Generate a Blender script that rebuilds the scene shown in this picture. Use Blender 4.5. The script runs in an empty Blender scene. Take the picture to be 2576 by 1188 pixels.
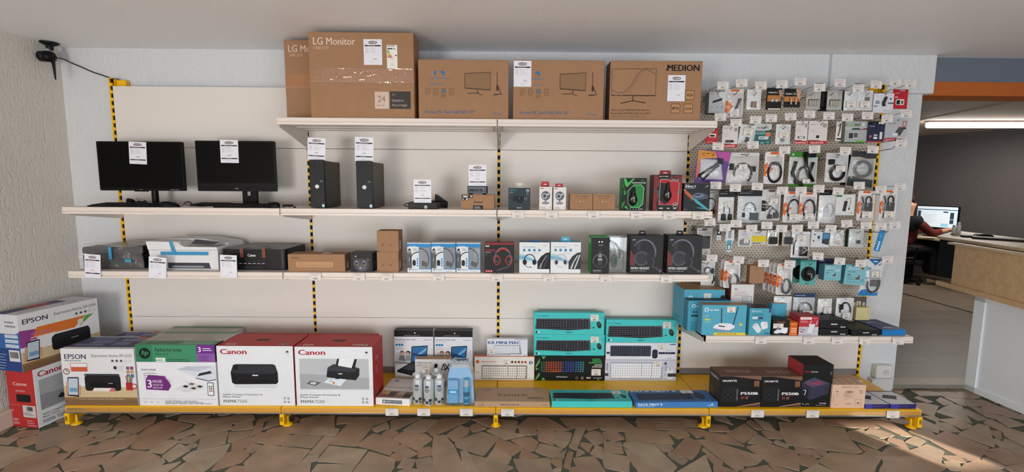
import bpy, math, random
from mathutils import Vector, Matrix
random.seed(7)
SC = bpy.context.scene
COL = SC.collection
# ---------------------------------------------------------------- camera
FPX = 1150.0
CAM = Vector((2.7374, -3.2406, 1.4963))
_p, _r, _y = 0.1085, 0.0073, 0.0058
FW = Vector((math.sin(_y)*math.cos(_p), math.cos(_y)*math.cos(_p), -math.sin(_p)))
_rt = Vector((math.cos(_y), -math.sin(_y), 0)); _up = _rt.cross(FW)
RT = _rt*math.cos(_r) + _up*math.sin(_r)
UP = _up*math.cos(_r) - _rt*math.sin(_r)
cd = bpy.data.cameras.new('camera'); cam = bpy.data.objects.new('camera', cd); COL.objects.link(cam)
cd.sensor_width = 36; cd.sensor_fit = 'HORIZONTAL'; cd.lens = FPX/2576*36; cd.clip_end = 60
cam.matrix_world = Matrix(((RT.x, UP.x, -FW.x, CAM.x), (RT.y, UP.y, -FW.y, CAM.y), (RT.z, UP.z, -FW.z, CAM.z), (0, 0, 0, 1)))
SC.camera = cam
# ---------------------------------------------------------------- light, world, exposure
FZ = -.015                                   # the stone floor, a touch below the office floor
vs = SC.view_settings
vs.view_transform = 'Standard'; vs.look = 'None'; vs.gamma = 1; vs.use_curve_mapping = False
vs.exposure = 0.28
wd = bpy.data.worlds.new('sky'); SC.world = wd; wd.use_nodes = True
wd.node_tree.nodes['Background'].inputs[0].default_value = (0.80, 0.90, 1.0, 1)
wd.node_tree.nodes['Background'].inputs[1].default_value = 1.0
def area(name, loc, aim, sx, sy, power, col):
    l = bpy.data.lights.new(name, 'AREA'); l.shape = 'RECTANGLE'; l.size = sx; l.size_y = sy; l.energy = power; l.color = col
    o = bpy.data.objects.new(name, l); COL.objects.link(o); o.location = loc
    o.rotation_euler = (Vector(aim)-Vector(loc)).to_track_quat('-Z', 'Y').to_euler()
    return o
area('daylight_shop_door', (0.75, -5.2, .85), (1.5, 0, -.3), 1.2, 1.4, 88, (1.0, 0.985, 0.97))
area('daylight_shop_window', (4.6, -5.2, .95), (3.6, 0, -.6), 4.6, 1.1, 88, (0.84, 0.93, 1.0))
YB0 = -5.35
sl = bpy.data.lights.new('sun', 'SUN'); sl.energy = 12.0; sl.angle = 0.009; sl.color = (1, .93, .82)
so = bpy.data.objects.new('sun', sl); COL.objects.link(so); so.location = (9, -8, 3); so.rotation_euler = (Vector((5.2, -.74, 0))-Vector((7.66, YB0, 1.82))).to_track_quat('-Z', 'Y').to_euler()

# ---------------------------------------------------------------- pixel <-> place helpers (the camera model of the photograph)
def proj(p):
    q = Vector(p)-CAM; z = q.dot(FW)
    return 1288+FPX*q.dot(RT)/z, 594-FPX*q.dot(UP)/z
def at(u, v, axis, val):
    d = RT*((u-1288)/FPX) - UP*((v-594)/FPX) + FW
    return CAM + d*((val-CAM[axis])/d[axis])
def xat(u, y, z):
    x = 2.7
    for _ in range(4):
        a = proj((x, y, z))[0]; b = proj((x+.01, y, z))[0]; x += (u-a)/(b-a)*.01
    return x
def zat(v, x, y):
    z = 1.2
    for _ in range(4):
        a = proj((x, y, z))[1]; b = proj((x, y, z+.01))[1]; z += (v-a)/(b-a)*.01
    return z
# ---------------------------------------------------------------- materials
def lin(h):
    if not isinstance(h, str): return (*h[:3], 1)
    h = h.lstrip('#')
    if len(h) == 3: h = ''.join(c*2 for c in h)
    c = [int(h[i:i+2], 16)/255 for i in (0, 2, 4)]
    return (*[x/12.92 if x <= .04045 else ((x+.055)/1.055)**2.4 for x in c], 1)
_mats = {}
def new_mat(name):
    m = bpy.data.materials.new(name); m.use_nodes = True
    nt = m.node_tree; return m, nt, nt.nodes['Principled BSDF']
def M(col, rough=.5, metal=0., vary=.05, scale=14., bump=0., bscale=200., emit=0., spec=.3, coat=0.):
    """plain procedural surface: a colour with a little noise in tone and roughness"""
    key = (str(col), rough, metal, vary, scale, bump, bscale, emit, spec, coat)
    if key in _mats: return _mats[key]
    m, nt, b = new_mat('surface')
    c = lin(col); N = nt.nodes.new; L = nt.links.new
    if max(c[:3]) < .03 and not metal: c = tuple(x*.5 for x in c[:3])+(1,); spec = min(spec, .3)
    n = N('ShaderNodeTexNoise'); n.inputs['Scale'].default_value = scale; n.inputs['Detail'].default_value = 2
    tc = N('ShaderNodeTexCoord'); L(tc.outputs['Object'], n.inputs['Vector'])
    mx = N('ShaderNodeMix'); mx.data_type = 'RGBA'
    mx.inputs[6].default_value = tuple(x*(1-vary) for x in c[:3])+(1,)
    mx.inputs[7].default_value = tuple(min(1, x*(1+vary)) for x in c[:3])+(1,)
    L(n.outputs['Fac'], mx.inputs[0]); L(mx.outputs[2], b.inputs['Base Color'])
    b.inputs['Roughness'].default_value = rough; b.inputs['Metallic'].default_value = metal
    b.inputs['Specular IOR Level'].default_value = spec
    if coat: b.inputs['Coat Weight'].default_value = coat; b.inputs['Coat Roughness'].default_value = .12
    if bump:
        n2 = N('ShaderNodeTexNoise'); n2.inputs['Scale'].default_value = bscale; n2.inputs['Detail'].default_value = 3
        L(tc.outputs['Object'], n2.inputs['Vector'])
        bp = N('ShaderNodeBump'); bp.inputs['Strength'].default_value = bump; bp.inputs['Distance'].default_value = .004
        L(n2.outputs['Fac'], bp.inputs['Height']); L(bp.outputs[0], b.inputs['Normal'])
    if emit:
        L(mx.outputs[2], b.inputs['Emission Color']); b.inputs['Emission Strength'].default_value = emit
    _mats[key] = m
    return m
def film(col='#ffffff', clear=.8, rough=.12, bump=.5, bscale=30):
    """clear plastic film or moulded clear plastic"""
    key = ('film', col, clear, rough, bump, bscale)
    if key in _mats: return _mats[key]
    m = bpy.data.materials.new('clear_plastic'); m.use_nodes = True; nt = m.node_tree; nt.nodes.clear()
    N = nt.nodes.new; L = nt.links.new
    o = N('ShaderNodeOutputMaterial'); t = N('ShaderNodeBsdfTransparent'); g = N('ShaderNodeBsdfPrincipled'); mx = N('ShaderNodeMixShader')
    t.inputs[0].default_value = tuple(.75+.25*x for x in lin(col)[:3])+(1,)
    g.inputs['Base Color'].default_value = lin(col); g.inputs['Roughness'].default_value = rough
    fr = N('ShaderNodeLayerWeight'); fr.inputs[0].default_value = .22
    ma = N('ShaderNodeMath'); ma.operation = 'MULTIPLY_ADD'; ma.inputs[1].default_value = .8; ma.inputs[2].default_value = .07; ma.use_clamp = True
    tc = N('ShaderNodeTexCoord'); n = N('ShaderNodeTexNoise'); n.inputs['Scale'].default_value = bscale; n.inputs['Detail'].default_value = 2; n.inputs['Distortion'].default_value = 1.5
    bp = N('ShaderNodeBump'); bp.inputs['Strength'].default_value = bump; bp.inputs['Distance'].default_value = .012
    L(tc.outputs['Object'], n.inputs['Vector']); L(n.outputs['Fac'], bp.inputs['Height']); L(bp.outputs[0], g.inputs['Normal']); L(bp.outputs[0], fr.inputs['Normal'])
    gl = N('ShaderNodeBsdfGlossy'); gl.inputs['Roughness'].default_value = rough; L(bp.outputs[0], gl.inputs['Normal']); m1 = N('ShaderNodeMixShader')
    L(fr.outputs['Fresnel'], ma.inputs[0]); L(ma.outputs[0], m1.inputs[0]); L(t.outputs[0], m1.inputs[1]); L(gl.outputs[0], m1.inputs[2])
    mx.inputs[0].default_value = (1-clear)*.6; L(m1.outputs[0], mx.inputs[1]); L(g.outputs[0], mx.inputs[2]); L(mx.outputs[0], o.inputs[0])
    _mats[key] = m
    return m
CARD = '#9d785a'
def kraft(): return M(CARD, .72, vary=.07, scale=22, bump=.12, bscale=160, spec=.25)
BLK = '#15161a'
# ---------------------------------------------------------------- mesh builder
def as_mat(c): return c if isinstance(c, bpy.types.Material) else M(c)
_txt = {}
def text_geo(s, bold, font_res=2):
    k = (s, bold)
    if k not in _txt:
        cu = bpy.data.curves.new('lettering', 'FONT'); cu.body = s; cu.size = 1; cu.resolution_u = font_res; cu.offset = bold
        o = bpy.data.objects.new('lettering', cu); me = bpy.data.meshes.new_from_object(o)
        v = [(a.co.x, a.co.y) for a in me.vertices]; f = [tuple(p.vertices) for p in me.polygons]
        bpy.data.objects.remove(o); bpy.data.curves.remove(cu); bpy.data.meshes.remove(me)
        x0 = min(a[0] for a in v); x1 = max(a[0] for a in v)
        _txt[k] = ([(a-x0, b) for a, b in v], f, x1-x0)
    return _txt[k]
def rrect(x0, y0, x1, y1, r, n=5):
    """outline of a rounded rectangle"""
    o = []
    for cx, cy, a in ((x1-r, y0+r, -90), (x1-r, y1-r, 0), (x0+r, y1-r, 90), (x0+r, y0+r, 180)):
        for i in range(n+1):
            t = math.radians(a+90*i/n); o.append((cx+r*math.cos(t), cy+r*math.sin(t)))
    return o
def disc(cx, cy, rx, ry=None, n=20):
    ry = rx if ry is None else ry
    return [(cx+rx*math.cos(2*math.pi*i/n), cy+ry*math.sin(2*math.pi*i/n)) for i in range(n)]
class MB:
    def __init__(s): s.v = []; s.f = []; s.m = []; s.mats = []; s.sm = []
    def mi(s, c):
        m = as_mat(c)
        if m not in s.mats: s.mats.append(m)
        return s.mats.index(m)
    def add(s, vs_, fs, c, smooth=False):
        b = len(s.v); i = s.mi(c); s.v += [tuple(a) for a in vs_]
        for f in fs: s.f.append(tuple(b+k for k in f)); s.m.append(i); s.sm.append(smooth)
    def poly(s, pts, c): s.add(pts, [tuple(range(len(pts)))], c)
    def box(s, x0, x1, y0, y1, z0, z1, c, b=0.0, faces=None):
        """box with chamfered edges; faces: {'-y': material, ...}"""
        fm = {k: (faces or {}).get(k, c) for k in ('-x', '+x', '-y', '+y', '-z', '+z')}
        if b <= 0:
            V = [(x, y, z) for x in (x0, x1) for y in (y0, y1) for z in (z0, z1)]
            base = len(s.v); s.v += V
            for k, f in (('-x', (0, 1, 3, 2)), ('+x', (4, 6, 7, 5)), ('-y', (0, 4, 5, 1)), ('+y', (2, 3, 7, 6)), ('-z', (0, 2, 6, 4)), ('+z', (1, 5, 7, 3))):
                s.f.append(tuple(base+i for i in f)); s.m.append(s.mi(fm[k])); s.sm.append(False)
            return s
        lo = (x0, y0, z0); hi = (x1, y1, z1); idx = {}; base = len(s.v)
        for cx in (0, 1):
            for cy in (0, 1):
                for cz in (0, 1):
                    c3 = (cx, cy, cz)
                    for ax in range(3):
                        p = [(hi if c3[k] else lo)[k] if k == ax else ((hi[k]-b) if c3[k] else (lo[k]+b)) for k in range(3)]
                        idx[(c3, ax)] = len(s.v); s.v.append(tuple(p))
        def F(ids, k, flip=False):
            s.f.append(tuple(ids[::-1]) if flip else tuple(ids)); s.m.append(s.mi(fm[k])); s.sm.append(False)
        nm = 'xyz'
        for ax in range(3):
            o1, o2 = [(1, 2), (2, 0), (0, 1)][ax]
            for sd in (0, 1):
                ids = []
                for a, bb in ((0, 0), (1, 0), (1, 1), (0, 1)):
                    c3 = [0, 0, 0]; c3[ax] = sd; c3[o1] = a; c3[o2] = bb; ids.append(idx[(tuple(c3), ax)])
                F(ids, ('+' if sd else '-')+nm[ax], flip=(sd == 0))
            for a in (0, 1):
                for bb in (0, 1):
                    c0 = [0, 0, 0]; c0[o1] = a; c0[o2] = bb; c1 = list(c0); c1[ax] = 1; c0, c1 = tuple(c0), tuple(c1)
                    F([idx[(c0, o1)], idx[(c1, o1)], idx[(c1, o2)], idx[(c0, o2)]], ('+' if bb else '-')+nm[o2] if o2 != 2 else ('+' if a else '-')+nm[o1], flip=(a == bb))
        for cx in (0, 1):
            for cy in (0, 1):
                for cz in (0, 1):
                    c3 = (cx, cy, cz); F([idx[(c3, 0)], idx[(c3, 1)], idx[(c3, 2)]], '-y', flip=((cx+cy+cz) % 2 == 0))
        return s
    def prism(s, pts, o, U, V, d, c, cap=None, smooth=False):
        """outline pts in the plane (o, U, V) pushed out by the vector d"""
        o, U, V, d = Vector(o), Vector(U), Vector(V), Vector(d)
        A = [o+U*a+V*b for a, b in pts]; n = len(A); B = [p+d for p in A]
        s.add(A+B, [(i, (i+1) % n, n+(i+1) % n, n+i) for i in range(n)], c, smooth)
        s.add(A, [tuple(range(n))[::-1]], c); s.add(B, [tuple(range(n))], cap or c)
        return s
    def tube(s, pts, r, c, n=6, closed=False):
        pts = [Vector(p) for p in pts]; R = r if isinstance(r, (list, tuple)) else [r]*len(pts); vs_ = []; fs = []
        up = None
        for i, p in enumerate(pts):
            a = pts[i-1] if i or closed else p; b = pts[(i+1) % len(pts)] if i < len(pts)-1 or closed else p
            t = (b-a).normalized()
            if up is None: up = t.orthogonal().normalized()
            up = (up-t*up.dot(t)); up = up.normalized() if up.length > 1e-6 else t.orthogonal().normalized()
            w = t.cross(up)
            for k in range(n):
                th = 2*math.pi*k/n; vs_.append(p+(up*math.cos(th)+w*math.sin(th))*R[i])
        m = len(pts)
        for i in range(m if closed else m-1):
            for k in range(n):
                j = (i+1) % m; fs.append((i*n+k, i*n+(k+1) % n, j*n+(k+1) % n, j*n+k))
        if not closed: fs += [tuple(range(n))[::-1], tuple((m-1)*n+k for k in range(n))]
        s.add(vs_, fs, c, True); return s
    def lathe(s, prof, o, c, n=20, axis=(0, 0, 1)):
        """profile [(radius, height)] turned about an axis through o"""
        ax = Vector(axis).normalized(); U = ax.orthogonal().normalized(); W = ax.cross(U); o = Vector(o); vs_ = []; fs = []
        for r, h in prof:
            for k in range(n):
                t = 2*math.pi*k/n; vs_.append(o+ax*h+(U*math.cos(t)+W*math.sin(t))*r)
        for i in range(len(prof)-1):
            for k in range(n): fs.append((i*n+k, i*n+(k+1) % n, (i+1)*n+(k+1) % n, (i+1)*n+k))
        s.add(vs_, fs, c, True)
        for i, rev in ((0, True), (len(prof)-1, False)):
            if prof[i][0] > 1e-5:
                s.add(vs_[i*n:(i+1)*n], [tuple(range(n))[::-1] if rev else tuple(range(n))], c)
        return s
    def ball(s, o, rx, ry, rz, c, n=14, m=8):
        o = Vector(o); vs_ = []; fs = []
        for i in range(m+1):
            a = math.pi*i/m
            for k in range(n):
                t = 2*math.pi*k/n; vs_.append(o+Vector((rx*math.sin(a)*math.cos(t), ry*math.sin(a)*math.sin(t), rz*math.cos(a))))
        for i in range(m):
            for k in range(n): fs.append((i*n+k, (i+1)*n+k, (i+1)*n+(k+1) % n, i*n+(k+1) % n))
        s.add(vs_, fs, c, True); return s
    def grid(s, fn, nu, nv, c, smooth=True):
        """surface fn(a, b) with a, b in 0..1"""
        vs_ = [fn(i/nu, j/nv) for j in range(nv+1) for i in range(nu+1)]
        s.add(vs_, [(j*(nu+1)+i, j*(nu+1)+i+1, (j+1)*(nu+1)+i+1, (j+1)*(nu+1)+i) for j in range(nv) for i in range(nu)], c, smooth); return s
    def mesh(s, name):
        me = bpy.data.meshes.new(name); me.from_pydata(s.v, [], s.f)
        for m in s.mats: me.materials.append(m)
        me.polygons.foreach_set('material_index', s.m); me.polygons.foreach_set('use_smooth', s.sm); me.update()
        return me
    def link(s, name, parent=None, loc=None, rz=0., rot=None, label=None):
        o = bpy.data.objects.new(name, s.mesh(name)); COL.objects.link(o)
        if parent is not None: o.parent = parent
        if loc is not None: o.location = loc
        o.rotation_euler = rot if rot is not None else (0, 0, rz)
        if label: o['label'] = label
        return o
def tag(o, label, cat, group=None):
    o['label'] = label; o['category'] = cat
    if group: o['group'] = group
    return o
def struct(o): o['kind'] = 'structure'; return o
def thing(name, label, cat, loc=(0, 0, 0), rz=0., group=None):
    o = bpy.data.objects.new(name, None); COL.objects.link(o); o.location = loc; o.rotation_euler = (0, 0, rz); o.empty_display_size = .05
    return tag(o, label, cat, group)
# ---------------------------------------------------------------- printing on a flat face
class Face:
    """a printed face: coordinates 0..1 across (x) and up (y); prints lie on the face in thin layers of ink"""
    EPS = .00006
    def __init__(s, mb, o, U, V, w, h): s.mb = mb; s.o = Vector(o); s.U = Vector(U).normalized(); s.V = Vector(V).normalized(); s.N = s.U.cross(s.V); s.w = w; s.h = h; s.k = 1
    def p(s, x, y): return s.o+s.U*(x*s.w)+s.V*(y*s.h)+s.N*(s.EPS*s.k)
    def sub(s, x0, y0, x1, y1):
        f = Face(s.mb, s.o+s.U*(x0*s.w)+s.V*(y0*s.h), s.U, s.V, (x1-x0)*s.w, (y1-y0)*s.h); f.k = s.k+1; return f
    def poly(s, pts, c): s.mb.poly([s.p(a, b) for a, b in pts], c); s.k += 1
    def rect(s, x0, y0, x1, y1, c): s.poly([(x0, y0), (x1, y0), (x1, y1), (x0, y1)], c)
    def rr(s, x0, y0, x1, y1, r, c):
        a = s.h/s.w; o = rrect(x0/a, y0, x1/a, y1, r, 3); s.poly([(x*a, y) for x, y in o], c)
    def frame(s, x0, y0, x1, y1, t, c):
        tx = t*s.h/s.w
        for q in ((x0, y0, x1, y0+t), (x0, y1-t, x1, y1), (x0, y0+t, x0+tx, y1-t), (x1-tx, y0+t, x1, y1-t)):
            s.mb.poly([s.p(a, b) for a, b in ((q[0], q[1]), (q[2], q[1]), (q[2], q[3]), (q[0], q[3]))], c)
        s.k += 1
    def ell(s, cx, cy, r, c, ry=None, n=18):
        """disc of radius r (of the height); ry for an ellipse"""
        a = s.h/s.w; s.poly(disc(cx, cy, r*a, r if ry is None else ry, n), c)
    def ring(s, cx, cy, r, t, c, a0=0, a1=360, ry=None, n=22):
        a = s.h/s.w; ry = r if ry is None else ry; O = []; I = []
        for i in range(n+1):
            th = math.radians(a0+(a1-a0)*i/n); ct, st = math.cos(th), math.sin(th)
            O.append(s.p(cx+r*a*ct, cy+ry*st)); I.append(s.p(cx+(r-t)*a*ct, cy+(ry-t)*st))
        s.mb.add(O+I, [(i, i+1, n+2+i, n+1+i) for i in range(n)], c); s.k += 1
    def line(s, pts, t, c):
        a = s.h/s.w
        for (x0, y0), (x1, y1) in zip(pts, pts[1:]):
            dx, dy = (x1-x0)/a, y1-y0; l = math.hypot(dx, dy) or 1; nx, ny = -dy/l*t/2*a, dx/l*t/2
            s.mb.poly([s.p(x0+nx, y0+ny), s.p(x0-nx, y0-ny), s.p(x1-nx, y1-ny), s.p(x1+nx, y1+ny)], c)
        s.k += 1
    def txt(s, t, x, y, h, c, al='l', b=.012, w=None, it=0., up=True):
        """one line of lettering: cap height h (of the face height), baseline y; w = width to fit"""
        v, f, tw = text_geo(t, 0.); k = h*s.h/.70
        kx = k if w is None else w*s.w/tw
        off = {'l': 0, 'c': -tw*kx/2, 'r': -tw*kx}[al]; sg = 1 if up else -1
        for q, e in enumerate((-b*1.1, b*1.1) if b > .006 else (0,)):
            s.mb.add([s.o+s.U*(x*s.w+sg*(off+(a+e)*kx+it*bb*k))+s.V*(y*s.h+sg*bb*k)+s.N*(s.EPS*(s.k+.45*q)) for a, bb in v], f, c)
        s.k += 1
    def bars(s, x0, y1, x1, n, dy, t, c, seed=1):
        """rows of lettering too small to read: thin broken rules"""
        R = random.Random(seed*97+n)
        for i in range(n):
            y = y1-i*dy; x = x0; e = x0+(x1-x0)*R.uniform(.6, 1)
            while x < e:
                q = min(e, x+(x1-x0)*R.uniform(.06, .22)); s.mb.poly([s.p(x, y-t), s.p(q, y-t), s.p(q, y), s.p(x, y)], c); x = q+(x1-x0)*.025
        s.k += 1
# ---------------------------------------------------------------- cartons
class Carton:
    """a box standing on a surface; local origin at the middle of its base"""
    def __init__(s, w, d, h, col, faces=None, b=.0012):
        s.w, s.d, s.h = w, d, h; s.mb = MB()
        s.mb.box(-w/2, w/2, -d/2, d/2, 0, h, col, b, faces)
        s.front = Face(s.mb, (-w/2, -d/2, 0), (1, 0, 0), (0, 0, 1), w, h)
        s.top = Face(s.mb, (-w/2, -d/2, h), (1, 0, 0), (0, 1, 0), w, d)
        s.left = Face(s.mb, (-w/2, d/2, 0), (0, -1, 0), (0, 0, 1), d, h)
        s.right = Face(s.mb, (w/2, -d/2, 0), (0, 1, 0), (0, 0, 1), d, h)
    def place(s, name, x, y, z, rz=0.):
        """x, y = middle of the front edge"""
        s.o = s.mb.link(name, None, (x-math.sin(rz)*s.d/2, y+math.cos(rz)*s.d/2, z), rz); return s.o
def carton(u0, u1, vt, zs, y, d, col, faces=None, rz=0., b=.0012):
    """size a box from where its front edge meets the shelf (columns u0, u1) and its top row vt"""
    x0, x1 = xat(u0, y, zs), xat(u1, y, zs); h = zat(vt, (x0+x1)/2, y)-zs
    c = Carton((x1-x0)/math.cos(rz), d, h, col, faces, b); c.x = (x0+x1)/2; c.y = y; c.z = zs; c.rz = rz
    return c
def put(c, name, label, cat='box', group=None):
    return tag(c.place(name, c.x, c.y, c.z, c.rz), label, cat, group)
def patch(c, face, name, x0, y0, x1, y1, art, label=None, lift=.0012, base='#e6e6ea'):
    """a label, sheet or tape stuck on a face: a thin piece of its own under the carton"""
    mb = MB(); f = getattr(c, face); w, h = (x1-x0)*f.w, (y1-y0)*f.h
    o = f.o+f.U*(x0*f.w)+f.V*(y0*f.h)+f.N*max(lift, f.EPS*(f.k+3))
    mb.prism([(0, 0), (w, 0), (w, h), (0, h)], o, f.U, f.V, f.N*.0004, base) if base else None
    g = Face(mb, o+f.N*.0004, f.U, f.V, w, h); art(g)
    return mb.link(name, c.o, label=label)
def sticker_art(g, seed=1, col='#e9e2da'):
    g.rect(0, 0, 1, 1, col); g.frame(.03, .05, .97, .95, .03, '#8f8a8a'); g.bars(.15, .8, .85, 2, .17, .07, '#8a8688', seed); g.frame(.3, .12, .7, .38, .04, '#77747a'); g.rect(.38, .19, .62, .3, '#77747a')
def sticker(c, face, x0, y0, x1, y1, seed=1): return patch(c, face, 'price_sticker', x0, y0, x1, y1, lambda g: sticker_art(g, seed))
def sheet_art(g, price='', dark='#2a2730', new=True, pcol='#6d7f86', seed=1):
    """the shop's price sheet: oval badge, black title bar, rows of particulars, price"""
    g.rect(0, 0, 1, 1, '#e2e3ec')
    g.ell(.5, .875, .052, '#3c3838', ry=.052*1.0); a = g.h/g.w
    g.poly(disc(.5, .875, .24, .062), dark if dark != '#2a2730' else '#4a4446'); g.poly(disc(.5, .875, .20, .045), '#8b8486'); g.poly(disc(.5, .875, .185, .036), '#cfc4c4')
    g.bars(.36, .893, .64, 1, .1, .034, '#6a5b5e', seed)
    g.rect(.06, .725, .94, .775, dark); g.bars(.22, .757, .78, 1, .1, .014, '#b5b0b8', seed)
    for i in range(4): g.bars(.1, .66-.06*i, .3, 1, .1, .014, '#8d8c98', seed+i); g.bars(.36, .66-.06*i, .36+.5*(.6+.1*i), 1, .1, .011, '#a9a8b4', seed+i+5)
    if price: g.txt(price, .5 if new else .62, .30 if new else .2, .055, pcol, 'c', .006)
    if new: g.rect(.06, .17, .94, .215, dark); g.bars(.3, .2, .7, 1, .1, .014, '#b5b0b8', seed+3)
    g.bars(.36, .1, .64, 1, .1, .012, '#a9a8b4', seed+7)
# ================================================================ the room
W = 1.33; WALL_Y = .075; CEIL = 2.43; WL = -.40; WR = 5.66
def plaster(name, col, bump=.5, sc=1.0):
    m, nt, b = new_mat(name); N = nt.nodes.new; L = nt.links.new
    tc = N('ShaderNodeTexCoord'); mp = N('ShaderNodeMapping'); mp.inputs['Scale'].default_value = (sc, sc, sc*.38); L(tc.outputs['Object'], mp.inputs[0])
    n1 = N('ShaderNodeTexNoise'); n1.inputs['Scale'].default_value = 55; n1.inputs['Detail'].default_value = 3; n1.inputs['Distortion'].default_value = .8; L(mp.outputs[0], n1.inputs[0])
    n2 = N('ShaderNodeTexNoise'); n2.inputs['Scale'].default_value = 2.2; L(tc.outputs['Object'], n2.inputs[0])
    r = N('ShaderNodeValToRGB'); r.color_ramp.elements[0].position = .28; r.color_ramp.elements[1].position = .52; L(n1.outputs['Fac'], r.inputs[0])
    bp = N('ShaderNodeBump'); bp.inputs['Strength'].default_value = bump; bp.inputs['Distance'].default_value = .006; L(r.outputs[0], bp.inputs['Height']); L(bp.outputs[0], b.inputs['Normal'])
    c = lin(col); mx = N('ShaderNodeMix'); mx.data_type = 'RGBA'; mx.inputs[6].default_value = tuple(x*.93 for x in c[:3])+(1,); mx.inputs[7].default_value = c
    L(n2.outputs['Fac'], mx.inputs[0]); L(mx.outputs[2], b.inputs['Base Color']); b.inputs['Roughness'].default_value = .75; b.inputs['Specular IOR Level'].default_value = .3
    return m
P_WALL = plaster('textured_plaster', '#dadcdf', .45)
P_LEFT = plaster('textured_plaster_left', '#dcd8d0', .5, 1.0)
def ceiling_mat():
    m, nt, b = new_mat('ceiling_paint'); N = nt.nodes.new; L = nt.links.new
    tc = N('ShaderNodeTexCoord'); n1 = N('ShaderNodeTexNoise'); n1.inputs['Scale'].default_value = 90; n1.inputs['Detail'].default_value = 3; L(tc.outputs['Object'], n1.inputs[0])
    n2 = N('ShaderNodeTexNoise'); n2.inputs['Scale'].default_value = 1.3; L(tc.outputs['Object'], n2.inputs[0])
    r = N('ShaderNodeMapRange'); r.inputs[1].default_value = .45; r.inputs[2].default_value = .7; r.inputs[3].default_value = .15; r.inputs[4].default_value = .7; L(n2.outputs['Fac'], r.inputs[0])
    bp = N('ShaderNodeBump'); bp.inputs['Distance'].default_value = .006; L(r.outputs[0], bp.inputs['Strength']); L(n1.outputs['Fac'], bp.inputs['Height']); L(bp.outputs[0], b.inputs['Normal'])
    b.inputs['Base Color'].default_value = lin('#f0eff0'); b.inputs['Roughness'].default_value = .5
    return m
P_CEIL = ceiling_mat()
YB = -5.3                                    # shop front, behind the camera
# --- floor: crazy paving of stone slabs in dark grout
def convex_cut(poly, p, n):
    A, B = [], []
    for i in range(len(poly)):
        a, b = poly[i], poly[(i+1) % len(poly)]
        da = (a[0]-p[0])*n[0]+(a[1]-p[1])*n[1]; db = (b[0]-p[0])*n[0]+(b[1]-p[1])*n[1]
        if da >= 0: A.append(a)
        if da <= 0: B.append(a)
        if da*db < 0:
            t = da/(da-db); q = (a[0]+(b[0]-a[0])*t, a[1]+(b[1]-a[1])*t); A.append(q); B.append(q)
    return A, B
def parea(p): return abs(sum(p[i][0]*p[(i+1) % len(p)][1]-p[(i+1) % len(p)][0]*p[i][1] for i in range(len(p))))/2
def shrink(p, g):
    """move every side of a convex outline inwards by g"""
    s = sum(p[i][0]*p[(i+1) % len(p)][1]-p[(i+1) % len(p)][0]*p[i][1] for i in range(len(p)))
    if s < 0: p = p[::-1]
    q = list(p)
    for i in range(len(p)):
        a, b = p[i], p[(i+1) % len(p)]; l = math.hypot(b[0]-a[0], b[1]-a[1])
        if l < 1e-6: continue
        n = (-(b[1]-a[1])/l, (b[0]-a[0])/l); q, _ = convex_cut(q, (a[0]+n[0]*g, a[1]+n[1]*g), n)
        if len(q) < 3: return []
    return q
def slab_mat(col, i):
    m, nt, b = new_mat('stone_slab'); N = nt.nodes.new; L = nt.links.new; c = lin(col)
    tc = N('ShaderNodeTexCoord'); n = N('ShaderNodeTexNoise'); n.inputs['Scale'].default_value = 7; n.inputs['Detail'].default_value = 5; L(tc.outputs['Object'], n.inputs[0])
    r = N('ShaderNodeValToRGB'); e = r.color_ramp.elements; e[0].position = .3; e[1].position = .72
    e[0].color = tuple(x*.78 for x in c[:3])+(1,); e[1].color = tuple(min(1, x*1.12) for x in c[:3])+(1,); L(n.outputs['Fac'], r.inputs[0]); L(r.outputs[0], b.inputs['Base Color'])
    n2 = N('ShaderNodeTexNoise'); n2.inputs['Scale'].default_value = 45; n2.inputs['Detail'].default_value = 4; L(tc.outputs['Object'], n2.inputs[0])
    bp = N('ShaderNodeBump'); bp.inputs['Strength'].default_value = .25; bp.inputs['Distance'].default_value = .003; L(n2.outputs['Fac'], bp.inputs['Height']); L(bp.outputs[0], b.inputs['Normal'])
    b.inputs['Roughness'].default_value = .46; b.inputs['Specular IOR Level'].default_value = .35
    return m
SLAB = [slab_mat(c, i) for i, c in enumerate(('#a48a74', '#a8927c', '#a0836c', '#ac9a84', '#9e8a76', '#a48874', '#a88f78'))]
GROUT = M('#585c50', .85, vary=.25, scale=30, bump=.4, bscale=120)
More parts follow.
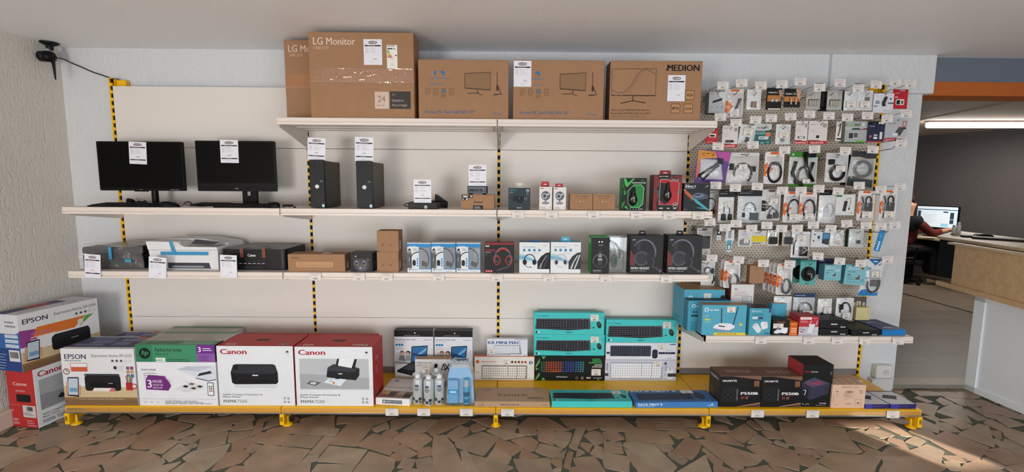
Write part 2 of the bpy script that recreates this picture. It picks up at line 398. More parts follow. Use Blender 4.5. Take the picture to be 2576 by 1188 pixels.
TRACED = {(0, 1028, 3.5636): "360,205,620,135,760,160,775,230,640,285,480,330,340,365,335,290;165,275,300,238,330,255,325,300,180,345,165,310;0,260,155,265,70,315,0,310;90,250,200,195,345,190,340,220,110,262;-40,330,120,345,325,390,100,480,-40,550;20,570,60,520,260,430,480,345,530,370,500,405,420,450,180,570;200,570,400,470,480,415,630,400,560,460,420,560,400,570;515,330,790,245,870,285,760,330,640,385,560,345;640,435,740,345,880,330,820,400;835,400,920,290,1220,235,1190,300,1130,345;550,480,580,460,1030,395,960,465,900,495,590,560;800,240,830,205,1010,145,990,180,830,250;860,245,920,225,1060,190,1030,240,890,288;1020,180,1080,120,1400,70,1370,130,1210,220,1120,190;780,170,830,135,980,130,920,170,800,185;1040,250,1080,222,1150,210,1165,228;925,490,1130,372,1330,390,1430,440,1180,520,1040,568,960,570;680,560,860,510,900,545,870,570,680,570;430,560,500,530,550,570",
(400, 1028, 3.5636): "-240,350,-205,260,-95,170,60,100,290,145,130,235,-60,350,-175,362;-95,385,45,300,95,280,180,295,60,375,35,395;35,425,180,320,275,370,100,470;-335,570,-245,540,35,445,45,480,0,520,-125,570;300,200,370,100,640,70,650,175,375,238;175,100,200,60,450,60,330,125;655,130,660,60,845,60,850,95,720,125;660,190,690,140,830,118,835,175;135,240,290,185,300,220,155,275;190,305,220,265,365,238,360,265,300,305;240,350,270,325,330,310,340,330,275,355;350,365,385,245,610,200,585,310;625,300,630,215,820,198,830,235,720,275;220,440,300,385,630,320,560,435,470,510,390,560;655,385,660,305,830,255,800,335,720,370;795,345,830,310,915,335,835,390,805,385;820,290,900,215,1170,232,1110,310,1050,320;835,245,850,160,935,120,920,190;870,150,890,100,1030,60,990,90;940,180,1000,95,1090,60,1095,130;965,205,1000,180,1240,130,1225,215,1070,215;1230,235,1280,90,1430,60,1390,160,1340,222;1400,160,1430,70,1568,60,1568,165;1345,225,1400,170,1610,180,1575,238;1105,325,1165,240,1455,245,1370,345;770,480,945,322,1350,370,1170,570,790,570;480,550,580,400,795,365,800,420,730,480;590,570,660,515,770,520,790,570;1190,570,1345,410,1355,480,1340,570;1360,475,1365,420,1430,415,1410,460;100,570,240,480,380,570;-125,570,30,510,190,475,60,570",
(800, 1028, 3.5636): "-75,400,55,250,140,255,15,405;0,465,105,335,435,370,345,495;-55,570,0,500,340,505,290,570;110,310,220,190,330,75,440,75,500,140,340,330;170,135,190,70,310,75,270,125;445,75,680,75,520,135;490,175,610,120,635,165,530,205;660,175,655,110,690,90,930,75,690,190;770,190,920,95,1080,100,950,205,820,200;980,185,1120,85,1370,85,1290,130,1030,240;580,225,630,180,720,212,660,255;675,265,770,205,960,228,1020,270,895,370;360,325,490,225,600,245,725,310,640,410;680,370,750,320,885,400,800,445;905,430,905,365,1005,345,1015,410;650,430,705,395,760,440,720,460;320,570,460,390,690,460,675,530,640,570;720,525,770,445,870,460,835,525;885,460,1005,435,1060,570,910,570;715,570,800,530,900,550,905,570;1045,245,1135,240,1210,330,1270,460,1300,570,1080,570,1030,420;1155,240,1280,155,1355,175,1335,230,1220,285;1365,165,1400,140,1500,175,1395,205;1285,385,1325,375,1360,430,1430,570,1320,570;1390,95,1530,80,1510,145",
(1200, 1028, 3.5636): "-190,290,45,210,190,260,55,415,-185,335;-70,410,90,450,315,525,240,570,20,570;75,150,110,90,360,115,330,205;365,165,470,80,620,80,820,190,400,170;95,195,150,180,420,240,250,272;385,235,385,180,520,178,535,225;550,195,675,195,680,320,555,280;690,285,690,210,740,200,845,220,830,290;315,280,475,255,545,300,515,370,460,375;165,345,195,268,410,355,315,415;90,450,165,350,305,430,275,495;385,435,410,370,550,430,440,445;530,380,570,315,760,360,690,440;685,295,820,295,770,350;335,455,645,445,670,570,390,570;655,460,755,445,755,520,735,525;855,300,900,165,965,170,905,310;830,340,850,305,905,320,890,365;785,520,825,385,855,390,825,535;720,430,800,370,770,440;750,85,1050,85,1090,160,1000,190,960,150,830,175;1055,85,1290,80,1430,180,1340,200,1120,185;965,240,1020,205,1080,205,1165,265,1060,330;1130,215,1220,185,1315,265,1210,290;925,320,945,305,1030,320,1000,385;1020,400,1075,335,1120,350,1115,440;1145,295,1290,305,1305,395,1145,385;890,430,910,360,960,390;870,445,1050,430,1150,570,930,570;1125,390,1365,435,1355,568,1150,525;835,570,850,525,900,525,925,570;680,560,700,540,750,535,745,570;0,100,100,85,70,145,0,140;0,150,75,170,0,205",
(1600, 1028, 3.5636): "-95,210,60,185,270,208,335,310,-80,290;-115,325,-80,298,155,320,360,520,310,570,240,570;-100,360,-20,400,215,570,30,570,-20,500;10,175,15,130,160,130,175,180;170,175,165,140,430,130,430,190;0,120,10,85,430,85,430,120;430,150,440,95,540,100,580,160;430,160,615,195,620,230,545,255;275,205,450,195,475,240,375,265;175,318,310,315,330,365,250,380;330,395,460,250,580,320,550,385,490,450;295,390,305,385,460,460,410,495,300,425;625,265,630,205,810,235,965,330,700,285;815,225,975,135,1080,215,960,300;550,280,640,280,1140,430,1080,490,1000,510,955,500,960,540,900,552;1005,305,1080,230,1215,300,1100,315;1000,345,1140,320,1180,310,1300,355,1435,380,1455,550,1210,490;1240,305,1260,285,1360,325,1355,350;1180,260,1135,205,1275,205,1310,268;595,370,610,355,650,385,640,400;630,420,670,400,770,480,760,505,710,500;370,570,620,420,670,570;705,500,920,570,710,570;945,570,1000,540,1170,510,1240,570;1195,500,1420,570,1260,570;1425,345,1500,345,1560,410,1465,400;990,120,1030,105,1130,185,1080,180;650,140,800,150,840,200,660,195;1060,90,1190,130,1240,195,1150,180",
(2000, 1028, 3.5636): "-125,215,-140,120,250,150,440,180,460,250,600,385,540,395,0,330,-60,320;40,430,70,410,170,440,210,480,130,518,45,490;0,345,70,345,125,410,40,400;90,360,150,370,225,430,180,430;170,362,270,375,280,410,240,415;215,470,330,395,600,420,690,360,780,395,695,570,390,570;460,245,490,205,600,180,660,240,570,290;585,295,680,250,830,300,730,355;575,325,670,355,620,375;640,210,690,170,880,235,770,260;835,290,860,258,960,285,1010,360;790,395,850,345,960,350,1360,510,1260,570,770,570,770,545,800,500,790,450;1025,205,1060,185,1200,190,1255,240,1215,285;1105,165,1120,85,1280,155,1280,212;1285,185,1270,122,1380,135,1480,207;60,570,210,500,370,570;250,100,640,100,750,165,620,170,280,140;650,100,800,85,1040,245,960,240;-10,140,30,85,230,90,260,150",
(2240, 1060, 4.6667): "480,235,520,180,660,115,1145,300,985,467,800,405;805,155,1040,30,1140,50,1210,295;185,240,290,180,400,225,330,290;240,340,435,270,615,345,580,465;615,402,810,410,885,485,680,450;635,470,790,480,835,575,700,565;830,600,870,510,1070,450,1340,600;1080,440,1130,425,1340,520,1280,545;1115,390,1140,355,1590,400,1590,480,1350,500;1145,330,1330,305,1440,385;1370,310,1590,320,1590,410,1520,405;1205,240,1230,205,1480,295,1300,300;1330,155,1500,155,1590,190,1590,300,1420,215;1335,230,1350,200,1590,325,1590,345;1340,145,1350,75,1490,145;1165,105,1290,115,1300,200,1260,205;1345,535,1590,500,1590,600,1440,600",
(2180, 960, 3.9596): "700,300,860,220,940,240,1040,410;1010,235,1150,265,1160,330;985,320,990,270,1220,380,1100,380;570,345,660,335,720,370,705,400;500,210,590,215,710,240,660,340,500,290;480,160,520,145,650,195,600,205;700,185,740,155,860,210,770,230;790,160,980,170,1000,235,940,230;620,75,790,75,990,160,790,155;820,75,1010,75,1130,150,1020,165;990,180,1080,180,1140,240,1010,230;1070,190,1150,185,1590,355,1590,375,1380,340;1165,300,1360,350,1310,375,1170,335;1310,385,1375,350,1560,425,1410,445;1150,240,1330,320,1170,290;1170,410,1240,380,1375,445,1360,500;730,380,900,370,1060,445,950,468;440,85,610,85,740,135,530,135;1380,455,1600,520,1600,545,1370,515"}
def traced_slabs():
    out = []
    for (a, b, k), t in TRACED.items():
        for q in t.split(';'):
            n = [float(z) for z in q.split(',')]; out.append([tuple(at(a+n[i]/k, b+n[i+1]/k, 2, FZ)[:2]) for i in range(0, len(n), 2)])
    return out
def inside(p, poly):
    c = False
    for i in range(len(poly)):
        a, b = poly[i], poly[i-1]
        if (a[1] > p[1]) != (b[1] > p[1]) and p[0] < (b[0]-a[0])*(p[1]-a[1])/(b[1]-a[1])+a[0]: c = not c
    return c
def grow(p, g):
    s = sum(p[i-1][0]*p[i][1]-p[i][0]*p[i-1][1] for i in range(len(p)))
    if s < 0: p = p[::-1]
    o = []
    for i in range(len(p)):
        a, b, c = p[i-1], p[i], p[(i+1) % len(p)]; u = Vector((b[0]-a[0], b[1]-a[1])); w = Vector((c[0]-b[0], c[1]-b[1]))
        if u.length < 1e-5 or w.length < 1e-5: continue
        n1 = Vector((u.y, -u.x)).normalized(); n2 = Vector((w.y, -w.x)).normalized(); m = n1+n2
        if m.length < .3: m = n1
        m = m.normalized(); k = min(1.8, 1/max(.3, m.dot(n1))); o.append((b[0]+m.x*g*k, b[1]+m.y*g*k))
    return o
def crazy_paving():
    R = random.Random(11); mb = MB(); ln = [at(a, 1189, 2, FZ) for a in (0, 2576)]; nn = (ln[1].y-ln[0].y, ln[0].x-ln[1].x); A0, B0 = convex_cut([(-.45, YB), (11, YB), (11, .2), (-.45, .2)], (ln[0].x, ln[0].y-.008), nn); todo = [A0, B0]; done = []
    while todo:
        p = todo.pop(); a = parea(p); near = min(q[1] for q in p) > -1.9 and min(q[0] for q in p) < 8
        lim = (R.choice((.008, .012, .02, .03, .06)) if near else R.choice((.05, .12, .2)))
        if a < lim or a < .006: done.append(p); continue
        cx = sum(q[0] for q in p)/len(p); cy = sum(q[1] for q in p)/len(p)
        # cut across the long way, at a free angle
        best = max(((p[i][0]-p[j][0], p[i][1]-p[j][1]) for i in range(len(p)) for j in range(i)), key=lambda d: d[0]**2+d[1]**2)
        th = math.atan2(best[1], best[0])+R.uniform(-.75, .75); sp = math.sqrt(a)*.16
        A, B = convex_cut(p, (cx+R.uniform(-sp, sp), cy+R.uniform(-sp, sp)), (math.cos(th), math.sin(th)))
        for q in (A, B):
            if len(q) >= 3 and parea(q) > .0008: todo.append(q)
    mb.poly([(-.45, YB, -.005), (11, YB, -.005), (11, .2, -.005), (-.45, .2, -.005)], GROUT)
    mine = traced_slabs(); box = [(min(a[0] for a in t), max(a[0] for a in t), min(a[1] for a in t), max(a[1] for a in t)) for t in mine]
    def clash(p):
        x0, x1, y0, y1 = min(a[0] for a in p), max(a[0] for a in p), min(a[1] for a in p), max(a[1] for a in p); c = (sum(a[0] for a in p)/len(p), sum(a[1] for a in p)/len(p))
        pts = p+[c]+[((a[0]+b[0])/2, (a[1]+b[1])/2) for a, b in zip(p, p[1:]+p[:1])]
        return any(b[0] < x1 and b[1] > x0 and b[2] < y1 and b[3] > y0 and (any(inside(a, t) for a in pts) or any(inside(a, p) for a in t)) for t, b in zip(mine, box))
    side = lambda p: all((a[0]-ln[0].x)*nn[0]+(a[1]-ln[0].y+.008)*nn[1] >= -1e-6 for a in p)
    done = [(p, False) for p in done if side(p) or not clash(shrink(p, .012) or p)]+[(t, True) for t in mine]
    for ix, (p, tr) in enumerate(done):
        q = grow(p, .0065) if tr else shrink(p, R.uniform(.006, .016))
        if len(q) < 3 or parea(q) < .0006: continue
        # nibble the corners and roughen the sides
        o = []
        for i in range(len(q)):
            a, b = q[i], q[(i+1) % len(q)]; l = math.hypot(b[0]-a[0], b[1]-a[1])
            if l < .012: o.append(a); continue
            k = max(2, int(l/.09)); c = min(.3, R.uniform(.004, .012 if tr else .022)/l)
            for j in range(k+1):
                t = c+(1-2*c)*j/k; w = R.uniform(-.0035, .0035) if 0 < j < k else 0
                o.append((a[0]+(b[0]-a[0])*t-(b[1]-a[1])/l*w, a[1]+(b[1]-a[1])*t+(b[0]-a[0])/l*w))
        mt = R.choice(SLAB); zt = -.00005*(ix % 60); top = [(x, y, zt) for x, y in o]; bot = [(x, y, -.006) for x, y in o]; n = len(o)
        mb.add(top+bot, [tuple(range(n))]+[(n+i, n+(i+1) % n, (i+1) % n, i) for i in range(n)], mt)
    return struct(mb.link('floor', None, (0, 0, FZ)))
crazy_paving()
# --- walls and ceiling
mb = MB(); mb.box(-.55, WR, WALL_Y, .30, -.02, CEIL+.01, P_WALL); struct(mb.link('wall_back'))
mb = MB(); mb.box(-.55, WL, YB, WALL_Y, -.02, CEIL+.01, P_LEFT); struct(mb.link('wall_left'))
mb = MB(); mb.box(-.55, 11.1, YB-.1, .30, CEIL, CEIL+.1, P_CEIL); struct(mb.link('ceiling'))
mb = MB(); mb.box(11, 11.1, YB, 6, -.02, CEIL, P_WALL); struct(mb.link('wall_right'))
mb = MB()                                     # shop front: door and long window behind white blinds, two gaps added for sun: low for bounce, small shaped for the sun patch
for a in ((-.55, 2.2, -.02, CEIL), (2.2, 7.0, 1.0, CEIL), (7.0, 7.30, -.02, CEIL), (7.86, 11.1, -.02, CEIL), (7.30, 7.86, -.02, 1.72), (7.30, 7.48, 1.72, 1.93), (7.30, 7.86, 1.93, CEIL)): mb.box(a[0], a[1], YB-.1, YB, a[2], a[3], P_WALL)
struct(mb.link('wall_front'))
for n, a in enumerate(((.1, 1.4, 0, 2.2), (2.2, 7.0, 1.02, 2.3))):
    mb = MB(); mb.box(a[0], a[1], YB+.001, YB+.02, a[2], a[3], M('#e8e8e4', .8)); struct(mb.link('window_%d' % (n+1)))
mb = MB(); mb.box(WL+.001, -.345, YB, WALL_Y-.02, FZ, .095, M('#cfc3b4', .5), .006); struct(mb.link('baseboard_left'))
# boxed-out duct along the top of the wall end
mb = MB(); mb.box(4.98, 5.715, .045, .30, 2.165, CEIL, P_WALL, .006); struct(mb.link('trim_1'))
# painted beam over the opening to the office
mb = MB(); mb.box(5.66, 11, .12, .3, 2.262, CEIL, M('#6b7482', .7, bump=.3, bscale=60)); mb.box(5.655, 11, .112, .302, 2.165, 2.262, M('#b5622a', .65, bump=.3, bscale=60)); struct(mb.link('trim_2'))
mb = MB(); mb.box(WR, 6.6, .078, .2, FZ, .018, M('#928c80', .45, .2), .002); struct(mb.link('trim_3'))
# socket block and trunking at the foot of the wall end
def wood_mat(name, c0, c1, sx, sy, rough=.45):
    m, nt, b = new_mat(name); N = nt.nodes.new; L = nt.links.new
    tc = N('ShaderNodeTexCoord'); mp = N('ShaderNodeMapping'); mp.inputs['Scale'].default_value = (sx, sy, sy); L(tc.outputs['Object'], mp.inputs[0])
    n = N('ShaderNodeTexNoise'); n.inputs['Scale'].default_value = 1; n.inputs['Detail'].default_value = 6; n.inputs['Distortion'].default_value = .6; L(mp.outputs[0], n.inputs[0])
    r = N('ShaderNodeValToRGB'); r.color_ramp.elements[0].position = .3; r.color_ramp.elements[1].position = .7; r.color_ramp.elements[0].color = lin(c0); r.color_ramp.elements[1].color = lin(c1)
    L(n.outputs['Fac'], r.inputs[0]); L(r.outputs[0], b.inputs['Base Color']); b.inputs['Roughness'].default_value = rough
    return m
# ================================================================ shelving
SHELF = M('#dcd3cd', .38, vary=.01, scale=2, spec=.5); SHELF_LIP = M('#dfd4cc', .42, vary=.01, scale=2, spec=.6); YEL = M('#f6bd04', .35, vary=.05, spec=.5); SLOT = M('#17140f', .8)  # slot hollows near black: the shade inside is put into the colour
PANEL = M('#e2dcd6', .5, vary=.03, scale=3, spec=.3); GREYM = M('#8d8f94', .4, .4)
Z1, Z2, Z3, Z4, ZB = 1.8984, 1.3513, .9532, .5588, .125
D_S, D_B, D_4 = .4307, .5329, .4242
G_UP = 'yellow slotted uprights of the wall shelving'
updesc = ('yellow slotted upright nearest the corner, its whole height bare beside the plaster', 'black slotted upright between the two computer screens and the desktop towers', 'black slotted upright in the middle of the shelving, beside the small boxed computer', 'black slotted upright between the shelves and the pegboard', 'yellow slotted upright on the far edge of the pegboard, beside the wall end')
for k in range(5):
    x = k*W; t = thing('shelf_upright', updesc[k], 'shelf upright', (x, 0, 0), 0, G_UP)
    mb = MB(); w = .015; top = 2.215 if k in (0, 4) else 2.16
    mb.box(-w, w, .0185, .07, FZ, top, YEL, 0, {'-y': SLOT}); mb.box(-.0085, .0085, .008, .02, 0, top, SLOT); mb.box(-w, -.0085, .0146, .02, 0, top, YEL); mb.box(.0085, w, .0146, .02, 0, top, YEL)
    z = .06
    while z < top: mb.box(-.0085, .0085, -.002, .0125, z, min(top, z+.021), YEL); z += .05
    mb.box(-w, w, .0146, .0705, top-.004, top, YEL)
    if k in (0, 4): mb.box(-.016 if k == 0 else .0085, -.0085 if k == 0 else .016, .001, .0146, 0, top, YEL)
    if k in (0, 4): mb.box(w if k == 0 else -w-.06, w+.06 if k == 0 else -w, .03, .068, top-.055, top-.008, YEL, .003)
    mb.link('post', t)
    mb = MB(); prof = [(.012, .012), (.012, .08), (0, .095), (0, .08), (-.5, .08), (-.5, .006), (-.46, .006), (-.2, .075), (-.1, .075), (-.06, .012)]
    mb.prism([(a, b) for a, b in prof], (-.003, 0, 0), (0, 1, 0), (0, 0, 1), (.006, 0, 0), YEL)
    mb.box(-.014, .014, -.534, -.505, .004, .079, YEL, .004); mb.prism(rrect(-.006, .03, -.002, .06, .001), (0, -.5344, 0), (1, 0, 0), (0, 0, 1), (0, -.0003, 0), SLOT); mb.prism(rrect(.002, .03, .006, .06, .001), (0, -.5344, 0), (1, 0, 0), (0, 0, 1), (0, -.0003, 0), SLOT)
    leg = mb.link('base_leg', t)
    mb = MB(); fx = {0: .03, 1: .03, 2: 0, 3: -.03, 4: -.03}[k]
    mb.lathe([(.03, 0), (.03, .005), (.02, .01), (.008, .02), (.007, .06)], (fx*.4, -.482, FZ), YEL, 18); mb.link('foot', leg)
# back panels: low, middle and top in every bay
def panel(name, label, x0, x1, z0, z1, cat='shelf panel', g=None):
    mb = MB(); mb.box(x0, x1, 0, .014, z0, z1, PANEL, .001); return tag(mb.link(name), label, cat, g)
for k in range(4):
    x0, x1 = k*W+.0095, (k+1)*W-.0095
    where = ('bay next to the corner', 'bay of the desktop towers', 'bay of the boxed webcams and mice', 'bay under the pegboard')[k]
    panel('back_panel', 'beige low back panel behind the yellow base, '+where, x0, x1, .172, .5385, g='beige back panels')
    if k < 3:
        panel('back_panel', 'tall beige middle back panel, '+where, x0, x1, .5405, 1.7455, g='beige back panels')
        panel('back_panel', 'beige top back panel just under the ceiling, '+where, x0, x1, 1.7485, 2.16, g='beige back panels')
    mb = MB(); mb.box(x0, x1, .002, .0135, .127, .17, GREYM); tag(mb.link('plinth_strip'), 'grey metal strip along the foot of the panels, '+where, 'plinth', 'grey plinth strips')
# pegboard with its holes
def pegmat():
    m, nt, b = new_mat('pegboard_beige'); N = nt.nodes.new; L = nt.links.new
    tc = N('ShaderNodeTexCoord'); sx = N('ShaderNodeSeparateXYZ'); L(tc.outputs['Object'], sx.inputs[0])
    def cell(axis, off, pitch):
        a = N('ShaderNodeMath'); a.operation = 'MULTIPLY_ADD'; a.inputs[1].default_value = 1/pitch; a.inputs[2].default_value = off; L(sx.outputs[axis], a.inputs[0])
        f = N('ShaderNodeMath'); f.operation = 'FRACT'; L(a.outputs[0], f.inputs[0])
        c = N('ShaderNodeMath'); c.operation = 'SUBTRACT'; c.inputs[1].default_value = .5; L(f.outputs[0], c.inputs[0])
        k = N('ShaderNodeMath'); k.operation = 'MULTIPLY'; k.inputs[1].default_value = pitch; L(c.outputs[0], k.inputs[0]); p = N('ShaderNodeMath'); p.operation = 'MULTIPLY'; L(k.outputs[0], p.inputs[0]); L(k.outputs[0], p.inputs[1]); return p
    def dots(o1, o2):
        a, c = cell(0, o1, .025), cell(2, o2, .0345); s = N('ShaderNodeMath'); s.operation = 'ADD'; L(a.outputs[0], s.inputs[0]); L(c.outputs[0], s.inputs[1])
        lt = N('ShaderNodeMath'); lt.operation = 'LESS_THAN'; lt.inputs[1].default_value = .0034**2; L(s.outputs[0], lt.inputs[0]); return lt
    d1, d2 = dots(0, 0), dots(.5, .5); mx = N('ShaderNodeMath'); mx.operation = 'MAXIMUM'; L(d1.outputs[0], mx.inputs[0]); L(d2.outputs[0], mx.inputs[1])
    c = N('ShaderNodeMix'); c.data_type = 'RGBA'; c.inputs[6].default_value = lin('#cbbfb0'); c.inputs[7].default_value = lin('#2a2622'); L(mx.outputs[0], c.inputs[0]); L(c.outputs[2], b.inputs['Base Color'])
    b.inputs['Roughness'].default_value = .5; b.inputs['Specular IOR Level'].default_value = .3
    return m
mb = MB(); mb.box(3*W+.0095, 4*W-.0095, 0, .014, .5405, 2.16, pegmat(), .001); tag(mb.link('pegboard'), 'beige perforated pegboard carrying rows of wire hooks and small packs', 'pegboard')
# shelves
def shelf(x0, x1, z, d, label, base=False, brk=.1):
    body, lip = (YEL, YEL) if base else (SHELF, SHELF_LIP)
    t = thing('shelf' if not base else 'base_shelf', label, 'shelf', ((x0+x1)/2, 0, z), 0, 'yellow base shelves' if base else 'cream metal shelves'); w = (x1-x0)/2-.002
    mb = MB(); mb.box(-w, w, -d+.03, -.004, -.028, 0, body, .002)
    if not base:
        for yy in (-.09, -.2, -.31): mb.box(-w+.03, w-.03, yy-.035, yy+.035, -.036, -.0285, body, .003)
    mb.link('deck', t)
    mb = MB(); q = [(-d, -.002), (-d, -.023), (-d+.006, -.0255), (-d+.006, -.0285), (-d-.0012, -.0305), (-d-.0005, -.042), (-d+.03, -.042), (-d+.03, 0), (-d+.004, 0)]
    mb.prism(q, (-w, 0, 0), (0, 1, 0), (0, 0, 1), (2*w, 0, 0), lip)
    e = mb.link('price_rail', t)
    for sd in (-1, 1): mb = MB(); mb.box(min(sd*w, sd*(w-.005)), max(sd*w, sd*(w-.005)), -d-.0025, -d+.03, -.0425, -.0003, lip, .001); mb.link('end_cap', t)
    if base:
        mb = MB(); mb.prism([(-d-.0035, -.042), (-d+.0, -.03), (-d-.0022, -.012), (-d-.0012, -.004), (-d-.0032, -.004), (-d-.0042, -.012), (-d-.0052, -.03), (-d-.0055, -.042)], (-w+.006, 0, 0), (0, 1, 0), (0, 0, 1), (2*w-.012, 0, 0), film('#efe6d8', .94, .16, .02, 4)); mb.link('clear_ticket_cover', t)
        mb = MB(); mb.box(-w, w, -d-.0045, -d+.004, -.0435, -.0345, M('#9a9498', .3, .5), .001); mb.link('grey_edge_strip', t)
    else:
        for sd in (-1, 1):
            mb = MB(); mb.prism([(-d+.032, -.028), (-d+.032, -.052), (-.02, -brk), (-.004, -brk), (-.004, -.004), (-d+.032, -.004)], (sd*w-(.0035 if sd > 0 else 0), 0, 0), (0, 1, 0), (0, 0, 1), (.0035, 0, 0), body); mb.link('bracket', t)
    return t
bays = ('in the bay next to the corner', 'in the bay of the desktop towers', 'in the bay of the boxed webcams')
shelf(W, 2*W, Z1, D_S, 'cream top shelf holding the tallest brown monitor cartons', brk=.15)
shelf(2*W, 3*W, Z1, D_S, 'cream top shelf holding two brown monitor cartons, one with black lettering', brk=.15)
for k in range(3):
    shelf(k*W, (k+1)*W, Z2, D_S, 'cream upper middle shelf with %s' % ('two black computer screens', 'black desktop towers and mini computers', 'boxed webcams and gaming mice')[k])
    shelf(k*W, (k+1)*W, Z3, D_S, 'cream lower middle shelf with %s' % ('three unpacked printers', 'boxed speakers and blue headphone boxes', 'boxed headsets')[k])
shelf(3*W, 4*W, Z4, D_4, 'cream shelf under the pegboard with network gear in boxes')
for k in range(4):
    shelf(k*W, (k+1)*W, ZB, D_B, 'yellow base shelf carrying %s' % ('white printer cartons', 'a red and white printer carton, spray cans and a paper ream', 'flat keyboard boxes and stacked keyboards', 'black power supply boxes')[k], base=True)
# ================================================================ drawing helpers for printed cartons
def keyboard(f, x0, y0, x1, y1, body, key, rows=5, cols=18, gap=.16, lean=0., pad=True):
    """a printed keyboard: body outline and key caps; lean shears the lower edge outwards"""
    def P(x, y): return (x0+(x1-x0)*x+lean*(1-y)*(x-.5)*2, y0+(y1-y0)*y)
    f.poly([P(0, .04), P(.02, 0), P(.98, 0), P(1, .04), P(1, .96), P(.985, 1), P(.015, 1), P(0, .96)], body)
    mb = f.mb; n = 0
    for r in range(rows):
        ya = .07+.86*r/rows; yb = .07+.86*(r+1)/rows-.86/rows*gap; c = 0; off = .0
        while c < cols:
            if pad and c == cols-4 or (pad and c == cols-8 and r): off += .012
            w = 5 if (r == 0 and c == 4) else 1
            xa = .025+.925*(c/cols)+off; xb = .025+.925*((c+w)/cols)+off-.925/cols*gap
            k = key if not callable(key) else key((xa+xb)/2, (ya+yb)/2)
            mb.poly([f.p(*P(a, b)) for a, b in ((xa, ya), (xb, ya), (xb, yb), (xa, yb))], k); c += w; n += 1
    f.k += 1
def mouse(f, cx, cy, r, col, c2='#3a3c42', tilt=-.35):
    a = f.h/f.w
    def E(k, l=1., dx=0, dy=0): return [(cx+a*r*((x*k+dx)*math.cos(tilt)-(y*l+dy)*math.sin(tilt)), cy+r*((x*k+dx)*math.sin(tilt)+(y*l+dy)*math.cos(tilt))) for x, y in disc(0, 0, .62, 1, 18)]
    f.poly(E(1), col); f.poly(E(.72, .6, 0, .25), c2); f.poly(E(.09, .16, 0, .5), '#08080a')
def headset(f, cx, cy, r, col, pad='#22232a', hi=None, mic=True, band=None):
    a = f.h/f.w
    f.ring(cx, cy, r, r*.16, band or col, -10, 190, ry=r*1.05)
    if hi: f.ring(cx, cy, r*.93, r*.05, hi, 10, 170, ry=r*.98)
    for s in (-1, 1):
        f.ell(cx+s*r*.82*a, cy-r*.35, r*.36, col, ry=r*.48); f.ell(cx+s*r*.72*a, cy-r*.35, r*.24, pad, ry=r*.36)
    if mic: f.line([(cx-r*.9*a, cy-r*.7), (cx-r*.5*a, cy-r*1.15), (cx+r*.15*a, cy-r*1.2)], r*.08, col); f.ell(cx+r*.2*a, cy-r*1.2, r*.1, col)
def icons(f, x0, x1, y, r, n, c, hollow=False):
    for i in range(n):
        x = x0+(x1-x0)*i/max(1, n-1)
        (f.ring(x, y, r, r*.25, c) if hollow else f.ell(x, y, r, c))
# ================================================================ the yellow base row
WHT = '#dfe3e8'; RED = '#b42e2e'; NAVY = '#232a52'
def printer_small(f, x0, y0, x1, y1, tall=False):
    """printed black desktop printer"""
    def P(x, y): return (x0+(x1-x0)*x, y0+(y1-y0)*y)
    f.poly([P(.0, .58), P(.06, .95), P(.12, 1), P(.9, 1), P(.95, .95), P(1, .58), P(1, .12), P(.96, .02), P(.08, .0), P(.02, .08)], '#1a1b20')
    f.poly([P(.02, .6), P(.07, .94), P(.13, .985), P(.89, .985), P(.94, .94), P(.985, .6), P(.9, .53), P(.1, .53)], '#2b2c33')
    f.poly([P(.06, .72), P(.08, .93), P(.17, .93), P(.15, .72)], '#101116'); f.rect(*P(.42, .6), *P(.52, .615), '#4a4b52'); f.rect(*P(.46, .42), *P(.58, .48), '#d8d8dc'); f.poly([P(.2, .08), P(.22, .2), P(.82, .2), P(.86, .08)], '#0d0e12')
def ts205(front, photo):
    front.txt('Canon', .05, .865, .085, '#a31f30', b=.03, w=.34)
    front.ell(.925, .91, .018, '#2c2e34', ry=.014); front.rect(.905, .895, .945, .905, '#2c2e34'); front.rect(.915, .865, .935, .87, '#777')
    front.txt('Stylish Compact Document &', .05, .175, .028, '#33363c', b=.014, w=.52); front.txt('Photo Printer', .05, .135, .028, '#33363c', b=.014, w=.24)
    front.txt('PIXMA', .055, .05, .048, '#22242a', b=.01, w=.17); front.txt('TS205', .235, .05, .048, '#3a3c42', b=-.004, w=.13)
    for i in range(2):
        for j in range(2): front.bars(.85+.05*i, .14-.06*j, .885+.05*i, 2, .02, .01, '#4a4d55', i+2*j)
    if photo:
        front.rr(.055, .28, .95, .80, .015, '#b9bcc0'); front.poly([(.055, .295), (.95, .295), (.95, .48), (.055, .55)], '#a4a8ac')
        f = front.sub(.40, .44, .83, .72); f.poly([(0, .2), (.04, .75), (.2, .95), (.9, .75), (1, .72), (.99, .3), (.88, 0), (.1, .15)], '#23252d'); f.poly([(.02, .55), (.07, .8), (.22, .97), (.92, .78), (.97, .72), (.85, .5)], '#33363f')
        f.poly([(.3, .9), (.36, 1.3), (.88, 1.3), (.82, .72)], '#e4e8ec'); f.poly([(.28, .86), (.34, 1.3), (.4, 1.3), (.35, .82)], '#1a1b20'); f.poly([(.76, .72), (.86, 1.28), (.93, 1.28), (.86, .7)], '#1a1b20'); f.rect(.36, .36, .48, .42, '#d8d8dc')
        front.poly([(.36, .40), (.48, .53), (.68, .49), (.58, .34)], '#d9e2e6'); front.poly([(.50, .46), (.53, .49), (.58, .48), (.55, .45)], '#5a9ec0'); front.ell(.49, .395, .022, '#cf8a5a'); front.bars(.43, .47, .5, 4, .016, .006, '#8899a5')
        front.poly([(.14, .38), (.19, .43), (.33, .4), (.25, .34)], '#5d5d63'); front.poly([(.18, .38), (.2, .41), (.27, .4), (.25, .36)], '#c9cbd0')
    else:
        printer_small(front, .17, .36, .79, .70); front.poly([(.2, .35), (.79, .35), (.76, .30), (.22, .30)], '#cfd3d8')
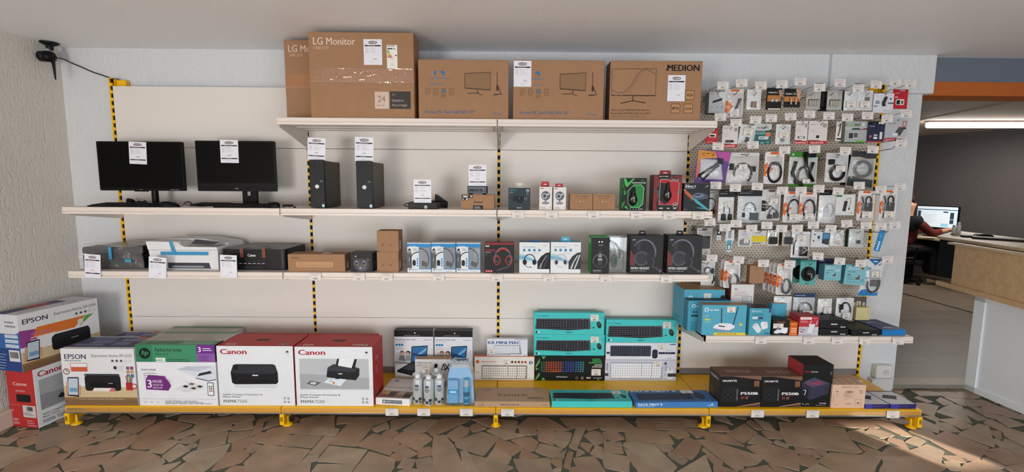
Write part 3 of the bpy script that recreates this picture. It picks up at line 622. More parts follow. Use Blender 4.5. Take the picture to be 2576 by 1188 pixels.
def canon_top(t, flip):
    t.rect(0, .0, 1, 1, RED); t.poly(rrect(.40, .42, .58, .6, .03), '#3c0d10'); t.rect(.08, .1, .22, .2, '#c9a0a0'); t.rect(.78, .08, .93, .26, '#8c6a6a')
    t.line([(0, .98), (1, .98)], .012, '#6f171c')
    if flip: t.txt('Canon', .92, .22, .14, '#e2c4c0', 'l', .02, w=.2, up=False)
def put_canon(u0, u1, vt, photo, label, y, deep, z=ZB, front_open=True, rz=0., flip=False):
    c = carton(u0, u1, vt, z, y, deep, RED, {'-y': WHT}, rz)
    ts205(c.front, photo); canon_top(c.top, flip)
    c.right.txt('Canon', .25, .72, .07, '#cf9a98', b=.02, w=.3); c.right.bars(.25, .6, .55, 3, .05, .018, '#c08a88'); c.right.rect(.25, .1, .5, .2, '#8c5a5a')
    return put(c, 'printer_carton', label, 'box', 'white and red printer cartons')
YF = -.515
o1 = put_canon(553, 743, 871, False, 'white and red printer carton showing one black printer, beside the green topped carton', YF, .225)
o2 = put_canon(747, 940, 873, True, 'white and red printer carton picturing a printer at work on a grey desk', YF, .225, flip=True)
o3 = put_canon(580, 751, 860, False, 'red printer carton behind the carton showing one black printer', YF+.228, .185)
o4 = put_canon(754, 937, 861, False, 'red printer carton behind the carton with the grey desk picture', YF+.228, .185)
def epson_front(f, name, adv=False):
    f.rect(0, .0, 1, .12, '#7c5f43'); f.poly([(0, .12), (1, .12), (1, .32), (.0, .34)], '#c9b48e'); f.rect(0, .1, 1, .14, '#8a6a48')
    f.txt('EPSON', .05, .82, .085, '#1f2a44', b=.02, w=.29); f.txt('Expression Home '+name, .42, .855, .055, '#44474f', b=0., w=.55)
    icons(f, .70, .82, .79, .022, 3, '#4a4c52'); icons(f, .88, .94, .79, .022, 2, '#9fa2a8', True)
    if adv:
        f.poly([(0, .42), (0, .72), (.22, .69), (.17, .40)], '#8e3f86'); f.poly([(.14, .55), (.2, .72), (.82, .72), (.66, .54)], '#d3702e'); f.poly([(.72, .54), (.82, .72), (.93, .72)], '#5c9a45')
        f.txt('Advantage+', .13, .6, .05, '#a86aa2', b=.01, w=.26); f.bars(.12, .56, .5, 2, .04, .012, '#e8d9d0'); f.ell(.74, .63, .05, '#d8cfc4')
        f.rr(.36, .22, .86, .50, .06, '#1b1b1f'); f.poly([(.37, .40), (.4, .51), (.84, .51), (.85, .40)], '#2a2a30'); f.rect(.6, .36, .7, .37, '#b8b8bc')
    else:
        f.bars(.05, .80, .35, 1, .1, .02, '#8d9aa8'); f.rect(.12, .60, .35, .75, '#e2e2e4'); f.rect(.13, .6, .345, .68, '#c65a3a'); f.frame(.12, .6, .35, .75, .008, '#b05a48')
        f.ring(.06, .60, .055, .014, '#7a4a44'); f.line([(.06, .6), (.06, .64)], .01, '#333'); f.line([(.06, .6), (.085, .61)], .01, '#333')
        for i in range(2):
            for j in range(3): f.rect(.88+.055*i, .50+.068*j, .925+.055*i, .555+.068*j, ('#5b6b8a', '#b98a6a', '#7a5a80', '#4a6a9a', '#c0a060', '#8a4a5a')[i*3+j])
        f.rect(.72, .6, .84, .7, '#d0d2d6'); f.ell(.73, .67, .03, '#333')
        f.rr(.30, .26, .79, .53, .04, '#26262b'); f.poly([(.29, .53), (.31, .56), (.77, .56), (.79, .53)], '#3a3b42'); f.rect(.37, .33, .72, .42, '#121217'); f.rect(.62, .385, .68, .40, '#9a9aa0'); f.poly([(.39, .25), (.42, .31), (.70, .31), (.72, .25)], '#e0dcd8'); f.poly([(.62, .25), (.66, .31), (.7, .31), (.72, .25)], '#c56a6a')
        f.rect(.86, .27, .95, .41, '#a8282c'); f.ring(.97, .34, .05, .014, '#a8282c')
        for i in range(6): f.line([(.88+.011*i, .41), (.865+.02*i, .53)], .012, ('#c05a3a', '#3a6aa0', '#d0b040', '#5a9a5a', '#8a4a8a', '#7a7a80')[i])
        f.txt('Compact, multifunction printer with mobile connection', .2, .105, .02, '#e0d4c6', b=.0, w=.62)
    f.poly([(.05, .17), (.07, .5), (.22, .5), (.20, .15)], '#23242c'); f.poly([(.06, .19), (.08, .48), (.21, .48), (.19, .18)], '#b9c8d4'); f.rect(.085, .24, .19, .31, '#6f9ac0'); f.poly([(.02, .18), (.05, .42), (.075, .42), (.05, .15)], '#c79a84'); f.poly([(.20, .2), (.215, .36), (.235, .34), (.22, .18)], '#c79a84')
def epson_top(t):
    t.rect(0, .04, 1, 1, '#303458'); t.rect(0, 0, 1, .14, '#d4d4da')
    for a in ((.2, .45, .5, .7), (.55, .3, .78, .55), (.55, .6, .95, .85), (.1, .75, .45, .9), (.05, .25, .45, .4)): t.rect(*a, '#6a6e92')
    t.rect(.72, .8, .98, .98, '#b0585a'); icons(t, .5, .8, .07, .02, 3, '#444')
    t.rect(0, .95, .7, 1, '#e4e4ea')
def put_epson(u0, u1, vt, y, d, label, name='XP-2155', adv=False, rz=0.):
    c = carton(u0, u1, vt, ZB, y, d, '#dcdcdf', None, rz); epson_front(c.front, name, adv); epson_top(c.top); return put(c, 'printer_carton', label, 'box', 'scenic printer cartons')
put_epson(165, 347.5, 878, YF-.003, .226, 'printer carton picturing a black printer on a pale desk with a red mug')
put_epson(proj((.014, YF+.226, ZB))[0], 364, 862, YF+.226, .226, 'printer carton with dark blue top behind the red mug carton')
def hp_art(c, plain=False):
    f = c.front
    f.rect(0, .72, 1, 1, '#3f8a64'); f.rect(0, .72, .21, 1, '#2f7a55'); f.ell(.115, .86, .09, '#16261f'); f.txt('hp', .115, .835, .08, '#3f9a70', 'c', .01, it=.25)
    f.txt('Perfect for home', .25, .89, .06, '#16302a', b=.01, w=.33); f.txt('DeskJet 4130e', .25, .835, .03, '#1f3d33', b=.0, w=.17); f.rect(.25, .725, .37, .79, '#d8e4dc'); f.txt('instant ink', .255, .74, .03, '#222', b=.01, w=.08); f.bars(.39, .77, .72, 2, .03, .012, '#24483c')
    f.rect(.77, .72, 1, 1, '#8a5aa6'); f.rect(.77, .86, 1, 1, '#6d2b88'); f.txt('3', .79, .885, .085, '#ece4f0', b=.02); f.bars(.85, .95, .98, 2, .03, .014, '#e0d0ea'); f.bars(.8, .83, .97, 4, .025, .01, '#5a2f74')
    f.txt('Keep it simple', .06, .58, .04, '#44464c', b=.0, w=.18); f.bars(.08, .54, .32, 3, .035, .012, '#8a8c92')
    f.poly([(.1, .43), (.14, .51), (.36, .49), (.42, .33), (.38, .25), (.10, .27)], '#6d2b78'); f.poly([(.34, .49), (.42, .44), (.42, .36)], '#d4cfd8')
    f.txt('3', .12, .30, .13, '#e6dcea', b=.02); f.txt('MOIS', .19, .38, .045, '#e6dcea', b=.012); f.txt('INSTANT INK', .19, .33, .03, '#d8c8de', b=.01, w=.13); f.txt('INCLUS', .19, .285, .03, '#e6dcea', b=.01)
    f.poly([(.5, .60), (.63, .65), (.97, .66), (1, .58), (1, .45), (.9, .42), (.76, .47)], '#d3d8e2'); f.poly([(.5, .6), (.63, .65), (.97, .66), (.78, .57)], '#bcc3d2'); f.poly([(.76, .49), (.95, .54), (.93, .58), (.79, .54)], '#2a2c34'); f.line([(.74, .46), (.9, .415), (1, .44)], .012, '#26305e')
    f.poly([(.58, .47), (.62, .4), (.7, .38), (.66, .36), (.62, .38)], '#d8dbe2'); f.poly([(.46, .28), (.68, .40), (.86, .30), (.6, .22)], '#d3d6dc')
    for k, a in enumerate(((.56, .32), (.64, .36), (.66, .29), (.74, .32))): f.poly([(a[0], a[1]), (a[0]+.04, a[1]+.025), (a[0]+.085, a[1]+.008), (a[0]+.05, a[1]-.02)], ('#2f2a2a', '#8a5a44', '#5a4034', '#3a3436')[k])
    f.rr(.88, .17, .96, .39, .015, '#22242a'); f.rr(.887, .18, .953, .38, .012, '#e8eaee')
    for i in range(2):
        for j in range(3): f.rect(.9+.025*i, .24+.035*j, .92+.025*i, .26+.035*j, ('#a05a4a', '#444', '#6a4a3a')[j])
    f.line([(.02, .115), (.98, .115)], .004, '#b8bac2'); icons(f, .08, .24, .06, .016, 3, '#9a9ca4', True); f.bars(.33, .085, .95, 3, .022, .01, '#8a8c94')
    t = c.top; t.rect(0, 0, 1, 1, '#b7b2ac'); t.rect(0, 0, 1, .3, '#5f8a6c'); t.rect(0, .84, 1, 1, '#6d9378'); t.rect(.55, .05, .95, .24, '#7fa088'); t.rect(.1, .05, .5, .24, '#4f7a5c')
    for i in range(7): t.bars(.06, .8-.07*i, .5, 1, .1, .012, '#8f8a86', i); t.bars(.54, .8-.07*i, .95, 1, .1, .012, '#98938f', i+9)
    c.right.rect(.0, .72, .35, 1, '#31343a'); c.right.rect(.3, .3, .6, .6, '#b5b2ae')
def put_hp(u0, u1, vt, y, d, label):
    c = carton(u0, u1, vt, ZB, y, d, '#e2e4ea'); hp_art(c); return put(c, 'printer_carton', label, 'box', 'green topped printer cartons')
put_hp(352, 549, 868, YF-.006, .256, 'white printer carton with green band and purple offer, in the front row')
put_hp(381, 566, 851, YF+.252, .256, 'green and white topped printer carton behind the one with the purple offer')
# --- paper ream, spray cans, cleaning kits
c = carton(943, 1032, 1003.5, ZB, -.505, .297, '#e6e6ea', None, -.10, .004); c.top.rect(.02, .02, .98, .99, '#ddd9d8'); c.top.rect(.02, .05, .98, .36, '#8a7466')
for a in ((.05, .2, .3, .34, '#c9a060'), (.3, .1, .5, .3, '#5a5048'), (.55, .2, .75, .34, '#b0a090'), (.75, .08, .95, .25, '#3f3a38'), (.1, .07, .28, .16, '#a05a4a')): c.top.rect(*a)
c.top.txt('Home&Office', .08, .50, .085, '#9b9796', b=-.005, w=.86); c.top.ell(.22, .87, .045, '#3a4a7a'); c.top.txt('hp', .22, .85, .045, '#dde', 'c', it=.2); icons(c.top, .75, .92, .43, .018, 3, '#8a8684')
c.front.rect(.2, .25, .78, .8, '#6d7680'); c.front.ell(.26, .52, .13, '#e2e4e8'); c.front.bars(.32, .58, .5, 1, .1, .12, '#aeb4bc'); icons(c.front, .56, .74, .52, .1, 4, '#aeb4bc', True)
put(c, 'paper_ream', 'white wrapped ream of printer paper lying beside the spray cans', 'paper ream')
CAN = M('#ccd3d8', .28, .35, vary=.03)
def can():
    mb = MB(); r = .0325
    mb.lathe([(r*.93, 0), (r, .004), (r, .196), (r*.97, .201), (r*.98, .204), (r*.8, .213), (r*.5, .219), (.014, .221)], (0, 0, 0), CAN, 24)
    def arc(a0, a1, z0, z1, c, n=8):
        mb.grid(lambda a, b: (r*1.004*math.cos(math.radians(a0+(a1-a0)*a)), r*1.004*math.sin(math.radians(a0+(a1-a0)*a)), z0+(z1-z0)*b), n, 1, c)
    arc(-110, -70, .147, .172, '#2c3e5c'); arc(-104, -76, .153, .158, '#d8dde2'); arc(-122, -58, .132, .138, '#2f3338'); arc(-108, -72, .12, .126, '#2f3338')
    arc(-175, -5, .004, .05, '#8f9498'); arc(-150, -112, .035, .062, '#4a4d52'); arc(-105, -75, .02, .04, '#2f3136'); arc(-70, -35, .035, .06, '#3c3f44'); arc(-60, -40, .012, .03, '#4f5257'); arc(-140, -118, .01, .026, '#c4c9cd')
    return mb
def put_can(u, v, zt, label, first=[]):
    p = at(u, v, 2, ZB+.0005)
    if not first:
        t = thing('spray_can', label, 'spray can', p, random.uniform(-.2, .2), 'white anti-dust spray cans'); t.scale = (1, 1, .76)
        can().link('can_body', t)
        mb = MB(); mb.lathe([(.0165, .2205), (.0172, .226), (.0172, .243), (.0155, .247), (.009, .249)], (0, 0, 0), M('#dfe0e2', .35), 18); mb.box(-.005, .005, -.012, .004, .249, .258, M('#dfe0e2', .35), .002)
        n = mb.link('nozzle_cap', t); mb = MB(); mb.tube([(-.004, -.008, .254), (-.018, -.018, .2535)], .0018, M('#dfe0e2', .35)); mb.link('spout', n); first.append(t); return
    t = first[0].copy(); COL.objects.link(t); t.location = p; t.rotation_euler.z = random.uniform(-.3, .3); t['label'] = label
    for ch in first[0].children:
        q = ch.copy(); COL.objects.link(q); q.parent = t
        for g in ch.children: w = g.copy(); COL.objects.link(w); w.parent = q
for a in ((1052, 1013, 0, 'white anti-dust spray can in front, beside the paper ream'), (1079, 1016.5, 0, 'white anti-dust spray can in front, middle of the row of three'), (1106, 1014, 0, 'white anti-dust spray can in front, beside the blue cleaning kits'), (1066, 1001, 0, 'white spray can in the second row, behind the ream end of the row'), (1099, 998, 0, 'white spray can in the second row, behind the cleaning kit end of the row')): put_can(*a)
# blue cleaning kits: clear shaped shell with bottle, cloth and foam can
KIT = film('#cfe8fa', .92, .08, .3, 12)
def kit(y, label, u0=1122, u1=1194, first=False):
    x0, x1 = xat(u0, y, ZB), xat(u1, y, ZB); x, w = (x0+x1)/2, (x1-x0)
    t = thing('cleaning_kit', label, 'cleaning kit', (x, y, ZB+.001), 0, 'blue screen cleaning kits'); h = .252
    out = [(-w*.5, .0), (w*.5, 0), (w*.5, .04), (w*.44, h*.75), (w*.34, h*.97), (w*.28, h), (-w*.28, h), (-w*.34, h*.97), (-w*.44, h*.75), (-w*.5, .04)]
    mb = MB(); mb.prism([(a*.97, b+.001) for a, b in out], (0, .0215, 0), (1, 0, 0), (0, 0, 1), (0, .002, 0), M('#bfe0f4', .45))
    g = Face(mb, (-w/2, .0225, 0), (1, 0, 0), (0, 0, 1), w, h); g.rect(.12, .78, .88, .93, '#b5d8ee'); g.rect(.4, .90, .6, .95, '#1c3550'); g.bars(.15, .75, .8, 2, .03, .012, '#e2f0f8'); mb.link('card', t)
    mb = MB(); mb.prism(out, (0, -.022, 0), (1, 0, 0), (0, 0, 1), (0, .043, 0), KIT); mb.link('clear_shell', t)
    mb = MB(); mb.box(-w*.42, -w*.06, -.016, .012, .012, .165, M('#6fb0dc', .5), .006); f = Face(mb, (-w*.42, -.016, .012), (1, 0, 0), (0, 0, 1), w*.36, .153); f.rect(.02, .4, .98, .62, '#2fa0d0'); f.rect(.02, .62, .98, .98, '#8fbce0'); f.rect(.2, .46, .8, .54, '#d5eaf4'); mb.link('cleaning_cloth', t)
    mb = MB(); r = min(w*.17, .0202); mb.lathe([(r*.95, .01), (r, .014), (r, .115), (r*.9, .12), (r*.85, .122), (r*.85, .165), (r*.75, .17)], (w*.22, -.002, 0), M('#4fa8cc', .35), 18)
    for z0, z1, cc in ((.02, .045, '#1b6f98'), (.06, .09, '#205a80'), (.122, .164, '#b9c3c9')): mb.grid(lambda a, b: (w*.22+r*(1.01 if z1 < .12 else .87)*math.cos(math.radians(-170+160*a)), -.002+r*(1.01 if z1 < .12 else .87)*math.sin(math.radians(-170+160*a)), z0+(z1-z0)*b), 10, 1, cc)
    mb.link('foam_can', t)
kit(-.489, 'blue screen cleaning kit in front of its two twins'); kit(-.437, 'blue screen cleaning kit in the middle of three, one behind the other', 1124, 1194); kit(-.385, 'blue screen cleaning kit at the back of three, one behind the other', 1126, 1195)
# --- notebook stands
def stand_box(u0, u1, vt, y, label, rz=0.):
    c = carton(u0, u1, vt, ZB, y, .06, '#dfe0e6', {'+z': '#17171b'}, rz); f = c.front
    f.rect(0, .87, 1, 1, '#141418'); f.ell(.53, .945, .015, '#d8d8da', ry=.012); f.bars(.25, .9, .8, 1, .1, .012, '#77777c')
    f.txt('Notebook desk stand', .03, .80, .034, '#56585e', b=.012, w=.52); f.txt('Ergonomic design', .03, .765, .022, '#8a8c92', b=0., w=.26); f.txt('ewent', .86, .80, .025, '#2f86b8', 'c', .01, w=.2)
    icons(f, .06, .2, .71, .025, 3, '#2f86b8'); f.bars(.03, .66, .26, 2, .03, .01, '#9a9ca2')
    f.poly([(0, .3), (.04, .55), (.45, .58), (.45, .34)], '#b9babf')
    f.ell(.19, .555, .038, '#4a3a34'); f.ell(.19, .535, .034, '#c09a84'); f.poly([(.1, .40), (.13, .50), (.25, .50), (.28, .38)], '#6f737c'); f.ell(.35, .55, .042, '#3a2a26'); f.ell(.34, .535, .03, '#c9a592'); f.poly([(.28, .39), (.31, .5), (.4, .5), (.44, .4)], '#8d9097'); f.poly([(0, .35), (.02, .38), (.42, .35), (.42, .32)], '#77787e')
    f.poly([(.42, .36), (.44, .68), (.86, .70), (.82, .35)], '#1d1f26'); f.poly([(.445, .38), (.46, .665), (.84, .685), (.80, .37)], '#2f6ea8'); f.poly([(.5, .42), (.82, .60), (.83, .66), (.55, .5)], '#79b2dc'); f.poly([(.46, .5), (.8, .44), (.8, .48), (.47, .56)], '#1f4a80')
    f.poly([(.06, .2), (.42, .36), (.82, .35), (.45, .13)], '#26282f'); f.poly([(.06, .2), (.45, .13), (.45, .09), (.06, .165)], '#15161b'); f.poly([(.2, .23), (.42, .33), (.68, .325), (.45, .2)], '#3d4048')
    return put(c, 'laptop_stand_carton', label, 'box', 'white laptop stand cartons')
stand_box(994, 1091, 831, -.13, 'white laptop stand carton with black header, nearer the red printer cartons'); stand_box(1094, 1189, 832, -.13, 'white laptop stand carton with black header, behind the blue cleaning kits')
c = carton(1045, 1136, 904.5, ZB, -.235, .06, '#b08a68', {'-y': '#dcdde2'}); f = c.front; f.rect(0, 0, 1, .48, '#a9805e'); f.txt('Foldable laptop stand', .04, .85, .07, '#44464c', b=.01, w=.42); f.bars(.04, .8, .3, 1, .1, .03, '#8a8c92')
f.poly([(.52, .58), (.5, .62), (.62, .62), (.62, .58)], '#222'); f.poly([(.52, .64), (.54, .84), (.62, .84), (.62, .64)], '#1c1d22'); f.line([(.72, .6), (.78, .84), (.83, .6), (.95, .85)], .03, '#1c1d22'); f.line([(.8, .86), (.95, .58)], .03, '#1c1d22'); f.line([(.74, .62), (.93, .7)], .02, '#1c1d22'); f.rect(.72, .2, .9, .48, '#d8cfc6'); put(c, 'laptop_stand_carton', 'low white and brown laptop stand carton behind the spray cans', 'box'); sticker(c, 'front', .18, .5, .42, .86, 3)
# --- keyboards stacked against the panel
c = carton(1193, 1344, 897, ZB, -.13, .03, '#e0deda', {'+z': '#c9622f', '-x': '#c9622f'}); f = c.front; f.frame(0, 0, 1, 1, .018, '#cc6a38'); f.ell(.055, .78, .07, '#d3602a'); f.bars(.11, .8, .45, 1, .1, .035, '#d08a66'); f.ell(.055, .36, .0, '#fff', n=3) if 0 else None; f.rect(.03, .33, .08, .36, '#d08a66'); keyboard(f, .12, .07, .88, .64, '#908c86', '#ebe8e2', 5, 20, .2)
icons(f, .63, .85, .77, .05, 5, '#4a4a4c'); icons(f, .685, .685, .77, .05, 1, '#b0483a'); icons(f, .795, .85, .77, .05, 2, '#b0483a'); f.ell(.94, .75, .075, '#3c4f86'); f.poly([(.935, .69), (.95, .69), (.95, .81), (.935, .81)], '#dfe0e4')
oK = put(c, 'keyboard_box', 'white and orange keyboard box under the small white keyboard box', 'box'); sticker(c, 'front', .46, .66, .6, .87, 4); zk = ZB+c.h+.0006
c = carton(1225, 1327, 853, zk, -.125, .03, '#d9dde6'); f = c.front; f.txt('KB MINI MAC', .03, .70, .17, '#2a5288', b=.03, w=.79); f.txt('BLUETOOTH KEYBOARD', .03, .04, .07, '#2f4a6a', b=.015, w=.56); f.poly([(.16, .18), (.185, .64), (.82, .64), (.86, .12), (.84, .09), (.18, .15)], '#8f99a8'); keyboard(f, .175, .15, .83, .635, '#98a2b2', '#eceff4', 5, 14, .2, .008, False); f.rect(.9, .04, .97, .06, '#444'); f.rect(.68, .95, .98, .975, '#8a93a2')
put(c, 'keyboard_box', 'small white and blue keyboard box on the orange edged one', 'box'); sticker(c, 'front', .02, .17, .2, .42, 5)
TEAL = '#45c4c3'
def mk270(u0, u1, vt, zs, y, d, label, lying=False):
    c = carton(u0, u1, vt, zs, y, d, TEAL, {'+z': '#4bb8b8'}); f = c.top if lying else c.front
    f.txt('MK270', .03, .82, .06, '#1f6f78', b=.0, w=.085); f.bars(.12, .865, .24, 1, .1, .05, '#2a8a90')
    f.poly([(.02, .30), (.05, .72), (.78, .74), (.805, .30), (.70, .24), (.5, .20), (.2, .24), (.03, .25)], '#1d1d22'); keyboard(f, .035, .25, .795, .73, '#45454c', '#0e0e12', 5, 19, .26, .012)
    icons(f, .7, .76, .695, .012, 2, '#c8c8cc'); mouse(f, .925, .45, .16, '#1d1e24', '#3f4249', .35); f.rect(.835, .3, .86, .35, '#16171b'); f.rect(.03, .07, .055, .15, '#1c2024'); f.rect(.055, .07, .085, .15, '#c9dede'); f.txt('logitech', .5, .08, .075, '#17474e', 'c', .012, w=.09)
    for i in range(3): f.line([(.965, .8-.05*i), (.985, .83-.05*i)], .015, '#1f6f78')
    f.ell(.935, .66, .03, '#b9c9c9')
    o = put(c, 'keyboard_box', label, 'box', 'turquoise keyboard and mouse boxes'); sticker(c, 'top' if lying else 'front', .80, .63, .915, .92, 6)
    if lying:
        g = c.front; g.bars(.02, .6, .12, 3, .2, .06, '#2a8a90'); g.rect(.15, .35, .19, .5, '#143a3e'); g.rect(.2, .3, .23, .65, '#2a8a90')
        for i in range(4): g.bars(.26+.14*i, .75, .36+.14*i, 4, .15, .05, '#3a9a9c', i)
        icons(g, .78, .84, .35, .06, 4, '#1f6f78'); g.rect(.89, .15, .98, .8, '#d8d0d0'); g.bars(.9, .7, .97, 2, .3, .2, '#55505a')
    return c
# left stack: gaming keyboard below, two turquoise boxes on it
c = carton(1347, 1520, 896, ZB, -.125, .045, '#141416', {'+x': '#1c1c20'}); f = c.front
f.poly([(0, .02), (.05, .02), (.14, .5), (.05, .98), (0, .98)], '#1d1f20')
for q in (((.0, .62), (.06, .9), (.06, .75), (.0, .5)), ((0, .40), (.05, .5), (.05, .44), (0, .55)), ((0, .1), (.06, .36), (.06, .2), (0, 0)), ((.08, .98), (.11, .86), (.15, .98)), ((.08, .02), (.11, .14), (.15, .02))): f.poly(list(q), '#4fa35a')
f.poly([(.05, .31), (.06, .84), (.735, .84), (.735, .31)], '#232326')
RB = ['#3d6a40', '#b0512a', '#b5532c', '#a0502e', '#3e4a9a', '#35529a', '#3a6aa0', '#3f8a8a']
keyboard(f, .06, .32, .73, .83, '#111113', lambda a, b: RB[min(7, int(a*8))], 6, 18, .35)
f.txt('Full Mechanical', .3, .13, .06, '#d8d8d8', b=.015, w=.16); f.txt('PROFESSIONAL', .96, .70, .06, '#5fc06a', 'r', .02, w=.19); f.txt('GAMING', .96, .615, .055, '#e0e0e0', 'r', .02, w=.11); f.txt('KEYBOARD', .96, .54, .055, '#e0e0e0', 'r', .02, w=.14); f.bars(.82, .9, .97, 2, .07, .05, '#3f9a50'); icons(f, .6, .6, .11, .05, 1, '#aaa', True); f.ell(.68, .11, .06, '#a06a3a'); f.ell(.68, .11, .03, '#3a6aa0'); f.bars(.74, .15, .82, 1, .1, .06, '#ccc'); f.txt('QUICKFIRE RGB', .84, .1, .035, '#ddd', b=.01, w=.12); f.txt('PC', .9, .03, .045, '#ddd', b=.01)
put(c, 'keyboard_box', 'black gaming keyboard box with green corners and rainbow lit keys', 'box'); sticker(c, 'front', .81, .22, .945, .48, 7); zt = ZB+c.h+.0006
c = mk270(1343, 1520, 842.5, zt, -.12, .05, 'turquoise keyboard box in the middle of the taller stack, on the black gaming one'); zt += c.h+.0006
mk270(1342.5, 1519.5, 787, zt, -.12, .05, 'turquoise keyboard box on top of the taller stack')
# right stack
c = carton(1521, 1700, 906, ZB, -.12, .04, '#c9cbd8'); f = c.front; keyboard(f, .07, .08, .81, .90, '#a9acbc', '#eef0f6', 6, 21, .16); f.frame(0, 0, 1, 1, .02, '#b4b6c4'); f.rr(.87, .08, .96, .6, .1, '#e4e6ee'); f.rect(.905, .5, .92, .62, '#8a8ea0'); f.bars(.84, .82, .87, 5, .07, .04, '#8a8ea4'); f.rect(.0, .22, .05, .36, '#3a3c46'); f.rect(.88, .2, 1, .36, '#33353e'); f.ell(.845, .3, .025, '#55586a'); f.rect(.02, .5, .04, .85, '#8a8ea4'); f.rect(.83, .78, .86, .9, '#4a4d5c')
put(c, 'keyboard_box', 'pale grey white keyboard box at the foot of the shorter stack', 'box'); sticker(c, 'front', .68, .68, .8, .94, 8); zt = ZB+c.h+.0006
c = carton(1523.5, 1701, 863, zt, -.118, .04, '#dcdee6'); f = c.front; f.rect(.01, .34, .98, .46, '#1b2140'); f.rect(.055, .16, .645, .88, '#e9ebf0'); keyboard(f, .06, .2, .64, .84, '#4a5262', '#1a1e28', 6, 18, .24); f.rr(.645, .06, .745, .64, .14, '#e9ebf0'); f.rr(.655, .08, .735, .62, .12, '#262a36'); f.ell(.695, .48, .03, '#0a0b10'); f.poly([(.88, .88), (.92, .95), (.985, .95), (.985, .88)], '#3f6a86'); f.txt('OFFICE PACK', .84, .53, .05, '#8a90a4', b=.0, w=.12); icons(f, .84, .91, .4, .02, 3, '#d8dae2'); f.bars(.87, .11, .95, 1, .1, .03, '#666')
put(c, 'keyboard_box', 'white office keyboard and mouse box with a dark blue stripe, middle of the shorter stack', 'box'); sticker(c, 'front', .73, .62, .84, .92, 9); zt += c.h+.0006
mk270(1524, 1701, 805, zt, -.116, .05, 'turquoise keyboard box on top of the shorter stack')
# lying in front
c = carton(1194, 1383, 1011, ZB, -.52, .20, '#b09274'); f = c.top; f.txt('Saturn', .5, .38, .17, '#33302c', 'c', .004, w=.4); f.ring(.17, .87, .045, .015, '#4a443c'); f.bars(.1, .8, .24, 1, .1, .03, '#55504a'); f.bars(.71, .3, .97, 2, .07, .04, '#5a5044'); f.line([(0, .985), (1, .985)], .012, '#8a6f54')
f = c.front; f.ring(.1, .62, .13, .04, '#4a443c'); f.bars(.05, .35, .15, 1, .1, .1, '#55504a'); f.bars(.34, .5, .68, 1, .1, .13, '#4a443c'); f.bars(.9, .45, .98, 1, .1, .1, '#6a5f52'); put(c, 'keyboard_box', 'flat brown keyboard carton lying on the front of the yellow base', 'box')
mk270(1388, 1590, 1010.5, ZB, -.52, .165, 'turquoise keyboard box lying flat on the front of the yellow base', True)
c = carton(1598, 1807, 1012, ZB, -.52, .165, '#3f7cba', {'+z': '#3a669c'}, .03); f = c.top; f.txt('PACK FIRST II', .03, .86, .13, '#cfd8e6', b=.03, w=.56); keyboard(f, .06, .2, .76, .76, '#3a4a6c', '#141c30', 6, 19, .24, .01); f.poly(disc(.84, .5, .065, .3, 20), '#232c42'); f.poly(disc(.845, .48, .045, .22, 18), '#2c3650'); f.bars(.05, .1, .52, 1, .1, .05, '#5d86b8'); f.ell(.92, .12, .05, '#5d86b8')
f = c.front; f.txt('PACK FIRST II', .03, .42, .36, '#e4eaf2', b=.03, w=.29); f.bars(.03, .3, .3, 1, .1, .1, '#9fc0e2'); f.bars(.88, .4, .97, 1, .1, .12, '#c8d8ea'); f.poly([(.91, .5), (.93, .7), (.95, .5)], '#dbe5f0')
put(c, 'keyboard_box', 'flat blue keyboard and mouse box lying beside the black power supply boxes', 'box'); sticker(c, 'top', .65, .72, .8, .98, 10)
# --- power supplies
def gigabyte(u0, u1, vt, label):
    c = carton(u0, u1, vt, ZB, -.505, .15, '#161517', {'+z': '#6f5143', '-x': '#3a342c'}); f = c.front
    f.poly([(0, 1), (1, 1), (1, .87), (.3, .985), (0, .985)], '#7d5c4a'); f.txt('GIGABYTE', .06, .81, .06, '#e4e4e4', b=.03, w=.34); f.rr(.83, .66, .95, .84, .02, '#8a5d38'); f.bars(.85, .78, .93, 3, .04, .02, '#5a3a22')
    f.poly([(.05, .2), (.05, .60), (.2, .66), (.38, .64), (.46, .60), (.46, .22), (.34, .16), (.2, .17)], '#25262b'); f.poly([(.08, .24), (.08, .57), (.34, .57), (.34, .22)], '#17181c'); f.ring(.21, .4, .15, .012, '#34363d'); f.line([(.08, .24), (.34, .57)], .008, '#3c3e46'); f.line([(.08, .57), (.34, .24)], .008, '#3c3e46'); f.ell(.21, .4, .03, '#2c2e34')
    for i in range(9): f.rect(.41, .22+.042*i, .445, .24+.042*i, '#8a8c94')
    f.txt('P550B', .52, .40, .085, '#efefef', b=.035, w=.41); f.rect(.52, .355, .8, .362, '#8a2a2a'); f.rect(.52, .26, .6, .34, '#7a2f2a'); f.rect(.63, .26, .7, .34, '#6f5548'); f.poly([(.42, .02), (1, .16), (1, .1), (.6, .02)], '#8a6a55'); f.poly([(.7, .02), (1, .08), (1, .02)], '#5f4638')
    t = c.top; t.txt('P550B', .82, .62, .28, '#a08a80', 'l', .03, w=.56, up=False); t.line([(0, .97), (1, .97)], .03, '#4a352c')
    c.left.txt('GIGABYTE', .12, .80, .07, '#d8d8d8', b=.03, w=.7); c.left.rect(.1, .15, .5, .5, '#4a453c')
    put(c, 'power_supply_box', label, 'box', 'black and brown power supply boxes')
gigabyte(1808, 1911, 946, 'black and brown power supply box beside the blue keyboard box'); gigabyte(1912.5, 2013, 947.5, 'black and brown power supply box beside the tall red and black one')
c = carton(2013.5, 2089, 918, ZB, -.50, .16, '#19191d', {'-x': '#a8343c', '+z': '#2a2526'}); f = c.front; f.txt('REDRAGON', .06, .82, .03, '#a8343c', b=.02, w=.2); f.txt('Gaming', .27, .82, .03, '#d0d0d4', b=.02, w=.22); f.rect(.9, .76, .96, .84, '#5a5248')
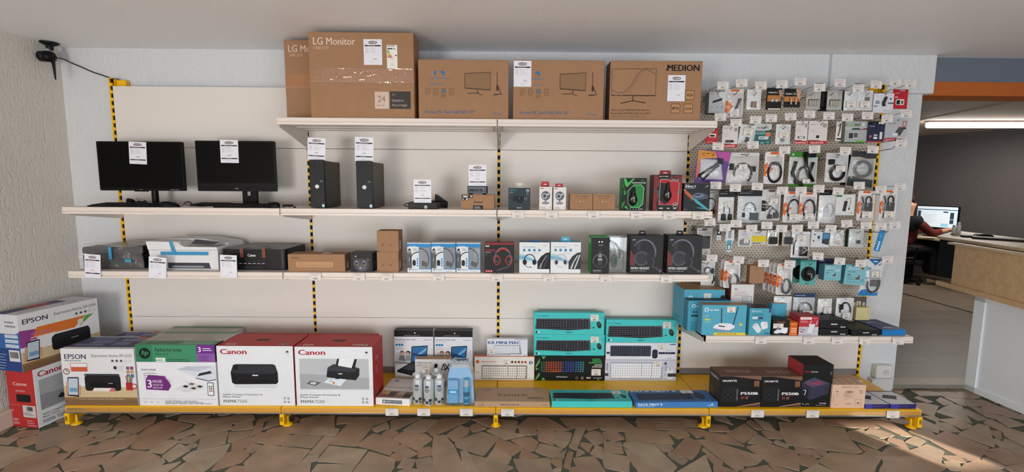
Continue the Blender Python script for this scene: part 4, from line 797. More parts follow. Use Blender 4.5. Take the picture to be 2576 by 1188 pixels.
f.poly([(.0, .36), (.0, .58), (.38, .70), (.92, .56), (.88, .32), (.28, .16)], '#34344a'); f.poly([(.02, .58), (.38, .70), (.92, .56), (.36, .46)], '#45455e'); f.poly([(.02, .58), (.28, .47), (.28, .17), (0, .3)], '#2c2c40'); f.poly([(.3, .57), (.55, .62), (.72, .55), (.45, .51)], '#8a3a56')
for i in range(5): f.line([(.08+.05*i, .56-.015*i), (.22+.05*i, .61-.015*i)], .008, '#9a4a66')
f.poly([(.03, .27), (.04, .45), (.2, .41), (.2, .23)], '#111118'); f.line([(.1, .28), (.14, .40), (.06, .40)], .015, '#e0e0e8'); f.ell(.83, .43, .04, '#24243a'); f.line([(.04, .08), (.1, .06)], .012, '#ccc'); f.line([(.15, .05), (.22, .08), (.28, .06)], .01, '#ccc'); f.txt('RPS500', .62, .075, .03, '#c8c8cc', b=.02, w=.22); f.bars(.5, .05, .93, 1, .1, .012, '#888')
put(c, 'power_supply_box', 'tall black power supply box with a red side, behind the small pale pink box', 'box')
c = carton(2090, 2174, 969, ZB, -.512, .10, '#dcb8a0'); f = c.front; f.txt('FREE SILENT 500W', .28, .87, .055, '#4a4440', b=.0, w=.5); f.poly([(.36, .52), (.5, .46), (.62, .5), (.66, .7), (.52, .76), (.38, .7)], '#c9a58e'); f.poly([(.38, .7), (.52, .76), (.66, .7), (.52, .65)], '#8f7a70'); f.poly([(.52, .65), (.66, .7), (.63, .45), (.52, .4)], '#cfae98')
for i in range(3): f.line([(.36, .62-.1*i), (.5, .54-.08*i)], .012, '#8f7a70')
f.bars(.12, .74, .2, 1, .1, .05, '#8a766c'); f.bars(.12, .6, .2, 3, .05, .01, '#8a766c'); f.bars(.82, .76, .92, 2, .08, .04, '#9a867a'); f.ring(.16, .14, .03, .01, '#8a766c'); f.frame(.7, .12, .9, .38, .01, '#8a766c'); f.ell(.8, .22, .035, '#5a4a44'); f.line([(.72, .22), (.88, .22)], .01, '#5a4a44'); f.rect(.4, .17, .6, .19, '#6a5a54'); f.bars(.04, .6, .07, 8, .05, .03, '#a89080')
for i in range(4): c.top.rect(.08+.24*i, .15, .2+.24*i, .85, '#c9a184')
put(c, 'power_supply_box', 'small pale pink power supply box at the end of the row of power supplies', 'box')
c = carton(2105, 2165, 957, ZB, -.405, .1, '#cfa88c'); put(c, 'power_supply_box', 'pale pink power supply box behind its twin, only its top showing', 'box')
for u0, u1, lab in ((2176, 2238, 'flat white and dark blue drive box against the pale pink box'), (2239.5, 2305, 'flat white and dark blue drive box on the outer end of the yellow base')):
    c = carton(u0, u1, 1018, ZB, -.518, .19, '#2a2560', {'+z': '#2a2560'}, 0.02); t = c.top; t.rect(.0, .02, .985, .93, '#d6d8de'); t.poly([(.15, .52), (.4, .72), (.85, .62), (.62, .4)], '#23242c'); t.poly([(.15, .52), (.62, .4), (.62, .34), (.15, .46)], '#14151a'); t.rect(.1, .93, .4, .96, '#6a6a9a'); c.front.rect(.0, .0, .3, 1, '#3b3aa0'); c.front.bars(.35, .6, .8, 1, .1, .2, '#4a4480')
    put(c, 'drive_box', lab, 'box', 'flat drive boxes')
# ================================================================ top shelf: monitor cartons
ZT = Z1+.0005; YT = -.405
def lg(u0, u1, vt, y, d, label, full=True, rz=0.):
    c = carton(u0, u1, vt, ZT, y, d, kraft(), None, rz, .002); f = c.front
    f.txt('LG Monitor', .045, .855, .083, '#d6c3b4', b=.012, w=.40); f.txt('24BK55YP', .05, .80, .034, '#c9a98e', b=.0, w=.145)
    f.bars(.04, .575, .2, 1, .1, .022, '#c9a98e'); f.rect(0, .43, 1, .58, M('#a5744f', .2, vary=.12, scale=9, spec=.6)); f.line([(0, .43), (1, .43)], .004, '#c39f80')
    if full:
        f.rect(.62, .115, .755, .315, '#cbb7aa'); f.rect(.765, .115, .965, .32, '#3a332f'); f.txt('24', .65, .195, .075, '#8b6a55', b=-.006, w=.07); f.bars(.64, .16, .73, 1, .1, .012, '#a98a74')
        f.txt('IPS', .785, .265, .028, '#8f8279', b=.0); f.txt('DisplayPort', .785, .20, .03, '#b3a498', b=.0, w=.115); f.txt('Pivot & Height', .785, .145, .03, '#b3a498', b=.0, w=.145)
    o = put(c, 'monitor_carton', label, 'box', 'brown monitor cartons on the top shelf')
    if full:
        def sh(g): sheet_art(g, '169€', new=False)
        patch(c, 'front', 'price_sheet', .525, .625, .70, .92, sh, 'white price sheet taped on the carton')
        def en(g):
            g.rect(0, 0, 1, 1, '#e8e6e2'); g.bars(.1, .97, .9, 1, .1, .03, '#555'); g.rect(.06, .82, .55, .87, '#23264a'); g.bars(.6, .86, .9, 1, .1, .04, '#777')
            for i, k in enumerate(('#2f7d3f', '#5a9a3c', '#a5b83a', '#d8c53a', '#d99a3a', '#cf6a34', '#b8392f')): g.rect(.06, .74-.045*i, .2+.055*i, .775-.045*i, k)
            g.rect(.78, .54, .95, .58, '#26262a'); g.bars(.3, .42, .8, 1, .1, .02, '#aaa'); g.ell(.5, .17, .05, '#8a8884'); g.ell(.5, .17, .04, '#e8e6e2')
        patch(c, 'front', 'energy_label', .745, .585, .845, .855, en, 'white energy label with coloured arrows')
        def tp(g): g.mb.grid(lambda a, b: g.p(a, b)+g.N*.0012*math.sin(23*b+3*math.sin(5*a)), 30, 10, film('#f3e8da', .94, .05, .6, 16))
        patch(c, 'front', 'packing_tape', .02, .415, .985, .585, tp, 'shiny clear packing tape', .0012, None)
    return c
lg(722.5, 960, 101, -.225, .15, 'brown monitor carton half hidden behind the tallest carton, nearest the corner', False)
lg(783, 1043, 81, YT, .165, 'tallest brown monitor carton with shiny tape and two white labels')
def ced(u0, u1, vt, label, tagged):
    c = carton(u0, u1, vt, ZT, YT+.012, .14, kraft(), None, 0., .002); f = c.front; B = '#2f6f9e'
    for q in (-1, 1): f.ring(.232+.03*q-(.005 if q < 0 else -.005), .775, .042, .042, B, 90 if q < 0 else -90+0, 270 if q < 0 else 180, n=14)
    f.txt('Continental Edison', .235, .675, .032, B, 'c', .01, w=.225); f.bars(.125, .6, .35, 1, .1, .018, '#5f7486')
    for i in range(4):
        x = .105+.087*i; f.frame(x-.025, .44, x+.025, .52, .006, '#5d452f'); f.frame(x-.013, .46, x+.013, .50, .006, '#7a5c40') if i != 2 else f.ell(x, .48, .03, '#3f6f92'); f.bars(x-.03, .42, x+.03, 1 if i != 2 else 3, .02, .01, '#6d5138', i)
    f.poly([(.512, .52), (.512, .775), (.8, .80), (.8, .49)], '#3b2d22'); f.poly([(.518, .535), (.518, .765), (.795, .79), (.795, .505)], '#8a6a4c')
    f.line([(.655, .5), (.657, .45)], .014, '#3b2d22'); f.line([(.545, .44), (.657, .445), (.705, .41)], .012, '#3b2d22')
    f.line([(.872, .80), (.872, .48)], .01, '#3b2d22'); f.line([(.876, .58), (.876, .49)], .035, '#3b2d22'); f.line([(.885, .55), (.92, .43), (.83, .415)], .012, '#3b2d22'); f.line([(.84, .43), (.915, .43)], .008, '#3b2d22')
    f.txt('Ecran PC led Full HD 22"', .075, .10, .052, '#3d6288', b=.018, w=.55); f.txt('22"/', .82, .085, .042, '#5a6f86', b=.01, w=.06); f.bars(.885, .1, .935, 1, .1, .02, '#5a6f86')
    c.right.rect(.0, 0, 1, 1, '#9a7350')
    put(c, 'monitor_carton', label, 'box', 'brown monitor cartons on the top shelf')
    if tagged: patch(c, 'front', 'price_sheet', .004, .555, .198, .985, lambda g: sheet_art(g, '129€', new=False, seed=4), 'white price sheet taped on the carton')
ced(1053.5, 1279, 150, 'brown monitor carton with blue logo and no price sheet, beside the tallest carton', False)
ced(1290.5, 1517, 151.5, 'brown monitor carton with blue logo partly covered by a white price sheet', True)
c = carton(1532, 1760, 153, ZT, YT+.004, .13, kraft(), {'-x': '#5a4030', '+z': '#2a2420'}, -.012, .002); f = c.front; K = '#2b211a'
f.txt('MEDION', .62, .835, .105, '#17120f', b=.035, w=.345); f.poly([(.60, .835), (.60, .85), (.645, .94), (.645, .90)], '#17120f')
f.line([(.02, .42), (.02, .86), (.5, .87), (.5, .43)], .008, '#4a382b'); f.rect(.02, .415, .5, .43, K)
import math as _m
crv = [(.02+.48*t, .52+.07*_m.sin(t*6.3+3.3)*(1-t)+.33*(1/(1+_m.exp(-14*(t-.52))))-.16*max(0, t-.78)**1.2*3) for t in [i/24 for i in range(25)]]
f.line(crv, .012, '#6b5441'); f.line([(x, y-.06*(1-x)) for x, y in crv[:18]], .006, '#7d634c'); f.line([(x, max(.43, y-.12*(1-x))) for x, y in crv[:18]], .005, '#7d634c')
f.line([(.255, .41), (.255, .335)], .016, K); f.line([(.12, .29), (.255, .335), (.395, .30)], .014, K)
f.txt('54,6 cm (22") Full HD Flat Monitor', .02, .165, .028, K, b=.014, w=.43); f.txt('Écran plat Full HD 54,6 cm (22")', .02, .11, .028, K, b=.014, w=.43); f.txt('MEDION® AKOYA®', .02, .055, .03, '#6f5844', b=.0, w=.255); f.bars(.285, .078, .45, 1, .1, .018, '#80664e')
for x, y, s in ((.825, .355, 'VGA'), (.675, .13, 'IPS'), (.815, .13, 'HDMI')):
    f.rr(x, y, x+.1, y+.16, .02, K); f.rr(x+.004, y+.007, x+.096, y+.153, .018, '#b0835c'); f.txt(s, x+.05, y+.06, .045 if s != 'HDMI' else .03, K, 'c', .02, w=.07)
c.left.txt('MEDION', .3, .75, .08, '#8f8378', b=.02, w=.5); c.left.frame(.3, .5, .6, .6, .01, '#8f8378')
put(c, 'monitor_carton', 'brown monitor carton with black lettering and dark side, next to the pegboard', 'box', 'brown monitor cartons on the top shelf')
patch(c, 'front', 'price_sheet', .63, .33, .82, .765, lambda g: sheet_art(g, '129€', new=False, pcol='#b08a86', seed=8), 'white price sheet taped on the carton')

# ================================================================ upper middle shelf
ZS = Z2+.0005
PLB = M('#0d0d10', .45, vary=.1, spec=.2); SCR = M('#050506', .4, vary=.05, spec=.12)
def price_sheet(u0, u1, v0, v1, y, label, price, lean=0., roll=0., pcol='#6d7f86', new=True, dark='#2a2730', seed=1, low=None):
    """a price sheet of its own, standing or hanging at depth y"""
    x0, x1 = xat(u0, y, 1.4), xat(u1, y, 1.4); xm = (x0+x1)/2; z0, z1 = (zat(v1, xm, y) if low is None else low), zat(v0, xm, y); w, h = x1-x0, z1-z0
    mb = MB(); mb.box(-w/2, w/2, 0, .0012, 0, h, '#e2e3ec'); sheet_art(Face(mb, (-w/2, 0, 0), (1, 0, 0), (0, 0, 1), w, h), price, dark, new, pcol, seed)
    o = mb.link('price_sheet', None, (xm, y, z0), rot=(lean, roll, 0)); return tag(o, label, 'price sheet', 'white price sheets on the shelves')
def screen(u0, u1, v0, v1, y, label, aio):
    x0, x1 = xat(u0, y, 1.5), xat(u1, y, 1.5); xm = (x0+x1)/2; zt, zb = zat(v0, xm, y)-ZS, zat(v1, xm, y)-ZS; w = x1-x0
    t = thing('computer_screen', label, 'computer screen', (xm, y, ZS), .0); mb = MB()
    mb.prism(rrect(-w/2, zb, w/2, zt, .006, 4), (0, 0, 0), (1, 0, 0), (0, 0, 1), (0, .022, 0), PLB); mb.prism(rrect(-w*.4, zb+.05, w*.4, zt-.05, .02, 4), (0, .022, 0), (1, 0, 0), (0, 0, 1), (0, .03 if aio else .018, 0), PLB)
    f = Face(mb, (-w/2, 0, zb), (1, 0, 0), (0, 0, 1), w, zt-zb)
    if aio: f.txt('DELL', .5, .045, .022, '#a8a8ae', 'c', .02, w=.045); f.rect(.0, .128, 1, .131, '#2a2a30'); f.ell(.965, .05, .005, '#55555a')
    else:
        f.txt('acer', .485, .015, .018, '#b98a6a', 'c', .02, w=.04); f.bars(.83, .03, .97, 1, .1, .012, '#8a8a90'); f.ell(.006, .02, .012, '#3a5a7a')
    mb.link('housing', t)
    mb = MB(); mb.box(-w/2+.008, w/2-.008, -.0012, .0005, zb+(.055 if aio else .018), zt-.009, SCR); mb.link('display_panel', t)
    if not aio: mb = MB(); mb.box(-.055, .035, -.001, .012, zb-.006, zb+.001, PLB, .002); mb.link('control_bar', t)
    dx = (.168-.0) if not aio else .155; mb = MB()
    nx = xat(391 if not aio else 628.5, y+.04, 1.4)-xm
    if aio:
        mb.box(nx-.05, nx+.05, .04, .06, .01, zb+.1, PLB, .004); mb.box(nx-.012, nx+.006, .0392, .04, zb-.028, zb-.002, M('#b7aea4')); mb.link('stand_neck', t); mb = MB(); mb.prism(rrect(nx-.12, -.035, nx+.12, .14, .02, 4), (0, 0, 0), (1, 0, 0), (0, 1, 0), (0, 0, .01), PLB)
    else:
        mb.lathe([(.02, .008), (.0195, zb+.06)], (nx, .04, 0), PLB, 18); mb.link('stand_neck', t); mb = MB(); mb.lathe([(.085, 0), (.085, .006), (.075, .011), (.02, .013)], (nx, .045, 0), PLB, 30)
    mb.link('stand_base', t); return t
screen(250.5, 463.5, 356, 480, -.20, 'black computer screen on a round stand, nearer the corner', False)
screen(497, 694, 354.5, 481.5, -.215, 'black all-in-one computer screen with a wide chin, beside the tower', True)
price_sheet(333, 376.5, 357, 413, -.2035, 'white price sheet hanging on the screen nearer the corner', '299€', roll=.035, seed=2)
price_sheet(561, 606, 352, 410, -.2185, 'white price sheet hanging on the all-in-one screen', '499€', roll=.012, seed=3)
def keyboard3d(u0, u1, y, d, label, h=.018, rz=0.):
    x0, x1 = xat(u0, y, ZS), xat(u1, y, ZS); w = x1-x0; t = thing('keyboard', label, 'keyboard', ((x0+x1)/2, y+d/2, ZS), rz); mb = MB()
    mb.prism([(-d/2, 0), (d/2, 0), (d/2, h), (d/2-.01, h+.002), (-d/2+.006, .008), (-d/2, .005)], (-w/2, 0, 0), (0, 1, 0), (0, 0, 1), (w, 0, 0), PLB); mb.link('case', t); mb = MB()
    s = math.atan2(h-.006, d-.016)
    for r in range(6):
        yy = -d/2+.012+(d-.026)*r/6; zz = .008+(h-.006)*(yy+d/2-.006)/(d-.016)
        for c in range(21):
            if c in (15, 19): continue
            xx = -w/2+.01+(w-.02)*c/21; k = (w-.02)/21
            mb.box(xx, xx+k*.84, yy, yy+(d-.026)/6*.82, zz-.002, zz+.005, '#1d1d21', .0012)
    mb.link('keys', t); return t
keyboard3d(219, 388, -.40, .15, 'black keyboard lying in front of the screen nearer the corner')
keyboard3d(536, 674, -.405, .15, 'black keyboard in front of the all-in-one screen, nearer the shelf edge')
keyboard3d(466, 604, -.235+.0, .15, 'black keyboard half hidden under the all-in-one screen', rz=.03) if 0 else None
def mouse3d(u, y, label, rz=.3):
    x = xat(u, y, ZS); t = thing('computer_mouse', label, 'computer mouse', (x, y, ZS), rz); mb = MB()
    mb.grid(lambda a, b: (.031*math.sin(math.pi*(a-.5))*(math.sin(math.pi*b)**.45 if 0 < b < 1 else 0), -.055+.11*b, .036*max(0, math.cos(math.pi*(a-.5)))**.6*(math.sin(math.pi*min(1, b*.55+.32))**1.2 if 0 < b < 1 else 0)), 12, 14, PLB); mb.link('shell', t)
    mb = MB(); mb.lathe([(.006, -.003), (.006, .003)], (0, .028, .031), '#2c2c31', 12, (1, 0, 0)); mb.link('scroll_wheel', t); return t
mouse3d(428, -.375, 'black mouse between the two keyboards', -1.2); mouse3d(686, -.37, 'black mouse beside the coiled cable, at the end of the keyboard', 1.2)
def cable(label, pts, r=.003, name='cable', plugs=(), col=BLK, cat='cable'):
    mb = MB(); P = [Vector(p) for p in pts]; Q = []
    for i in range(len(P)-1):
        a, b, c, d = P[max(0, i-1)], P[i], P[i+1], P[min(len(P)-1, i+2)]
        for k in range(5):
            t = k/5; Q.append(.5*((2*b)+(c-a)*t+(2*a-5*b+4*c-d)*t*t+(3*b-a-3*c+d)*t**3))
    Q.append(P[-1]); mb.tube(Q, r, M(col, .45), 7); o = mb.link(name); tag(o, label, cat)
    for i, (p, q, rr) in enumerate(plugs):
        m2 = MB(); m2.tube([p, Vector(p).lerp(Vector(q), .7), q], [rr, rr, rr*.6], M(col, .4), 10); m2.link('plug', o)
    return o
def pz(u, y, dz=.004): return (xat(u, y, ZS), y, ZS+dz)
def coil(u0, u1, y, n, hh): return [(xat(u0+(u1-u0)*(.5-.5*math.cos(k*2.4)), y+.012*math.sin(k*1.7), ZS), y+.014*math.sin(k*1.7), ZS+.004+hh*abs(math.sin(k*1.3))) for k in range(n)]
a = pz(322, -.075, .028); b = pz(338, -.07, .02)
cable('thick black mains cable with a round plug, behind the keyboard nearer the corner', [b]+[pz(350, -.05, .012), pz(360, -.06, .018), pz(366, -.045, .024), pz(368, -.03, .012), pz(362, -.04, .006), pz(352, -.035, .02), pz(342, -.04, .008)], .0048, 'mains_cable', [(a, b, .017)])
cable('thin black mouse cable looped between the two keyboards', [pz(446, -.37, .006), pz(458, -.36, .006), pz(468, -.35, .03), pz(478, -.36, .034), pz(482, -.35, .018), pz(470, -.37, .01), pz(464, -.36, .024), pz(476, -.35, .03), pz(486, -.36, .012), pz(500, -.37, .006), pz(520, -.37, .006)], .0018, 'mouse_cable')
cable('small black coiled cable lying beside the towers', coil(709, 738, -.385, 12, .016)+[pz(744, -.38, .006)], .0026, 'coiled_cable', [(pz(738, -.385, .006), pz(745, -.38, .006), .005)])
# second keyboard under the all-in-one screen, with mouse cable loops
keyboard3d(478, 560, -.225, .12, 'black keyboard pushed back under the all-in-one screen, nearest its neighbour', .016)
# desktop towers
MESH = M('#101014', .5, vary=.5, scale=420); SIDE = M('#4a453f', .45, .2, vary=.06)
def tower(u0, u1, vt, y, label):
    x0, x1 = xat(u0, y, ZS), xat(u1, y, ZS); w = x1-x0; h = zat(vt, x0, y)-ZS; d = .27; t = thing('desktop_tower', label, 'desktop computer', ((x0+x1)/2, y+d/2, ZS), .0, 'black desktop towers')
    mb = MB(); mb.box(-w/2, w/2, -d/2+.02, d/2, .004, h-.004, SIDE, .002, {'+z': '#26262a', '-x': '#1c1c20'})
    for yy in (-d/2+.035, d/2-.02):
        for zz in (.02, h-.03): mb.box(w/2-.001, w/2+.0006, yy-.012, yy+.012, zz, zz+.007, '#1c1a18')
    for yy in (-.09, .09): mb.box(-w*.3, w*.3, yy-.02, yy+.02, 0, .005, BLK)
    mb.link('case', t)
    mb = MB(); mb.prism(rrect(-w/2, .003, w/2, h, .006, 4), (0, -d/2, 0), (1, 0, 0), (0, 0, 1), (0, .021, 0), MESH); f = Face(mb, (-w/2, -d/2, 0), (1, 0, 0), (0, 0, 1), w, h)
    R = random.Random(3)
    for i in range(34):
        for j in range(9):
            x, z = .05+.1*j+(.05 if i % 2 else 0), .03+.0285*i
            if x > .97 or (x > .28 and z > .40) : continue
            mb.poly([f.p(x, z), f.p(x+.07, z+.003), f.p(x+.07, z+.009), f.p(x, z+.006)], '#2f3238')
    f.k += 1; f.rect(.3, .41, .97, .985, '#1b1d22'); f.rect(.36, .53, .50, .96, '#121317'); f.rect(.44, .54, .475, .94, '#26282e'); f.ell(.62, .945, .018, '#2c2e35'); f.bars(.8, .95, .92, 1, .1, .012, '#55585f')
    f.ell(.74, .70, .014, '#08080a')
    for i in range(2): f.rect(.72+.1*i, .60, .79+.1*i, .665, '#0b0c0f'); f.rect(.73+.1*i, .54, .78+.1*i, .58, '#6f7880')
    f.rect(.80, .02, .97, .085, '#9fc3d4'); f.rect(.84, .03, .93, .07, '#c5dde6'); mb.link('front_panel', t)
    mb = MB(); g = Face(mb, (-w/2, -d/2-.0015, 0), (1, 0, 0), (0, 0, 1), w, h); mb.prism(disc(0, 0, .0125, n=20), (-w/2+.5*w, -d/2-.002, .45*h), (1, 0, 0), (0, 0, 1), (0, .002, 0), '#d2d4d8'); g.k = 5; g.ell(.5, .45, .029, '#1b1d22'); g.rect(.44, .42, .56, .48, '#d2d4d8'); g.rect(.47, .415, .53, .485, '#1b1d22'); mb.link('badge', t)
    return t
tower(782, 818, 402, -.385, 'black desktop tower beside the yellow striped upright'); tower(898.5, 938, 405, -.39, 'black desktop tower standing clear in the middle of its bay')
price_sheet(777.5, 822, 347, 402, -.36, 'white price sheet standing on the tower beside the striped upright', '499€', seed=5, roll=.05, low=ZS+.297)
price_sheet(895.5, 942, 345, 405, -.365, 'white price sheet standing on the tower in the middle of the bay', '399€', seed=6, roll=.03, low=ZS+.2915)
# micro computer with its power brick
y = -.40; x0, x1 = xat(1027, y, ZS), xat(1100, y, ZS); w = x1-x0; h = .036; t = thing('mini_computer', 'flat black mini computer lying under a standing price sheet', 'mini computer', ((x0+x1)/2, y+.09, ZS)); mb = MB(); mb.box(-w/2, w/2, -.088, .09, .002, h, SIDE, .002, {'+z': '#1c1c20'}); mb.link('case', t)
mb = MB(); mb.box(-w/2, w/2, -.091, -.08, .001, h+.001, MESH, .002); f = Face(mb, (-w/2, -.091, 0), (1, 0, 0), (0, 0, 1), w, h); f.rect(.02, .08, .6, .6, '#1f2126'); f.rect(.09, .15, .1, .6, '#55585f'); f.ell(.17, .33, .1, '#050507'); f.ell(.23, .33, .1, '#050507'); f.rect(.29, .25, .38, .42, '#0a0a0c'); f.rect(.41, .25, .43, .42, '#0a0a0c')
for i in range(4):
    for j in range(22): mb.poly([f.p(.03+.042*j+.02*(i % 2), .68+.07*i), f.p(.06+.042*j+.02*(i % 2), .68+.07*i), f.p(.06+.042*j+.02*(i % 2), .71+.07*i), f.p(.03+.042*j+.02*(i % 2), .71+.07*i)], '#2f3238')
f.k += 2; f.ell(.605, .33, .27, '#d8dade'); f.ell(.605, .33, .18, '#1b1d22'); f.rect(.59, .15, .62, .5, '#d8dade'); mb.link('front_panel', t)
price_sheet(1041, 1085, 452, 511, -.385, 'white price sheet standing on the flat black mini computer', '199€', seed=7, low=ZS+h+.002, dark='#5a5658')
x0 = xat(1107, -.2, ZS); mb = MB(); mb.box(-.055, .05, -.03, .03, .001, .045, BLK, .006); o = mb.link('power_brick', None, (x0, -.2, ZS), rot=(0, .0, .2)); tag(o, 'black power supply brick behind the flat mini computer', 'power brick')
mb = MB(); mb.prism([(-.035, .045), (.04, .045), (.02, .06), (-.015, .085), (-.03, .09)], (0, .02, 0), (1, 0, 0), (0, 0, 1), (0, -.035, 0), BLK); mb.link('cable_bundle', o)
mb = MB(); P = [pz(1030, -.3, .01), pz(1018, -.31, .016), pz(1019, -.3, .026), pz(1030, -.29, .034), pz(1045, -.22, .04), pz(1075, -.21, .046), pz(1112, -.24, .04), pz(1122, -.26, .045), pz(1120, -.28, .03), pz(1114, -.28, .012), pz(1121, -.29, .004), pz(1125, -.29, .008), pz(1120, -.27, .024)]
cable('black cable looping around the flat mini computer', P, .0026, 'power_cable')
# boxed small computer with the computer on top
c = carton(1160, 1243.5, 490, ZS, -.402, .13, kraft()); f = c.front; f.txt('msi', .38, .42, .19, '#26211d', b=.02, w=.25, it=.25); f.line([(.44, .38), (.38, .2)], .01, '#c9a586'); f.line([(.55, .38), (.6, .2)], .01, '#c9a586'); f.bars(.28, .26, .72, 1, .1, .04, '#8a6a50'); f.rect(.02, .78, .35, .96, '#1c1b1d'); f.rect(.06, .81, .2, .93, '#b9c9cc'); f.rect(.28, .83, .33, .93, '#cfd3d6'); f.rect(.02, .62, .22, .77, '#1c1b1d'); f.ell(.06, .69, .04, '#ddd'); f.rect(.15, .64, .2, .75, '#ddd'); f.rect(.36, .0, .66, .28, '#191a1d'); f.bars(.4, .19, .62, 2, .09, .04, '#b9bcc0')
put(c, 'computer_box', 'small brown computer box under the tiny grey computer', 'box'); zc = c.z+c.h+.0006
x0, x1 = xat(1176, -.39, zc), xat(1225, -.39, zc); w = x1-x0; h = .052; t = thing('mini_computer', 'tiny grey computer standing on a small brown box', 'mini computer', ((x0+x1)/2, -.39+.06, zc)); mb = MB(); mb.box(-w/2, w/2, -.06, .06, .006, h, '#17181b', .003)
for sx in (-1, 1): mb.box(sx*w*.36-.01, sx*w*.36+.01, -.05, .05, 0, .007, BLK)
mb.link('case', t); mb = MB(); mb.box(-w/2+.004, w/2-.004, -.0615, -.059, .009, h-.004, '#5c646d', .001); f = Face(mb, (-w/2+.004, -.0615, .009), (1, 0, 0), (0, 0, 1), w-.008, h-.013); f.rect(.06, .25, .95, .62, '#2b2f36'); f.rect(.08, .32, .14, .54, '#08080a'); f.rect(.18, .32, .24, .54, '#08080a'); f.rect(.4, .36, .42, .5, '#8a9098'); f.rect(.55, .36, .63, .5, '#6a7078'); f.ell(.86, .44, .1, '#a9b0b8'); f.line([(.8, .85), (.86, .6), (.9, .9)], .03, '#8a9098'); mb.link('front_panel', t)
price_sheet(1179, 1223, 415, 468, -.375, 'white price sheet standing on the tiny grey computer', '499€', seed=9, low=zc+h+.001)
# boxed webcams and mice
def tab(c, x0, x1, h, col, hole='#d8d2cc', sl=.004):
    """hang tab rising from the back of a box"""
    mb = MB(); w = c.w; mb.prism([((x0-.5)*w, 0), ((x1-.5)*w, 0), ((x1-.5)*w-sl, h), ((x0-.5)*w+sl, h)], (0, 0, c.h), (1, 0, 0), (0, 0, 1), (0, .001, 0), col)
    g = Face(mb, ((x0-.5)*w, 0, c.h), (1, 0, 0), (0, 0, 1), (x1-x0)*w, h)
    if hole: g.poly([(.3, .35), (.7, .35), (.7, .5), (.58, .5), (.5, .68), (.42, .5), (.3, .5)], hole)
    return mb.link('hang_tab', c.o)
c = carton(1279, 1333.5, 473, ZS, -.402, .09, '#26343a', {'+z': '#2c3b40', '-x': '#1c282c'}); f = c.front; f.txt('C920 PRO', .04, .92, .04, '#3f9aa4', b=.01, w=.27); f.txt('HD WEBCAM', .04, .86, .04, '#3f9aa4', b=.01, w=.34); f.bars(.04, .82, .26, 2, .04, .015, '#8fa0a4'); f.ring(.88, .88, .075, .012, '#c9d0d2'); f.rect(.83, .86, .93, .9, '#c9d0d2'); f.ring(.88, .72, .055, .012, '#8f9a9e')
f.rr(.16, .40, .86, .63, .1, '#15171b'); f.rr(.72, .41, .855, .62, .08, '#5a6a7a'); f.rr(.165, .41, .3, .62, .08, '#2c343b'); f.rr(.31, .44, .72, .60, .05, '#0a0b0d'); f.ell(.5, .52, .05, '#23262c'); f.ell(.5, .52, .025, '#6f7880'); f.rect(.40, .31, .64, .41, '#101215'); f.txt('logitech', .5, .07, .045, '#e0e2e4', 'c', .02, w=.22)
put(c, 'webcam_box', 'dark grey webcam box with teal lettering, beside the middle upright', 'box'); tab(c, .32, .68, .03, film('#dfe8e2', .8), None)
for u0, u1, vt, lab, tv in ((1356, 1388.5, 470, 'slim white webcam box with the higher red tab', .032), (1391.5, 1423.5, 471, 'slim white webcam box with the lower red tab', .022)):
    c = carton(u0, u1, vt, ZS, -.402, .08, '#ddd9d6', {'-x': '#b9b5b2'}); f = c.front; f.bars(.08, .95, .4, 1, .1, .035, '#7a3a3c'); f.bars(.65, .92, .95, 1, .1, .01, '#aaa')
    f.ell(.5, .615, .2, '#6f737a'); f.ell(.5, .615, .17, '#565a62'); f.ell(.42, .6, .12, '#b0b5bc'); f.ell(.42, .6, .07, '#3c3f46'); f.ell(.68, .68, .04, '#d8dade'); f.rect(.44, .33, .56, .43, '#6f737a'); f.ell(.5, .30, .16, '#6b6f77', ry=.055); f.ell(.5, .31, .12, '#8d929a', ry=.035); f.bars(.08, .13, .6, 2, .05, .025, '#c09a96'); f.ell(.85, .1, .02, '#555')
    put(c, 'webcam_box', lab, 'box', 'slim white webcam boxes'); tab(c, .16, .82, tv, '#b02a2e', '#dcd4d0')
for u0, u1, lab in ((1433.5, 1490, 'small brown webcam carton beside the slim white webcam boxes'), (1491, 1546.5, 'small brown webcam carton beside the green mouse box')):
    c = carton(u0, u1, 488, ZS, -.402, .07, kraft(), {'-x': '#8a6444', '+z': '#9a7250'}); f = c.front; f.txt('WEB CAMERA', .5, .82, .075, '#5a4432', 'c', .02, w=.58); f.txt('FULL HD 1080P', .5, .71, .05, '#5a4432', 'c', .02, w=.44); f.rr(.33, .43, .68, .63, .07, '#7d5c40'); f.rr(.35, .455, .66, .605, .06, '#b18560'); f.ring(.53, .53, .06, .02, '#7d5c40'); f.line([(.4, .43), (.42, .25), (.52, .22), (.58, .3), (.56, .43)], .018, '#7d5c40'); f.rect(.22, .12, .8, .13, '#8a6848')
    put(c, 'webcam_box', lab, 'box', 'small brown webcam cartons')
c = carton(1564, 1624.5, 448, ZS, -.402, .075, '#141517', {'-x': '#2a7a3a', '+z': '#1c1d20'}); f = c.front; G = '#43b04f'
f.poly([(.03, .98), (.14, .98), (.22, .84), (.42, .98), (.5, .98), (.2, .72), (.12, .76)], G); f.poly([(.0, .95), (.06, .8), (.12, .60), (.0, .72)], '#1f5a2a'); f.poly([(.0, .55), (.1, .62), (.16, .55), (.1, .48), (0, .6)], G); f.poly([(0, .2), (.12, .3), (.1, .22), (0, .05)], '#2f8a3c'); f.poly([(.1, .1), (.3, .02), (.16, .15)], G)
